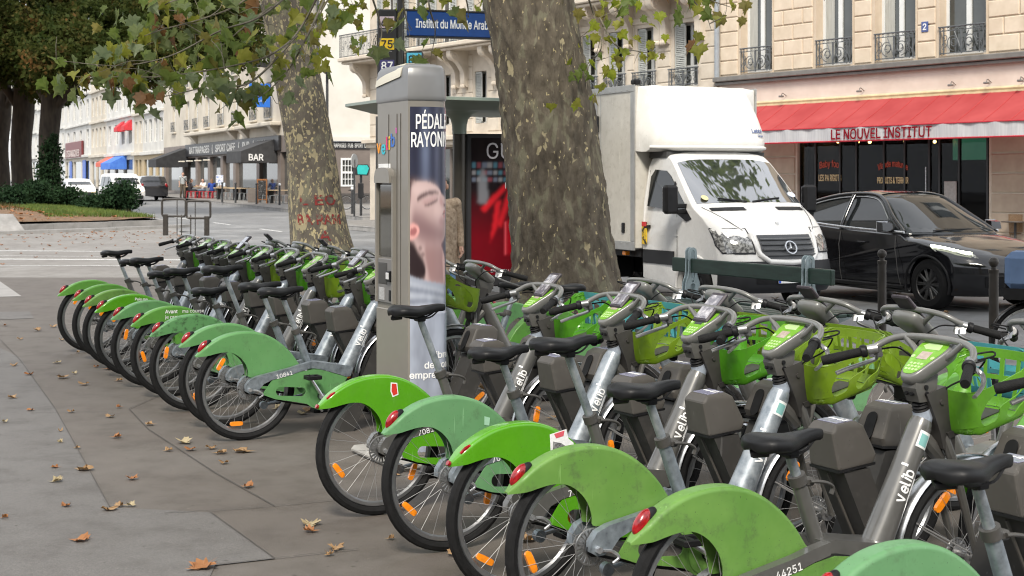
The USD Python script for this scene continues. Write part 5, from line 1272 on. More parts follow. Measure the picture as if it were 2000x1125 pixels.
# phone pouch standing on the console
MP = basis(CO + np.array([0.05, 0.0, 0.082]), (cos(CP + .2), 0, sin(CP + .2)), (0, 1, 0), (-sin(CP + .2), 0, cos(CP + .2)))
B_POUCH = xf(cbx(-0.085, 0.085, -0.05, 0.05, -0.009, 0.009, 0.006), MP)
B_POUCHW = xf(cbx(-0.07, 0.066, -0.043, 0.043, 0.0085, 0.0115, 0.002), MP)

# ---- basket: a rounded tub with swooping slots, mapped from an unrolled pattern
def _basket():
    # plan corner points (x, y) at the rim; perimeter from the middle of the rear wall, right side first
    plan = [(0.985, 0.0), (0.985, -0.10), (0.99, -0.125), (1.01, -0.142), (1.08, -0.158), (1.2, -0.182), (1.265, -0.19), (1.29, -0.182), (1.305, -0.16), (1.312, -0.08), (1.315, 0.0)]
    P = np.array(plan); S = np.r_[0, np.cumsum(np.hypot(*np.diff(P, axis=0).T))]
    Lh = S[-1]
    sx = lambda x: float(np.interp(x, P[3:7, 0], S[3:7]))
    top = lambda x: None
    # half pattern (s, h): h from 0 (bottom rim) to 1 (top rim)
    outl = [(0, 0), (S[3], 0), (S[6], 0), (Lh, 0), (Lh, 1), (S[6] - 0.01, 1.0), (sx(1.2), 0.87), (sx(1.12), 0.80), (sx(1.04), 0.755), (S[2], 0.76), (0, 0.78)]
    body = Polygon(outl)
    s1 = LineString([(sx(1.085), 0.25), (sx(1.09), 0.38), (sx(1.13), 0.52), (sx(1.19), 0.66), (sx(1.25), 0.8)]).buffer(0.022)
    s1b = LineString([(sx(1.085), 0.26), (sx(1.12), 0.30)]).buffer(0.018)
    # slots in true lengths (h scaled by 0.2 m)
    def L(pts, r):
        g = LineString([(a, b * 0.2) for a, b in pts]).buffer(r)
        return Polygon([(a, b / 0.2) for a, b in g.exterior.coords])
    slot1 = L([(sx(1.075), 0.30), (sx(1.088), 0.42), (sx(1.13), 0.54), (sx(1.19), 0.62)], 0.03).union(L([(sx(1.075), 0.27), (sx(1.105), 0.28)], 0.025))
    slot2 = L([(sx(1.19), 0.24), (sx(1.205), 0.34), (sx(1.235), 0.42), (sx(1.255), 0.44)], 0.025)
    holes = [slot1, slot2]
    f0, f1 = S[8], Lh
    for k in range(2):
        a = f0 + 0.012 + k * (f1 - f0 - 0.006) / 2; b = a + (f1 - f0 - 0.006) / 2 - 0.016
        holes += [sbox(a, 0.16, b, 0.46), sbox(a, 0.54, b, 0.84)]
    half = body.difference(unary_union(holes))
    tri = trimesh.creation.extrude_polygon(half, 0.01)
    v, f = trimesh.remesh.subdivide_to_size(*[np.asarray(x) for x in (tri.vertices * [1, 0.2, 1], tri.faces)], max_edge=0.035)
    s, h, d = v[:, 0], v[:, 1] / 0.2, v[:, 2] * 0.4
    X = np.interp(s, S, P[:, 0]); Y = np.interp(s, S, P[:, 1])
    nx = np.gradient(P[:, 0]); ny = np.gradient(P[:, 1])
    # bottom narrower; z of bottom and top along x
    hh_ = np.clip(h, 0, 1) ** 0.45; shrink = 0.74 + 0.26 * hh_
    cx = 1.13
    X2 = cx + (X - cx) * (0.80 + 0.20 * hh_); Y2 = Y * shrink
    zb = np.interp(X, [0.98, 1.06, 1.3], [0.79, 0.785, 0.855]); zt = np.interp(X, [0.98, 1.315], [0.985, 1.06])
    Z = zb + (zt - zb) * h
    out = np.stack([X2, Y2, Z], 1)
    # thickness inwards
    c = np.array([1.14, 0, 0.92]); dirn = (c - out) * [1, 1, 0]; dirn /= np.linalg.norm(dirn, axis=1, keepdims=True) + 1e-9
    out = out + dirn * d[:, None]
    one = (out, f)
    two = (out * [1, -1, 1], f[:, ::-1])
    q = np.array([(1.13 + (x - 1.13) * 0.81, y * 0.75) for x, y in plan]); q = np.vstack([q, q[-2:0:-1] * [1, -1]])
    bot = extr(Polygon(q), 0, 0.004); bv = bot[0]; bv[:, 2] += np.interp(bv[:, 0], [0.98, 1.06, 1.3], [0.79, 0.785, 0.855])
    return cat([one, two, (bv, bot[1])])
B_BASKET = _basket()
_rim = [(0.985, -0.1, 0.94), (1.31, -0.12, 1.045)]
B_MOUNT = cat([prism(Polygon([(0.895, 0.928), (0.978, 0.95), (0.99, 0.93), (0.992, 0.86), (1.02, 0.775), (1.02, 0.731), (0.972, 0.736), (0.957, 0.795), (0.93, 0.857)]).buffer(0.004), -0.042, 0.042), prism([(0.98, 0.79), (1.25, 0.85), (1.25, 0.84), (0.99, 0.77)], -0.05, 0.05), cyl((0.958, -0.048, 0.9), (0.958, -0.04, 0.9), 0.009, n=10)])
B_LAMP = cat([xf(lathe([(0.0, 0), (0.016, 0.0), (0.024, 0.012), (0.025, 0.03), (0.02, 0.034)], 14), basis((1.245, 0, 0.8), (0, 0, -1), (0, 1, 0), (1, 0, 0)))])
FC = (1.12, 0.335)
def _ffender():
    secs = []
    for a in np.linspace(math.radians(172), math.radians(38), 24):
        R = 0.358
        c, s = cos(a), sin(a)
        pr = [(-0.031, -0.010), (-0.026, -0.002), (-0.012, 0.004), (0.012, 0.004), (0.026, -0.002), (0.031, -0.010), (0.029, -0.012), (0.012, 0.001), (-0.012, 0.001), (-0.029, -0.012)]
        secs.append([(FC[0] + (R + dz) * c, y, FC[1] + (R + dz) * s) for y, dz in pr])
    return loft(secs)
B_FFENDER = _ffender()
B_FORK = cat([tube([(0.985, s * 0.02, 0.79), (1.0, s * 0.05, 0.70), (1.06, s * 0.054, 0.52), (1.12, s * 0.054, 0.335)], [0.02, 0.02, 0.016, 0.012], 8, flat=0.8) for s in (-1, 1)] + [tube([DT1 - DTd * 0.06 + np.array([0.02, 0, 0]), (0.99, 0, 0.70)], [0.03, 0.026], 10), cyl((1.12, -0.065, 0.335), (1.12, 0.065, 0.335), 0.01, n=8)])
B_STRUT = cat([cyl((0.83, s * 0.012, 0.5), (1.12, s * 0.04, 0.345), 0.003, n=5) for s in (-1, 1)] + [cyl((0.775, 0, 0.42), (0.80, 0, 0.40), 0.012, n=8)])

# ---- lettering on the fat tube: mapped round its surface
def on_tube(mesh, u0, rad=0.0485, lift=0.0012):
    """mesh in text space (x along the tube upwards, y towards the rear, z out): wrapped on the near (right) side."""
    v, f = mesh
    R = np.interp(u0 + v[:, 0], [0.1, 0.3, 0.44], [0.051, 0.046, 0.043]) + lift
    a = v[:, 1] / 0.047
    back = np.array([-DTd[2], 0, DTd[0]])
    P = DT0 + DTd * (u0 + v[:, 0])[:, None] + (np.array([0, -1, 0]) * (R + v[:, 2])[:, None] * np.cos(a)[:, None]) + back * (R + v[:, 2])[:, None] * np.sin(a)[:, None]
    return P, f
def _logo():
    out, x = [], 0.0
    for ch, rot, up, sc in (('v', 0.12, 0.0, 1.0), ('e', -0.1, 0.003, 0.95), ('l', 0.06, 0.0, 1.0), ('i', -0.05, 0.001, 1.0), ('b', 0.05, 0.0, 1.0), ("'", 0.0, 0.004, 1.3)):
        v, f = text(ch, 0.05, 0.0006, True, None, False)
        v = v * [sc * 0.9, sc, 1]
        w = np.ptp(v[:, 0])
        c, s = cos(rot), sin(rot)
        v = np.stack([v[:, 0] * c - v[:, 1] * s + x, v[:, 0] * s + v[:, 1] * c + up, v[:, 2]], 1)
        out.append((v, f)); x += w + 0.006
    tag_ = extr(sbox(0.012, -0.021, 0.118, -0.011), 0, 0.0006)
    m = cat(out + [tag_])
    m[0][:, 1] -= 0.008
    return m
_lg = _logo(); _lg[0][:, :2] *= 0.8
B_LOGO = on_tube(trimesh.remesh.subdivide_to_size(*_lg, max_edge=0.012), 0.175)
B_STICKER = on_tube(trimesh.remesh.subdivide_to_size(*extr(sbox(0, -0.022, 0.06, 0.028), 0, 0.0008), max_edge=0.014), 0.375)
B_STICKT = on_tube(trimesh.remesh.subdivide_to_size(*extr(sbox(0.008, -0.016, 0.05, 0.02), 0.0008, 0.0012), max_edge=0.014), 0.375)

def numberplate(txt):
    m = xf(text(txt, 0.026, 0.0008, False), basis((0.235, -0.0885, 0.404), (cos(.19), 0, sin(.19)), (-sin(.19), 0, cos(.19)), (0, -1, 0)))
    return m

def bicycle(pos, head, label, group, fender='pale', tube_m='z', basket='green', ext=0.2, pouch=False, slim=False, number=None, phase=0.0, crank=1.1, full=True, stickers=False, dark_screen=False, wear=None):
    t = Thing('share_bicycle', label, 'bicycle', (pos[0], pos[1], 0), head, group)
    TM = TUBE_Z if tube_m == 'z' else TUBE_G
    ST = STAY_Z if tube_m == 'z' else TUBE_G
    FM = FEN[fender]
    add_wheel(t, 'rear_wheel', (0, 0.335), phase, W_HUB, (0.2, 2.3) if full else (2.0,))
    add_wheel(t, 'front_wheel', FC, phase * 1.7, W_HUBF, (0.9, 3.3) if full else (2.0,))
    fn = t.add('rear_fender', B_FENDER, FM, smooth=40)
    if slim:
        t.add('tail_light', B_LIGHT2, REDL, fn); t.add('tail_reflector', B_LIGHT3, REDL, fn)
    else:
        t.add('light_housing', B_LIGHTB, BLACKP, fn); t.add('tail_light', B_LIGHT, REDL, fn)
    fr = t.add('frame', cat([B_STAYS, B_YOKE, B_SEATTUBE]), ST, smooth=35)
    t.add('down_tube', B_DOWN, TM, smooth=50)
    t.add('tube_lettering', B_LOGO, WHITE, smooth=False)
    if stickers:
        s = t.add('tube_sticker', B_STICKER, STICK); t.add('sticker_print', B_STICKT, M('sticker_teal', (0.2, 0.42, 0.4), 0.4), s)
    if number:
        t.add('frame_number', numberplate(number), WHITE, fr, smooth=False)
    t.add('chain_guard', B_GUARD, FM, smooth=30); t.add('chain', B_CHAIN, BLACKP); t.add('axle_nut', B_NUT, SILVER); t.add('axle_nut', B_NUT2, SILVER)
    t.add('bottom_bracket', B_BB, BLACKP)
    for arm, ped in crank_set(crank):
        c = t.add('crank', arm, SILVER); t.add('pedal', ped, BLACKP, c)
    t.add('kickstand', B_STAND, STAY_Z)
    t.add('seat_clamp', B_CLAMP, DARKG); t.add('clamp_lever', B_CLEVER, DARKG)
    e = SPC + SA * (ext - 0.012)
    t.add('seat_post', cat([tube([SPC - SA * 0.05, e - SA * 0.01, e], [0.0175, 0.0175, 0.016], 14)]), TUBE_Z)
    e2 = SPC + SA * ext
    sd = t.add('saddle', mv(B_SADDLE, *e2), SADDLE, smooth=60); t.add('saddle_rails', mv(B_RAILS, *e2), BLACKP, sd)
    t.add('head_collar', B_COLLAR, COLLAR, smooth=50); t.add('rubber_boot', B_BOOT, BLACK); t.add('steering_head', B_HEAD, HEADG, smooth=20); t.add('head_bolts', B_BOLTS, BLACKP)
    c = t.add('console', B_CONSOLE, CONS, smooth=50)
    t.add('console_face', B_FACE, KEYG, c); t.add('display', B_SCREEN, SCREEND if dark_screen else SCREEN, c); t.add('keypad', B_KEYS, KEYW, c)
    h = t.add('handlebar', B_BAR, CONS, smooth=60)
    for k in range(2):
        t.add('grip', B_GRIPS[k], GRIP, h); t.add('shift_ring', B_SHIFT[k], BLACKP, h); t.add('bar_clamp', B_CLAMPR[k], LEV, h); t.add('brake_lever', B_LEVERS[k], LEV, h)
    t.add('cables', B_CABLES, BLACK, h)
    if pouch:
        p = t.add('phone_pouch', B_POUCH, POUCH); t.add('pouch_window', B_POUCHW, POUCHW, p)
    b = t.add('basket', B_BASKET, BASK[basket], smooth=35); t.add('basket_bracket', B_MOUNT, MOUNT); t.add('head_lamp', B_LAMP, BLACKP, b)
    t.add('front_fender', B_FFENDER, CHROME, smooth=50); t.add('fork', B_FORK, HEADG); t.add('fender_stay', B_STRUT, SPOKE)
    return t

# ---- dock post: slanted post, chunky head with a number plate and a slot
def dock(pos, head, number, label, group):
    t = Thing('docking_post', label, 'docking post', (pos[0], pos[1], 0), head, group)
    # local: x forward, leaning back (towards -x) going up; base at x=0
    P = [(-0.015, 0.0), (0.075, 0.0), (-0.2, 0.62), (-0.36, 0.62)]
    post = cat([loft([[(x0, -w, z), (x1, -w, z), (x1, w, z), (x0, w, z)] for x0, x1, w, z in ((-0.03, 0.085, 0.075, 0.0), (-0.19, -0.075, 0.07, 0.32), (-0.345, -0.22, 0.073, 0.64))])])
    t.add('post', post, DOCKP, smooth=20)
    t.add('post_trim', prism_yz([(-0.005, 0), (0.005, 0), (0.005, 0.6), (-0.005, 0.6)], -0.002, 0.002) if False else tube([(-0.036, 0.0, 0.01), (-0.35, 0.0, 0.62)], 0.006, 5), DOCKM)
    hd = arr(m3.Manifold.batch_hull([m3.Manifold.sphere(0.014, 12).translate([x, y, z]) for x, y, z in [(q[0], s_ * q[1], q[2]) for s_ in (-1, 1) for q in ((-0.358, 0.066, 0.655), (-0.379, 0.056, 0.775), (-0.362, 0.052, 0.793), (-0.278, 0.05, 0.799), (-0.251, 0.056, 0.785), (-0.206, 0.068, 0.69), (-0.214, 0.066, 0.668))]]))
    t.add('head_seam', hull([(x, s_ * y, z) for s_ in (-1, 1) for x, y, z in ((-0.37, 0.078, 0.635), (-0.197, 0.078, 0.652), (-0.37, 0.078, 0.645), (-0.197, 0.078, 0.662))]), BLACKP)
    h = t.add('head', hd, DOCKM, smooth=15)
    sl = LineString([(0, 0.70), (0, 0.755)]).buffer(0.026)
    v, f = prism_yz(Polygon([(a, b) for a, b in sl.exterior.coords]), -0.002, 0.004)
    v = v.copy(); v[:, 0] += -0.235 + (0.795 - v[:, 2]) / 0.105 * 0.045 + 0.001
    t.add('lock_slot', (v, f), BLACK, h)
    t.add('number_plate', mv(xf(cbx(-0.04, 0.04, -0.05, 0.05, 0, 0.004, 0.001), roty(0.064)), x=-0.318, z=0.8092), PLATE, h)
    if number:
        m = xf(text(number, 0.024, 0.0008), basis((-0.322, -0.034, 0.8142), (0, -1, 0), (1, 0, 0.064), (0, 0, 1)))
        t.add('number', m, WHITE, h, smooth=False)
        m = cat([extr(sbox(-0.02, 0.0, 0.02, 0.012), 0, 0.0006), extr(Point(0.034, 0.006).buffer(0.008), 0, 0.0006)])
        t.add('pictogram', xf(m, basis((-0.318, 0.018, 0.8142), (0, -1, 0), (1, 0, 0.064), (0, 0, 1))), WHITE, h, smooth=False)
    return t
# ================================================================== placing the bicycles and docks
GL, GN, GF = 'share bicycles docked in the left part of the near row', 'share bicycles docked right of the payment column', 'share bicycles docked in the far row'
H0 = 29.2
NEAR = [  # name, x, y, heading, seat extension, look
    ((-4.105, 13.909), 29.3, 0.251, dict(fender='leaf', tube_m='g', basket='green'), 'share bicycle farthest left in the near row, its high saddle against the plaza', GL),
    ((-3.796, 13.37), 29.5, 0.189, dict(fender='leaf', tube_m='z', basket='lime'), 'share bicycle second from the far left end of the row, plain leaf green rear fender', GL),
    ((-3.509, 12.736), 29.5, 0.243, dict(fender='worn', tube_m='g', basket='green'), 'share bicycle third from the far left end of the row, yellowish worn green rear fender', GL),
    ((-3.241, 12.184), 29.4, 0.150, dict(fender='bright', tube_m='z', basket='green', pouch=True), 'share bicycle with a bright fender and phone pouch, fourth from the far left end', GL),
    ((-2.926, 11.559), 29.3, 0.219, dict(fender='pale', tube_m='g', basket='lime', phase=.4), 'pale green share bicycle in the middle of the left row, fifth from the end', GL),
    ((-2.628, 11.034), 29.4, 0.088, dict(fender='leaf', tube_m='z', basket='green', phase=.9), 'share bicycle with a white printed slogan on its rear fender', GL),
    ((-2.308, 10.347), 29.5, 0.320, dict(fender='dirty', tube_m='g', basket='lime', phase=2.5), 'share bicycle with dark scuffs and red specks on its rear fender', GL),
    ((-1.945, 9.689), 30.2, 0.236, dict(fender='pale', tube_m='z', basket='green', phase=1.4, pouch=True), 'share bicycle second to the left of the payment column, phone pouch on its console', GL),
    ((-1.719, 9.173), 28.8, 0.242, dict(fender='pale', tube_m='z', basket='green', phase=2.15, number='10841', crank=2.15), 'pale green share bicycle with number 10841, next to the left of the payment column', GL),
    ((-0.669, 7.124), 28.3, 0.311, dict(fender='bright', tube_m='g', basket='green', phase=3.35, slim=True, number='70817', pouch=True, crank=0.9), 'glossy green share bicycle with a red sticker, first right of the column', GN),
    ((-0.288, 6.436), 30.5, 0.165, dict(fender='mint', tube_m='z', basket='lime', phase=3.5, pouch=True, number='70611', crank=2.4), 'share bicycle with minty pale fender, second right of the payment column', GN),
    ((0.03, 5.74), 30.5, 0.300, dict(fender='bright', tube_m='g', basket='green', phase=3.75, slim=True, pouch=True, number='70329', crank=.6, dark_screen=True), 'share bicycle with a torn sticker on its glossy bright fender', GN),
    ((0.27, 5.24), 28.0, 0.172, dict(fender='worn', tube_m='z', basket='lime', phase=3.1, stickers=True, crank=2.6), 'share bicycle with scuffed worn fender and sticker on its silvery tube', GN),
    ((0.646, 4.543), 29.3, 0.099, dict(fender='worn', tube_m='g', basket='grass', phase=.7, stickers=True, number='44251', crank=0.62), 'big foreground share bicycle with number 44251 and a teal sticker on its tube', GN),
    ((1.05, 3.83), 30.1, 0.156, dict(fender='mint', tube_m='z', basket='green', phase=1.2, crank=1.5), 'share bicycle cut by the lower right corner, only mint fender and saddle showing', GN),
]
FENP = lambda x, z: None
def loc(pos, head, x, y, z=0.0):
    a = math.radians(head)
    return (pos[0] + x * cos(a) - y * sin(a), pos[1] + x * sin(a) + y * cos(a), z)
BIKES = []
for pos, hd, e, kw, lab, grp in NEAR:
    BIKES.append(bicycle(pos, hd, lab, grp, ext=e, **kw))
def fender_text(bike, lines, x0, z0, h, tilt):
    for k, (tx, bold) in enumerate(lines):
        m = xf(text(tx, h, 0.0006, bold, None, False), basis((x0 + k * h * 1.6 * sin(tilt), -0.0388, z0 - k * h * 1.6), (cos(tilt), 0, sin(tilt)), (-sin(tilt), 0, cos(tilt)), (0, -1, 0)))
        bike.add('fender_lettering', m, WHITE, smooth=False)
fender_text(BIKES[5], [('Avant', True), ('je prends un', False)], -0.075, 0.65, 0.026, -0.02)
fender_text(BIKES[5], [('ma course', False)], 0.06, 0.648, 0.026, -0.02)
fender_text(BIKES[3], [('Puis ma', True)], 0.0, 0.65, 0.022, -0.06)
# torn poster sticker on the third fender right of the column, small red sticker figure left out as a plain red and white patch
def patch(bike, poly, mat, name='fender_sticker', y=-0.0388):
    return bike.add(name, prism(Polygon(poly), y - 0.0008, y), mat, smooth=False)
patch(BIKES[11], [(0.12, 0.645), (0.2, 0.66), (0.21, 0.62), (0.235, 0.6), (0.235, 0.56), (0.14, 0.49), (0.115, 0.5), (0.125, 0.56)], M('torn_paper', (0.62, 0.63, 0.63), 0.7, scale=30, c2=(0.8, 0.8, 0.8), bump=0.2))
patch(BIKES[11], [(0.135, 0.615), (0.175, 0.605), (0.205, 0.585), (0.2, 0.555), (0.165, 0.56), (0.15, 0.53), (0.135, 0.55)], M('sticker_ink', (0.03, 0.03, 0.035), 0.6, scale=90, c2=(0.3, 0.3, 0.3)), y=-0.0398)
patch(BIKES[11], [(0.14, 0.645), (0.19, 0.655), (0.185, 0.633), (0.15, 0.627)], M('sticker_pink', (0.6, 0.09, 0.12), 0.6), y=-0.0398)
patch(BIKES[9], [(0.05, 0.665), (0.085, 0.66), (0.092, 0.60), (0.06, 0.59), (0.048, 0.62)], STICK)
patch(BIKES[9], [(0.056, 0.658), (0.08, 0.655), (0.086, 0.606), (0.064, 0.598), (0.054, 0.622)], M('sticker_red', (0.55, 0.03, 0.02), 0.5), y=-0.0398)
patch(BIKES[10], [(0.165, 0.6), (0.195, 0.59), (0.19, 0.555), (0.165, 0.56)], M('faded_sticker', (0.3, 0.52, 0.36), 0.6))
patch(BIKES[6], [(0.03, 0.52), (0.075, 0.52), (0.075, 0.48), (0.03, 0.48)], M('sticker_blue', (0.16, 0.25, 0.5), 0.5, scale=80, c2=(0.7, 0.7, 0.75)))
nums = [None] * 8 + [None, '9', '10', '11', '12', '13', '14']
SHORT = ['the farthest bicycle of the near row', 'the second farthest bicycle', 'the yellowish fender near the far end', 'the bright fender near the far end', 'the middle bicycle of the left row', 'the bicycle with the printed slogan', 'the bicycle with the scuffed specked fender', 'the second bicycle left of the column', 'the bicycle just left of the payment column', 'the glossy bicycle with the red sticker', 'the minty bicycle', 'the bicycle with the torn sticker', 'the scuffed bicycle with the silvery tube', 'the big foreground bicycle', 'the bicycle cut by the lower right corner']
ORD = ['first', 'second', 'third', 'fourth', 'fifth', 'sixth', 'seventh', 'eighth', 'ninth']
for k, (pos, hd, e, kw, lab, grp) in enumerate(NEAR):
    x, y, _ = loc(pos, hd, 1.06, 0.26)
    where = 'slanted grey docking post left of ' + SHORT[k]
    dock((x, y), hd, nums[k] or '', where, 'docking posts of the near row')
# the far row faces the near one
S0 = np.array([0.646, 4.543])
def farpt(x, l):
    return S0 + E1 * x + RT * l
FAR = {0: dict(basket='teal', fender='mint'), 1: dict(basket='lime', fender='bright', pouch=True), 2: dict(basket='lime', fender='leaf', pouch=True), 3: dict(basket='teal', fender='mint'), 4: dict(basket='teal', fender='pale'),
       7: dict(basket='lime', fender='pale', ext=.2), 8: dict(basket='green', fender='leaf', ext=.17), 9: dict(basket='green', fender='pale', ext=.05), 10: dict(basket='green', fender='leaf', ext=0.02), 11: dict(basket='green', fender='pale', pouch=True, ext=0.02), 12: dict(basket='lime', fender='bright', ext=0.02), 13: dict(basket='green', fender='leaf', pouch=True, ext=.02)}
FLAB = {0: 'far-row bicycle with a teal basket at the right edge of the picture', 1: 'far-row bicycle with a lime basket, its phone pouch hanging before the black car', 2: 'far-row bicycle with a lime basket in front of the right end of the bench', 3: 'far-row bicycle with a teal basket in front of the bench middle', 4: 'far-row bicycle with a teal basket just right of the big plane trunk',
        7: 'far-row bicycle with a lime basket beside the payment column', 8: 'far-row bicycle with its saddle seen against the big plane trunk', 9: 'far-row bicycle whose pale rear fender shows behind the empty docks', 10: 'far-row bicycle with a green basket just left of the payment column', 11: 'far-row bicycle with a phone pouch, second to the left of the payment column', 12: 'far-row bicycle with a lime basket before the graffiti trunk', 13: 'far-row bicycle at the far end with a phone pouch, left of the graffiti trunk'}
for j, kw in FAR.items():
    kw = dict(kw); e = kw.pop('ext', 0.03)
    p = farpt(2.72, -0.20 - 0.68 * j)
    bicycle(p, H0 + 180 + random.Random(j).uniform(-2, 2), FLAB[j], GF, ext=e, tube_m='zg'[j % 2], phase=j * 1.3, crank=j * 0.9, **kw)
fnum = {0: '24', 1: '23', 2: '22', 3: '21', 6: '16', 7: '15'}
for j in range(0, 14):
    if j in (9,): continue
    p = farpt(0.90, -0.47 - 0.68 * (j - 1))
    w = {5: 'far-row docking post hidden between the near bicycles, right of the empty docks', 6: 'empty slanted docking post of the far row, the one nearer the camera', 7: 'empty slanted docking post of the far row right beside the payment column'}.get(j) or 'far-row docking post before the ' + FLAB[j].replace('far-row bicycle', 'bicycle')
    w = ' '.join(w.replace(',', '').split()[:16])
    dock(p, H0 + 180, fnum.get(j, ''), w[:110], 'docking posts of the far row')
# ================================================================== payment column
import shapely
from scipy.ndimage import gaussian_filter
KA_ = math.radians(29.2)
KIO = Thing('payment_column', 'tall grey rental payment column with a wrapped poster of a man with closed eyes', 'payment column', (-0.60, 8.28, 0), 29.2)
COLM = M('column_grey_beige', (0.205, 0.19, 0.165), 0.42, var=0.06, scale=3, bump=0.04, coat=0.2)
CAPG = M('column_cap_grey', (0.21, 0.21, 0.21), 0.38, 0.2, var=0.07, scale=4)
CREAM = M('cream_lamp_cover', (0.6, 0.56, 0.45), 0.45, var=0.05, scale=3)
front = smoothpath([(0.0, 0.012, 0), (0.03, -0.004, 0), (0.09, -0.022, 0), (0.16, -0.026, 0), (0.215, -0.012, 0), (0.25, 0.03, 0)], 6)[:, :2]
back = [(0.268, 0.10), (0.27, 0.36), (0.255, 0.43), (0.215, 0.468), (0.15, 0.482), (0.08, 0.48), (0.025, 0.47), (0.0, 0.45)]
OUTL = np.vstack([front, back])
def sect(z, s=1.0, dx=0.0):
    c = np.array([0.135, 0.225]); q = c + (OUTL - c) * s
    return np.c_[q[:, 0] + dx, q[:, 1], np.full(len(q), z)]
KIO.add('body', loft([sect(0.04, 1.03), sect(0.9, 1.03), sect(0.905, 1.0), sect(2.145, 1.0)]), COLM, smooth=25)
KIO.add('cap', loft([sect(2.142, 1.01), sect(2.15, 1.035), sect(2.17, 1.04), sect(2.28, 1.03), sect(2.33, 0.985), sect(2.352, 0.9), sect(2.362, 0.7)]), CAPG, smooth=40)
KIO.add('lamp_cover', hull([(x, y, z) for x, y, z in ((-0.012, 0.10, 2.285), (-0.012, 0.46, 2.24), (0.0, 0.10, 2.335), (0.0, 0.46, 2.30), (0.03, 0.1, 2.366), (0.03, 0.45, 2.35), (0.10, 0.13, 2.372), (0.10, 0.43, 2.36))]), CREAM, smooth=40)
KIO.add('lock', cyl((0.17, 0.1, 2.36), (0.17, 0.1, 2.368), 0.012), CHROME)
for y in (0.115, 0.165, 0.285):
    KIO.add('groove', bx(-0.003, 0.0, y - 0.003, y + 0.003, 1.74 if y > 0.2 else 0.06, 2.07), M('groove_shadow_grey', (0.1, 0.093, 0.08), 0.6), smooth=False)
sc = KIO.add('screen_hood', cat([prism_yz(Polygon(smoothpath([(0.205, 0, 1.70), (0.225, 0, 1.74), (0.31, 0, 1.752), (0.40, 0, 1.74), (0.425, 0, 1.70)], 4)[:, [0, 2]].tolist() + [(0.425, 1.66), (0.205, 1.66)]), -0.035, 0.0), bx(-0.02, 0.0, 0.185, 0.205, 0.94, 1.70), bx(-0.02, 0.0, 0.425, 0.445, 0.94, 1.70)]), COLM, smooth=25)
KIO.add('screen', cbx(-0.006, 0.002, 0.215, 0.415, 1.22, 1.65, 0.002), M('screen_dark_glass', (0.012, 0.013, 0.010), 0.08, scale=3, c2=(0.03, 0.03, 0.02), coat=1.0), sc)
PANEL = M('column_module_grey', (0.17, 0.165, 0.16), 0.4, 0.1, var=0.06)
md = KIO.add('payment_module', cbx(-0.012, 0.0, 0.205, 0.425, 0.94, 1.205, 0.004), PANEL)
KIO.add('receipt_recess', hull([(-0.016, 0.29, 1.17), (-0.016, 0.40, 1.17), (-0.016, 0.29, 1.06), (-0.016, 0.40, 1.06), (-0.012, 0.28, 1.18), (-0.012, 0.41, 1.18), (-0.012, 0.28, 1.05), (-0.012, 0.41, 1.05)]), M('recess_dark', (0.045, 0.043, 0.04), 0.5), md)
KIO.add('keypad', cbx(-0.03, -0.012, 0.21, 0.265, 1.07, 1.135, 0.004), BLACKP, md)
KIO.add('key', cbx(-0.034, -0.03, 0.218, 0.257, 1.085, 1.125, 0.002), M('key_white', (0.6, 0.6, 0.6), 0.4), md)
KIO.add('card_sticker', cbx(-0.0145, -0.012, 0.32, 0.40, 0.955, 1.03, 0.001), M('sticker_grey', (0.32, 0.32, 0.31), 0.4, scale=70, c2=(0.45, 0.45, 0.45)), md)
KIO.add('card_slot', cbx(-0.0145, -0.012, 0.225, 0.255, 0.955, 1.02, 0.001), BLACKP, md)
cols = [('v', (0.85, 0.33, 0.03)), ('e', (0.03, 0.5, 0.62)), ('l', (0.75, 0.03, 0.18)), ('i', (0.8, 0.55, 0.03)), ('b', (0.04, 0.16, 0.55)), ("'", (0.62, 0.08, 0.42))]
yy = 0.455
for k, (ch, c) in enumerate(cols):
    m = text(ch, 0.075, 0.002, True, None, False)
    KIO.add('emblem_letter', xf(m, basis((-0.002, yy, 1.83 + (0.012, -0.005, 0.01, 0.0, 0.008, 0.03)[k] + 0.01 * k), (0, -1, 0), (0, 0, 1), (-1, 0, 0))), M(f'emblem_colour_{"abcdef"[k]}', c, 0.5, var=0.03), smooth=False)
    yy -= np.ptp(m[0][:, 0]) + 0.014
KIO.add('emblem_label', bx(-0.003, 0, 0.26, 0.43, 1.74, 1.775), WHITE, smooth=False)
KIO.add('concrete_foot', cbx(-0.12, 0.42, -0.1, 0.6, 0, 0.05, 0.02), M('concrete_foot', (0.3, 0.29, 0.27), 0.8, var=0.12, scale=6, bump=0.2))
# the wrapped poster, printed colours at each vertex
FA = np.r_[0, np.cumsum(np.hypot(*np.diff(front, axis=0).T))]
U0, U1 = 0.012, FA[-1] - 0.002
nu, nv = 96, 340
PXg, PYg = np.meshgrid(np.linspace(799, 867, nu), np.linspace(209, 880, nv))
img = np.zeros((nv, nu, 3))
def paint(poly, c, blur=(2.0, 1.0), a=1.0):
    global img
    p = Polygon(smoothpath(np.c_[np.array(poly, float), np.zeros(len(poly))], 4)[:, :2]) if len(poly) > 4 else Polygon(poly)
    msk = shapely.contains_xy(p.buffer(0), PXg, PYg).astype(float)
    msk = gaussian_filter(msk, blur)[..., None] * a
    img = img * (1 - msk) + np.array(s2l(*c)) * msk
img[:] = np.array(s2l(46, 48, 66))
for x, w, c in ((822, 7, (112, 122, 148)), (840, 4, (74, 78, 100)), (857, 4, (80, 84, 106)), (806, 4, (40, 41, 58))):
    a = np.exp(-((PXg - x) / w) ** 2)[..., None] * np.clip(1 - abs(PYg - 300)[..., None] / 150, 0.25, 1)
    img = img * (1 - a * 0.75) + np.array(s2l(*c)) * a * 0.75
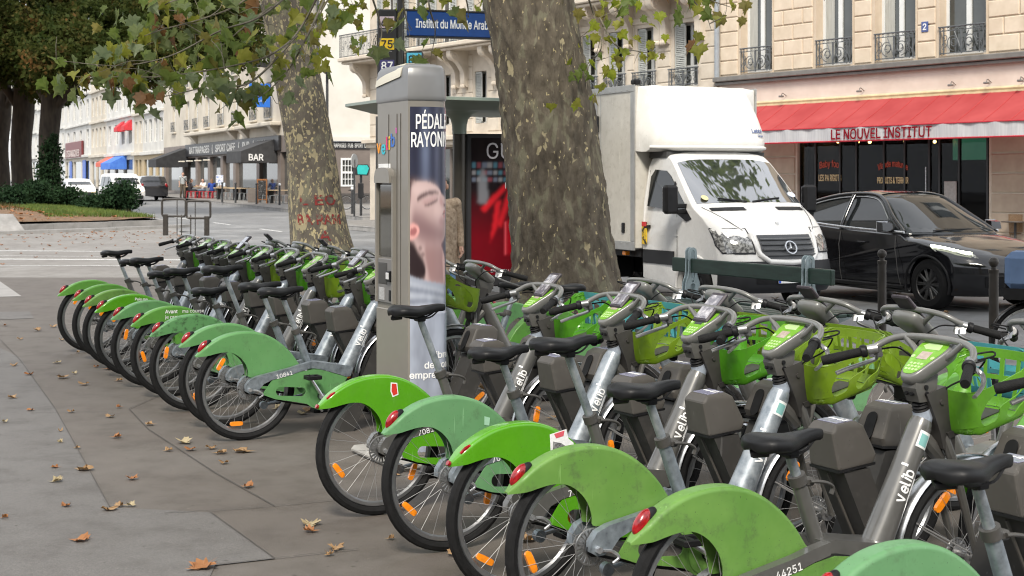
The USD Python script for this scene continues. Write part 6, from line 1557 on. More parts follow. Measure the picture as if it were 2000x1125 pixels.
FACE_ = [(792, 352), (800, 353), (812, 354), (827, 356), (839, 363), (846, 372), (850, 380), (858, 385), (864, 389), (866, 395), (863, 401), (861, 405), (864, 411), (861, 416), (862, 422), (861, 430), (863, 444), (860, 458), (853, 469), (848, 478), (852, 492), (858, 510), (861, 535), (862, 562), (840, 562), (800, 550), (792, 500)]
paint(FACE_, (186, 160, 158), (1.2, 0.6))
paint([(800, 356), (822, 357), (838, 364), (846, 378), (836, 384), (812, 384), (802, 372)], (206, 182, 180), (4, 2), 0.7)
paint([(838, 396), (850, 402), (856, 415), (846, 424), (834, 414)], (204, 176, 174), (4, 2), 0.7)
paint([(806, 410), (818, 418), (832, 432), (848, 442), (860, 448), (856, 462), (848, 474), (832, 476), (814, 470), (804, 450), (800, 428)], (116, 88, 92), (6, 2.5), 0.85)
paint([(848, 424), (858, 428), (857, 440), (848, 440), (842, 434)], (140, 105, 108), (3, 1.5), 0.6)
paint([(822, 478), (848, 478), (852, 496), (856, 552), (832, 556), (824, 520), (820, 495)], (138, 106, 106), (5, 2), 0.85)
paint([(850, 500), (860, 505), (861, 556), (854, 556)], (206, 168, 164), (4, 1.5), 0.7)
paint([(792, 346), (801, 347), (809, 350), (803, 358), (800, 372), (799, 400), (792, 410)], (58, 40, 42), (3, 1.2), 0.95)
paint([(792, 462), (799, 466), (805, 474), (810, 488), (817, 502), (822, 522), (820, 544), (810, 550), (792, 540)], (42, 30, 33), (3, 1.2))
paint([(808, 390), (813, 381), (822, 375), (832, 372), (841, 374), (844, 377), (838, 379), (828, 380), (818, 386), (811, 392)], (66, 46, 50), (1.6, 0.8), 0.95)
paint([(818, 400), (826, 397), (834, 392), (842, 388), (840, 393), (832, 399), (824, 403)], (62, 44, 50), (1.3, 1.0), 0.9)
paint([(815, 393), (826, 388), (838, 382), (843, 385), (832, 392), (820, 399)], (165, 125, 126), (2, 1), 0.6)
paint([(846, 384), (852, 392), (856, 400), (850, 404), (844, 394)], (168, 128, 128), (2, 1), 0.6)
paint([(853, 398), (859, 399), (863, 397), (859, 403), (854, 403)], (86, 52, 58), (0.8, 0.6), 0.9)
paint([(852, 412), (860, 410), (864, 412), (859, 416), (852, 416)], (168, 98, 102), (0.9, 0.6), 0.9)
paint([(850, 417), (860, 416), (861, 418), (851, 419)], (70, 36, 42), (0.7, 0.5), 0.9)
paint([(852, 420), (860, 419), (861, 424), (854, 426)], (176, 112, 114), (0.9, 0.6), 0.85)
paint([(795, 440), (803, 436), (811, 441), (813, 452), (808, 463), (799, 468), (795, 462)], (214, 156, 152), (1.4, 0.8))
paint([(800, 446), (807, 444), (809, 452), (804, 460), (799, 458)], (138, 76, 80), (1.0, 0.7), 0.8)
for cx, cy, r in ((814, 484, 3), (818, 496, 3)):
    paint([(cx + r * cos(t), cy + 1.6 * r * sin(t)) for t in np.linspace(0, 2 * PI, 9)[:-1]], (48, 34, 37), (1.2, 0.9), 0.45)
    paint([(cx + 0.4 * r * cos(t), cy + 0.7 * r * sin(t)) for t in np.linspace(0, 2 * PI, 9)[:-1]], (138, 104, 104), (1.0, 0.8), 0.45)
paint([(792, 532), (806, 541), (826, 548), (845, 553), (862, 558), (872, 566), (872, 900), (786, 900)], (150, 156, 170), (1.2, 0.8))
for k in range(5):
    paint([(792, 546 + 13 * k), (825, 558 + 9 * k), (866, 573 + 7 * k), (866, 577 + 7 * k), (824, 563 + 9 * k), (792, 554 + 13 * k)], (92, 96, 110) if k % 2 else (180, 184, 195), (2, 1.4), 0.75)
nz = meshkit.fbm(np.stack([PXg * 0.05, PYg * 0.012, PXg * 0], -1), 4, 3)[..., None] - 0.5
low = np.clip((PYg - 560) / 40, 0, 1)[..., None]
img = np.clip(img * (1 + low * nz * 0.9), 0, 1)
Zt, Zb = 2.105, 0.09
uu = np.linspace(U0, U1, nu); zz = np.linspace(Zt, Zb, nv)
def wrap(u, lift):
    x = np.interp(u, FA, front[:, 0]); y = np.interp(u, FA, front[:, 1])
    tx = np.interp(u, FA, np.gradient(front[:, 0], FA)); ty = np.interp(u, FA, np.gradient(front[:, 1], FA))
    L = np.hypot(tx, ty)
    return x + ty / L * lift, y - tx / L * lift
lift = np.where(zz < 0.9, 0.0085, 0.004)
P = np.zeros((nv, nu, 3))
for j in range(nv):
    px_, py_ = wrap(uu, lift[j]); P[j, :, 0] = px_; P[j, :, 1] = py_; P[j, :, 2] = zz[j]
pm = KIO.add('poster', grid(P), Mprint('poster_print', 0.28), smooth=True, col=img.reshape(-1, 3), label='printed poster of a man in profile with closed eyes')
def on_poster(tx, h, u0, z, bold=True, right=False, lf=0.0056):
    v, f = text(tx, h, 0.0008, bold, None, False)
    v, f = trimesh.remesh.subdivide_to_size(v, f, max_edge=0.03)
    v = np.array(v)
    if right: v[:, 0] -= v[:, 0].max()
    keep = (v[:, 0] + u0)[f].max(1) < U1 + 0.004
    x, y = wrap(np.minimum(v[:, 0] + u0, FA[-1]), lf + v[:, 2])
    return np.stack([x, y, z + v[:, 1]], 1), np.asarray(f)[keep]
for tx, h, u0, z in (('PÉDALEZ', 0.083, 0.045, 1.975), ('RAYONNEZ', 0.083, 0.018, 1.87)):
    v, f = on_poster(tx, h, 0, 0)
    v, f = text(tx, h, 0.0008, True, None, False); v = v.copy(); v[:, 0] *= 0.5
    v, f = trimesh.remesh.subdivide_to_size(v, f, max_edge=0.03); v = np.array(v)
    keep = (v[:, 0] + u0)[f].max(1) < U1
    x, y = wrap(np.minimum(v[:, 0] + u0, FA[-1]), 0.0056 + v[:, 2])
    KIO.add('poster_lettering', (np.stack([x, y, z + v[:, 1] + 0.03 * (v[:, 0] + u0)], 1), np.asarray(f)[keep]), WHITE, pm, smooth=False)
for k, tx in enumerate(('Libre', 'de son', 'empreinte')):
    KIO.add('poster_lettering', on_poster(tx, 0.038, 0.255, 0.635 - 0.057 * k, True, True, 0.0105), WHITE, pm, smooth=False)
KIO.add('poster_edge', bx(0.252, 0.258, 0.035, 0.05, 1.86, 2.09), M('red_edge', (0.5, 0.03, 0.06), 0.5), smooth=False)

# ================================================================== bus shelter, signs
SHC = np.array([-0.68, 20.5]); ang = math.atan2(ROW[1], ROW[0])
SH = Thing('bus_shelter', 'bus shelter with a thin pale green roof behind the payment column and big plane trunk', 'bus shelter', (SHC[0], SHC[1], 0), math.degrees(ang))
SHG = M('shelter_grey_green', (0.23, 0.28, 0.235), 0.4, 0.1, var=0.06, scale=2)
SHW = M('shelter_underside', (0.5, 0.52, 0.5), 0.5, var=0.05)
def rrect(a, b, r, z):
    q = np.array(sbox(-a + r, -b + r, a - r, b - r).buffer(r, 5).exterior.coords)[:-1]
    return np.c_[q, np.full(len(q), z)]
SH.add('roof', loft([rrect(1.0, 1.1, 0.3, 2.64), rrect(1.28, 1.42, 0.3, 2.745), rrect(1.3, 1.44, 0.3, 2.75), rrect(1.3, 1.44, 0.3, 2.79), rrect(1.2, 1.35, 0.3, 2.80)]), SHG, smooth=25)
to_l = lambda x, y: tuple(np.array([[ROW[0], ROW[1]], [-ROW[1], ROW[0]]]) @ (np.array([x, y]) - SHC))
pl_ = to_l(-0.74, 20.0)
SH.add('post', lathe([(0.095, 0), (0.095, 2.32), (0.1, 2.322)], 20, basis((pl_[0], pl_[1], 0), (1, 0, 0), (0, 1, 0), (0, 0, 1))), M('shelter_post_brown', (0.05, 0.045, 0.037), 0.35, 0.4, var=0.1), smooth=40)
SH.add('capital', lathe([(0.1, 2.325), (0.105, 2.45), (0.125, 2.53), (0.18, 2.6), (0.3, 2.64), (0.42, 2.655)], 24, basis((pl_[0], pl_[1], 0), (1, 0, 0), (0, 1, 0), (0, 0, 1))), SHG, smooth=60)
pl2 = to_l(-2.0, 21.6)
SH.add('post', lathe([(0.07, 0), (0.07, 2.645)], 16, basis((pl2[0], pl2[1], 0), (1, 0, 0), (0, 1, 0), (0, 0, 1))), M('shelter_post_brown', (0, 0, 0)), smooth=40)
AD = Thing('advertising_panel', 'lit black framed advertising panel with a red perfume poster, half hidden by the plane trunk', 'advertising panel', (-0.64, 19.95, 0), math.degrees(math.atan2(0.22, 0.975)))
adf = AD.add('case', cat([cbx(0, 1.32, 0, 0.16, 0.18, 2.33, 0.02), cbx(0.5, 0.8, 0.03, 0.13, 0, 0.18, 0.01)]), BLACKF)
nx_, nz_ = 66, 100
X_, Z_ = np.meshgrid(np.linspace(0.07, 1.25, nx_), np.linspace(0.34, 2.27, nz_))
img = np.zeros((nz_, nx_, 3)); img[:] = np.array(s2l(26, 20, 24))
PXg, PYg = X_, Z_
a = np.clip((1.55 - Z_) / 0.7, 0, 1)[..., None] * np.clip(1.1 - X_[..., None] * 0.2, 0, 1); img = img * (1 - a * .8) + np.array(s2l(112, 10, 24)) * a * .8
for k in range(3):
    for q in range(16):
        x0 = 0.08 + 0.075 * q; z0 = 1.66 + 0.1 * k
        paint([(x0, z0), (x0 + 0.06, z0), (x0 + 0.06, z0 + 0.06), (x0, z0 + 0.06)], [(120, 130, 150), (150, 80, 90), (90, 140, 160), (160, 160, 165)][(q * 7 + k * 3) % 4], (0.6, 0.6), 0.6)
for pts in ([(0.2, 1.28), (0.55, 1.62), (0.62, 1.6), (0.26, 1.22)], [(0.42, 1.38), (0.5, 1.4), (0.44, 1.0), (0.34, 0.8)], [(0.62, 1.6), (0.7, 1.6), (0.5, 1.0), (0.44, 1.05)], [(0.3, 1.3), (0.5, 1.36), (0.75, 1.5), (0.72, 1.44)]):
    paint(pts, (205, 35, 45), (1.0, 1.0), 0.9)
paint([(0.56, 0.62), (0.9, 0.6), (0.9, 1.12), (0.56, 1.1)], (150, 12, 28), (1, 1)); paint([(0.66, 0.6), (0.9, 0.6), (0.9, 1.02), (0.66, 1.0)], (30, 14, 18), (1, 1)); paint([(0.55, 0.62), (0.575, 0.62), (0.575, 1.1), (0.55, 1.1)], (230, 90, 100), (.6, .6))
paint([(0.16, 1.36), (0.30, 1.36), (0.29, 1.7), (0.23, 1.85), (0.17, 1.7)], (120, 122, 128), (1, 1), 0.8)
sgl = np.stack([X_, np.full_like(X_, -0.003), Z_], -1)
ap = AD.add('poster', grid(sgl), Mprint('advert_print', 0.12), adf, smooth=True, col=img.reshape(-1, 3))
for tx, h, x, z, w, b in (('GU', 0.22, 0.47, 1.98, 0.36, False), ('PAT', 0.085, 0.66, 1.56, 0.21, False), ('LA N', 0.05, 0.72, 1.44, 0.17, True), ("L'ART", 0.06, 0.80, 0.55, 0.24, True), ('EN EXCLUSIVITÉ', 0.04, 0.60, 0.38, 0.5, False)):
    AD.add('poster_lettering', lettering(tx, h, (x, -0.0045, z), b, w, 0.002), M('poster_white', (0.6, 0.57, 0.58), 0.4), adf, smooth=False)

BS = Thing('bus_stop_sign', 'dark bus stop totem with route numbers and a blue stop name flag', 'bus stop sign', (-1.66, 21.2, 0))
TOT = M('totem_dark', (0.022, 0.021, 0.022), 0.4, var=0.15)
BS.add('pole', tube([(0, 0, 0), (0, 0, 5.2)], 0.058, 14), M('pole_dark_grey', (0.05, 0.05, 0.048), 0.4, 0.3), smooth=60)
tp = BS.add('route_panel', cbx(-0.345, -0.05, -0.06, 0.06, 2.75, 4.22, 0.03), TOT)
for k, (n, bgc, fg, z) in enumerate((('67', (0.62, 0.5, 0.54), TOT, 4.025), ('75', (0.75, 0.5, 0.02), TOT, 3.70), ('87', (0.05, 0.045, 0.15), WHITE, 3.38))):
    q = BS.add('route_plate', cbx(-0.305, -0.09, -0.068, -0.058, z - 0.085, z + 0.085, 0.003), M(f'route_colour_{"abc"[k]}', bgc, 0.4, var=0.04), tp)
    BS.add('route_number', lettering(n, 0.115, (-0.1975, -0.069, z - 0.06), True, 0.17), fg, tp, smooth=False)
    BS.add('route_lines', cat([bx(-0.29, -0.29 + w, -0.063, -0.061, z - 0.112 - 0.022 * i, z - 0.102 - 0.022 * i) for i, w in enumerate((0.17, 0.12))]), M('dim_lettering', (0.25, 0.25, 0.25), 0.5), tp, smooth=False)
r9 = BS.add('route_panel', cbx(0.075, 0.34, -0.05, 0.05, 2.9, 3.60, 0.03), TOT)
BS.add('route_plate', cbx(0.095, 0.315, -0.058, -0.048, 3.37, 3.57, 0.003), M('route_colour_d', (0.1, 0.48, 0.66), 0.4, var=0.04), r9)
BS.add('route_number', lettering('89', 0.12, (0.205, -0.059, 3.41), True, 0.17), TOT, r9, smooth=False)
fa = 0.28
ca, sa = cos(fa), sin(fa)
FL = basis((0.09, 0, 0), (ca, sa, 0), (-sa, ca, 0), (0, 0, 1))
fl = BS.add('name_flag', xf(cbx(0, 1.42, -0.035, 0.035, 3.83, 4.20, 0.012), FL), M('flag_blue', (0.012, 0.06, 0.235), 0.35, var=0.05, scale=3, coat=0.4))
BS.add('flag_rail', xf(cat([bx(-0.02, 1.44, -0.04, 0.04, 4.2, 4.225), bx(-0.02, 1.44, -0.04, 0.04, 3.805, 3.83)]), FL), TOT, fl, smooth=False)
BS.add('flag_lettering', xf(lettering('Institut du Monde Arabe', 0.125, (0.72, -0.037, 3.955), True, 1.18), FL), WHITE, fl, smooth=False)

# ================================================================== bench, bollards, hoops, poles
bl = np.array([1.72, 15.0]); br = np.array([2.9, 12.9]); bd = (br - bl) / np.hypot(*(br - bl)); BL = np.hypot(*(br - bl))
BE = Thing('bench', 'dark green double-sided wooden bench with pale cast iron supports in front of the truck', 'bench', (bl[0], bl[1], 0), math.degrees(math.atan2(bd[1], bd[0])))
GW = M('bench_green_paint', (0.018, 0.042, 0.03), 0.45, var=0.25, scale=5, stretch=(1, 1, 6), bump=0.1)
BI = M('bench_iron_pale', (0.33, 0.4, 0.41), 0.5, 0.1, var=0.15, scale=12)
BE.add('back_plank', cbx(-0.02, BL + 0.02, -0.03, 0.03, 0.72, 0.865, 0.01), GW)
for s in (-1, 1):
    for k in range(3):
        BE.add('seat_plank', cbx(0, BL, min(s * (0.08 + 0.13 * k), s * (0.19 + 0.13 * k)), max(s * (0.08 + 0.13 * k), s * (0.19 + 0.13 * k)), 0.42, 0.455, 0.008), GW)
sup = Polygon([(-0.028, 0.87), (-0.05, 0.84), (-0.05, 0.74), (-0.06, 0.68), (-0.085, 0.62), (-0.1, 0.46), (-0.46, 0.42), (-0.5, 0.38), (-0.44, 0.36), (-0.22, 0.3), (-0.3, 0.0), (-0.22, 0.0), (0, 0.26), (0.22, 0), (0.3, 0), (0.22, 0.3), (0.44, 0.36), (0.5, 0.38), (0.46, 0.42), (0.1, 0.46), (0.085, 0.62), (0.06, 0.68), (0.05, 0.74), (0.05, 0.84), (0.028, 0.87)])
sup = sup.union(sbox(-0.05, 0.85, 0.05, 0.93).buffer(0.0)).union(Point(0, 0.93).buffer(0.05)).difference(LineString([(0, 0.68), (0, 0.93)]).buffer(0.022)).difference(LineString([(0, 0.48), (0, 0.58)]).buffer(0.028)).difference(Point(0, 0.63).buffer(0.012))
for x in (0.28, BL - 0.32):
    BE.add('support', cat([prism_yz(sup, x - 0.035, x - 0.018), prism_yz(sup, x + 0.018, x + 0.035), bx(x - 0.02, x + 0.02, -0.045, 0.045, 0.60, 0.66)]), BI, smooth=20)
BOLM = M('bollard_brown_black', (0.05, 0.044, 0.038), 0.4, 0.35, var=0.2, scale=9)
for (x, y), lab in (((3.59, 13.8), 'slim dark bollard with a ball top in front of the black car door'), ((4.2, 12.4), 'slim dark bollard with a ball top in front of the black car headlight')):
    B = Thing('bollard', lab, 'bollard', (x, y, 0))
    B.add('post', lathe([(0.05, 0), (0.05, 0.05), (0.043, 0.07), (0.04, 0.86), (0.046, 0.87), (0.046, 0.895), (0.024, 0.90), (0.022, 0.925)], 18), BOLM, smooth=40)
    B.add('ball_top', lathe([(0.02, 0.92), (0.036, 0.935), (0.045, 0.962), (0.036, 0.99), (0.015, 1.004)], 18), BOLM, smooth=60)
hoopx = [(-10.27, 43.2), (-9.48, 43.0)]
for k, ((x, y), lab) in enumerate(zip(hoopx, ('left brown metal hoop barrier with a thick leg on its left', 'right brown metal hoop barrier with a thick leg on its right'))):
    Hh = Thing('hoop_barrier', lab, 'barrier', (x, y, 0), -6)
    q = np.array(sbox(-0.37, 0.58, 0.37, 1.1).buffer(0.0).buffer(-0.08).buffer(0.08, 5).exterior.coords)
    Hh.add('hoop', tube(np.c_[q[:, 0], np.zeros(len(q)), q[:, 1] - (0.05 if k else 0)], 0.034, 8), BOLM, smooth=60)
    s = -1 if k == 0 else 1
    Hh.add('leg', cbx(s * 0.26 - 0.07, s * 0.26 + 0.07, -0.05, 0.05, 0, 0.64 - 0.05 * k, 0.01), BOLM)
    Hh.add('rod', tube([(-s * 0.24, 0, 0), (-s * 0.24, 0, 0.63)], 0.018, 6), BOLM); Hh.add('rod', tube([(-s * 0.10, 0, 0), (-s * 0.10, 0, 1.08)], 0.014, 6), BOLM)
def pole(px, Y, z1, r, label, cat_='pole', mat=None):
    x = (px - 1000) / 2778 * Y
    t = Thing('street_pole', label, cat_, (x, Y, float(rise(Y))))
    t.add('pole', tube([(0, 0, 0), (0, 0, z1)], r, 10), mat or IRON, smooth=60)
    return t
p = pole(639, 62, 6.2, 0.06, 'tall dark lamp pole before the white gable wall', 'lamp pole')
p.add('lamp_head', cbx(-0.12, 0.12, -0.5, 0.1, 6.15, 6.3, 0.03), IRON)
p.add('ladder_clip', cbx(-0.16, 0.0, -0.03, 0.03, 3.9, 4.6, 0.02), IRON)
p = pole(705, 61, 1.75, 0.055, 'teal rounded bus stop head on a dark post before the gable wall', 'bus stop')
p.add('head', hull([(x, y, z) for x, z in ((-0.32, 1.75), (-0.4, 2.05), (-0.3, 2.2), (0.3, 2.2), (0.4, 2.05), (0.3, 1.72)) for y in (-0.12, 0.12)]), BLACKF, smooth=20)
p.add('teal_face', hull([(x, -0.13, z) for x, z in ((-0.12, 1.78), (-0.16, 2.05), (-0.1, 2.17), (0.28, 2.17), (0.36, 2.04), (0.26, 1.77))] + [(0, -0.125, 1.95)]), M('teal_sign', (0.02, 0.36, 0.34), 0.4, emit=((0.05, 0.6, 0.55), 0.15)))
p.add('timetable', cbx(-0.12, 0.12, -0.08, -0.05, 0.75, 1.4, 0.02), BLACKF)
p = pole(692, 60, 2.4, 0.04, 'thin dark post with a round sign seen edge-on before the gable wall', 'sign post')
p.add('round_sign', xf(lathe([(0.0, -0.02), (0.3, -0.02), (0.3, 0.02), (0.0, 0.02)], 24), basis((0, 0, 2.35), (0.35, 0.93, 0), (0, 0, 1), (0.93, -0.35, 0))), M('sign_back_grey', (0.35, 0.36, 0.36), 0.5))
for k, (px, Y, lab) in enumerate(((434, 84, 'dark kerb bollard before the red benches'), (460, 82.5, 'dark kerb bollard before the grey stools'), (501, 80, 'dark kerb bollard left of the chalkboard'), (546, 78, 'white-topped kerb bollard right of the chalkboard'), (688, 63.5, 'dark kerb bollard before the parked bicycle'))):
    x = (px - 1000) / 2778 * Y
    B = Thing('kerb_bollard', lab, 'bollard', (x, Y, float(rise(Y))))
    B.add('post', lathe([(0.06, 0), (0.055, 1.05), (0.03, 1.07), (0.02, 1.08)], 10), IRON, smooth=40)
    B.add('knob', ball((0, 0, 1.13), 0.075, 1), WHITE if k in (3, 4) else IRON)

# fill in the rest: a plain city bicycle
def city_bike(loc_, head, label, bag=None, s=1.0, z=0.0):
    t = Thing('parked_bicycle', label, 'bicycle', (loc_[0], loc_[1], z), head)
    for k, c in enumerate(((0, 0.34), (1.05, 0.34))):
        w = t.add('wheel', cat([ring(0.30, 0.012, 40, 6, basis((c[0], 0, c[1]), (1, 0, 0), (0, 1, 0), (0, 0, 1)))]), SILVER)
        t.add('tyre', ring(0.322, 0.02, 44, 7, basis((c[0], 0, c[1]), (1, 0, 0), (0, 1, 0), (0, 0, 1))), TYRE, w)
        t.add('spokes', mv(_spokes(28, 0.02, 0.025), c[0], 0, c[1]), SPOKE, w)
        t.add('mudguard', cat([loft([[(c[0] + R * cos(a), y, c[1] + R * sin(a)) for y, R in ((-0.03, 0.355), (0, 0.362), (0.03, 0.355), (0, 0.358))] for a in np.linspace(0.2 if k == 0 else 0.5, PI * 0.95, 16)])]), BLACKP)
    t.add('frame', cat([tube([(0, 0, 0.34), (0.42, 0, 0.3)], 0.012, 8), tube([(0.42, 0, 0.3), (0.3, 0, 0.85)], 0.017, 8), tube([(0.42, 0, 0.3), (0.86, 0, 0.78)], 0.019, 8), tube([(0.32, 0, 0.72), (0.85, 0, 0.86)], 0.017, 8), tube([(0, 0, 0.34), (0.32, 0, 0.72)], 0.01, 8), tube([(0.84, 0, 0.93), (0.88, 0, 0.74), (1.05, 0, 0.34)], 0.016, 8)]), IRON, smooth=60)
    t.add('saddle', mv(B_SADDLE, 0.28, 0, 0.9), SADDLE, smooth=60)
    t.add('handlebar', tube(smoothpath([(0.68, -0.3, 1.0), (0.78, -0.22, 1.03), (0.84, 0, 1.0), (0.78, 0.22, 1.03), (0.68, 0.3, 1.0)], 4), 0.013, 8), IRON, smooth=60)
    t.add('crank', cat([cyl((0.42, -0.08, 0.3), (0.42, 0.08, 0.3), 0.02), cyl((0.42, -0.08, 0.3), (0.55, -0.08, 0.2), 0.01), cyl((0.42, 0.08, 0.3), (0.29, 0.08, 0.4), 0.01)]), SILVER)
    if bag:
        b = t.add('front_bag', cbx(0.98, 1.26, -0.2, 0.2, 0.80, 1.10, 0.05), bag)
        t.add('bag_strap', cat([cbx(0.972, 1.268, y - 0.02, y + 0.02, 0.8, 1.0, 0.01) for y in (-0.1, 0.1)]), BLACKP, b)
        t.add('basket_frame', cat([bx(0.98, 1.26, y - 0.006, y + 0.006, 0.72, 0.81) for y in (-0.2, -0.1, 0, 0.1, 0.2)] + [bx(x - 0.006, x + 0.006, -0.2, 0.2, 0.715, 0.727) for x in (0.98, 1.06, 1.14, 1.22, 1.26)]), BLACKP, b)
    return t
city_bike((5.16, 11.02), 153, 'parked bicycle with a blue front bag at the right edge behind the bollard', M('blue_bag_cloth', (0.09, 0.15, 0.27), 0.7, var=0.12, scale=8))
city_bike(((676 - 1000) / 2778 * 70, 70.0), 15, 'dark bicycle parked by the brown gable shopfront', z=float(rise(70)))
# ================================================================== vehicles
def densify(P, n=3):
    out = []
    for a, b in zip(P, P[1:] + P[:1]):
        for k in range(n):
            out.append((a[0] + (b[0] - a[0]) * k / n, a[1] + (b[1] - a[1]) * k / n))
    return np.array(out)
def roundpoly(P, r):
    return np.array(Polygon(P).buffer(-r).buffer(r, 4).exterior.coords)[:-1]
def shell(prof, fmap, fr=(-1, -0.985, -0.94, -0.85, -0.65, -0.35, 0, 0.35, 0.65, 0.85, 0.94, 0.985, 1)):
    """A body: the closed side profile carried across the width by fmap(x, z, f)."""
    secs = np.array([[fmap(x, z, f) for x, z in prof] for f in fr])
    v, f = loft(secs, caps=False)
    poly = Polygon(prof)
    n = len(prof)
    v2, ft = trimesh.creation.triangulate_polygon(poly, engine='earcut')
    from scipy.spatial import cKDTree
    idx = cKDTree(prof).query(np.asarray(v2))[1]
    ft = idx[np.asarray(ft)]
    last = (len(fr) - 1) * n
    a, b = ft, ft[:, ::-1] + last
    m = trimesh.Trimesh(v, np.vstack([f, a, b]), process=False)
    if m.volume < 0: m.invert()
    trimesh.repair.fix_normals(m)
    return np.asarray(m.vertices), np.asarray(m.faces)
def patch_on(fmap, pts, f0, f1, nf=9, off=0.006, rows=4):
    """A strip of the body surface along the profile points, lifted by off."""
    P = np.array(pts, float)
    if len(P) == 2: P = np.linspace(P[0], P[1], rows)
    G_ = np.array([[fmap(x, z, f) for f in np.linspace(f0, f1, nf)] for x, z in P])
    t1 = np.gradient(G_, axis=0); t2 = np.gradient(G_, axis=1)
    n = np.cross(t2, t1); n /= np.linalg.norm(n, axis=2, keepdims=True) + 1e-9
    if n[..., 0].mean() + n[..., 2].mean() < 0: n = -n
    return grid(G_ + n * off)
def cut_wheels(m, ws, r, w=3.0, inner=None):
    mm = m3.Manifold(m3.Mesh(np.asarray(m[0], np.float32), np.asarray(m[1], np.uint32)))
    tm = trimesh.Trimesh(m[0], m[1], process=True)
    mm = m3.Manifold(m3.Mesh(np.asarray(tm.vertices, np.float32), np.asarray(tm.faces, np.uint32)))
    if mm.is_empty(): return m
    for x, z, y0, y1 in ws:
        c = m3.Manifold.cylinder(y1 - y0, r, r, 36).rotate([-90, 0, 0]).translate([x, y0, z])
        mm = mm - c
    return arr(mm)
def road_wheel(t, x, y, r, spokes, rimm, name='wheel', side=-1, w=0.2, twin=2):
    q = t.add(name, xf(lathe([(r * 0.64, -w / 2), (r * 0.86, -w / 2), (r * 0.97, -w * 0.36), (r, -w * 0.2), (r, w * 0.2), (r * 0.97, w * 0.36), (r * 0.86, w / 2), (r * 0.64, w / 2), (r * 0.64, -w / 2)], 36, caps=False), basis((x, y, r), (1, 0, 0), (0, 0, 1), (0, -1, 0))), TYRE, smooth=40)
    yo = y + side * w * 0.42
    ms = [cyl((x, yo - side * 0.06, r), (x, yo, r), r * 0.16, r * 0.14, 14), xf(ring(r * 0.64, r * 0.035, 32, 6), basis((x, yo, r), (1, 0, 0), (0, 1, 0), (0, 0, 1)))]
    for k in range(spokes):
        for dth in ((-0.07, 0.07) if twin == 2 else (0,)):
            a = 2 * PI * k / spokes
            ms.append(tube([(x + r * 0.1 * cos(a), yo - side * 0.02, r + r * 0.1 * sin(a)), (x + r * 0.63 * cos(a + dth), yo - side * 0.012, r + r * 0.63 * sin(a + dth))], [r * 0.05, r * 0.032], 5))
    t.add('rim', cat(ms), rimm, q, smooth=30)
    t.add('brake_disc', cyl((x, yo - side * 0.08, r), (x, yo - side * 0.07, r), r * 0.5, r * 0.5, 20), M('brake_disc', (0.12, 0.12, 0.12), 0.5, 0.6), q)

WPAINT = Mworn('van_white_paint', (0.66, 0.655, 0.64), (0.72, 0.715, 0.70), 0.28, 0.4, dirt=(0.42, 0.40, 0.37), amount=0.25)
DOMEW = Mworn('dome_white_gelcoat', (0.7, 0.685, 0.645), (0.75, 0.74, 0.71), 0.42, 0.1, dirt=(0.5, 0.47, 0.42), amount=0.25)
BOXW = Mworn('box_side_panel', (0.55, 0.525, 0.47), (0.63, 0.605, 0.55), 0.5, 0.0, dirt=(0.34, 0.31, 0.26), amount=0.5)
ALU = M('aluminium_trim', (0.4, 0.4, 0.39), 0.45, 0.6, var=0.1, scale=6)
AUTOG = M('dark_car_glass', (0.010, 0.012, 0.013), 0.03, var=0.2, scale=2, coat=0.0, spec=0.5)
WSG = M('windscreen_glass', (0.02, 0.022, 0.024), 0.03, var=0.2, scale=2, coat=1.0, spec=1.0, cior=3.0)
GREYP = M('grey_bumper_plastic', (0.026, 0.027, 0.03), 0.5, var=0.1, scale=5, spec=0.2)
LAMPG = M('lamp_glass', (0.09, 0.09, 0.09), 0.08, scale=26, c2=(0.42, 0.42, 0.41), coat=0.6, metal=0.2, lo=0.42, hi=0.6)
HD = np.array([0.4502, -0.8929]); LT = np.array([0.8929, 0.4502]); HDEG = math.degrees(math.atan2(HD[1], HD[0]))

# ---- the white box truck
vo = np.array([1.79, 20.7]) + LT * 1.08
V = Thing('box_truck', 'white box truck with a roof fairing parked by the kerb behind the green bench', 'truck', (vo[0], vo[1], -0.15), HDEG)
CABP = [(0.02, 0.40), (0.02, 2.10), (0.08, 2.22), (0.35, 2.27), (0.55, 2.23), (0.66, 2.15), (1.45, 1.50), (1.53, 1.45), (1.80, 1.32), (1.98, 1.19), (2.08, 1.09), (2.16, 0.98), (2.21, 0.86), (2.25, 0.72), (2.28, 0.56), (2.27, 0.40), (2.18, 0.32), (1.8, 0.3), (0.5, 0.3)]
def vmap(x, z, f):
    a = abs(f)
    w = 0.975 - 0.13 * max(0, (z - 1.35) / 0.9) ** 1.3 - 0.03 * max(0, 0.6 - z)
    t_ = np.clip((x - 0.75) / 1.5, 0, 1)
    xx = x - 0.34 * a ** 3.2 * t_ - 0.06 * max(0, (a - 0.85) / 0.15) ** 2 * t_
    w -= 0.05 * t_ ** 2
    zz = z - 0.07 * a ** 4 * np.clip((z - 1.2) / 0.8, 0, 1)
    e = max(0, (a - 0.94) / 0.06)
    c = np.array([1.0, 1.2]); k = 1 - 0.03 * e ** 2
    xx, zz = c[0] + (xx - c[0]) * k, c[1] + (zz - c[1]) * k
    return (xx, f * w, zz)
cab = shell(densify(CABP, 3), vmap)
cab = cut_wheels(cab, [(1.33, 0.36, -1.2, -0.55), (1.33, 0.36, 0.55, 1.2)], 0.42)
cb = V.add('cab', cab, WPAINT, smooth=32)
ws = V.add('windscreen', patch_on(vmap, [(0.69, 2.125), (1.43, 1.515)], -0.93, 0.93, 17, 0.006, 8), WSG, smooth=60)
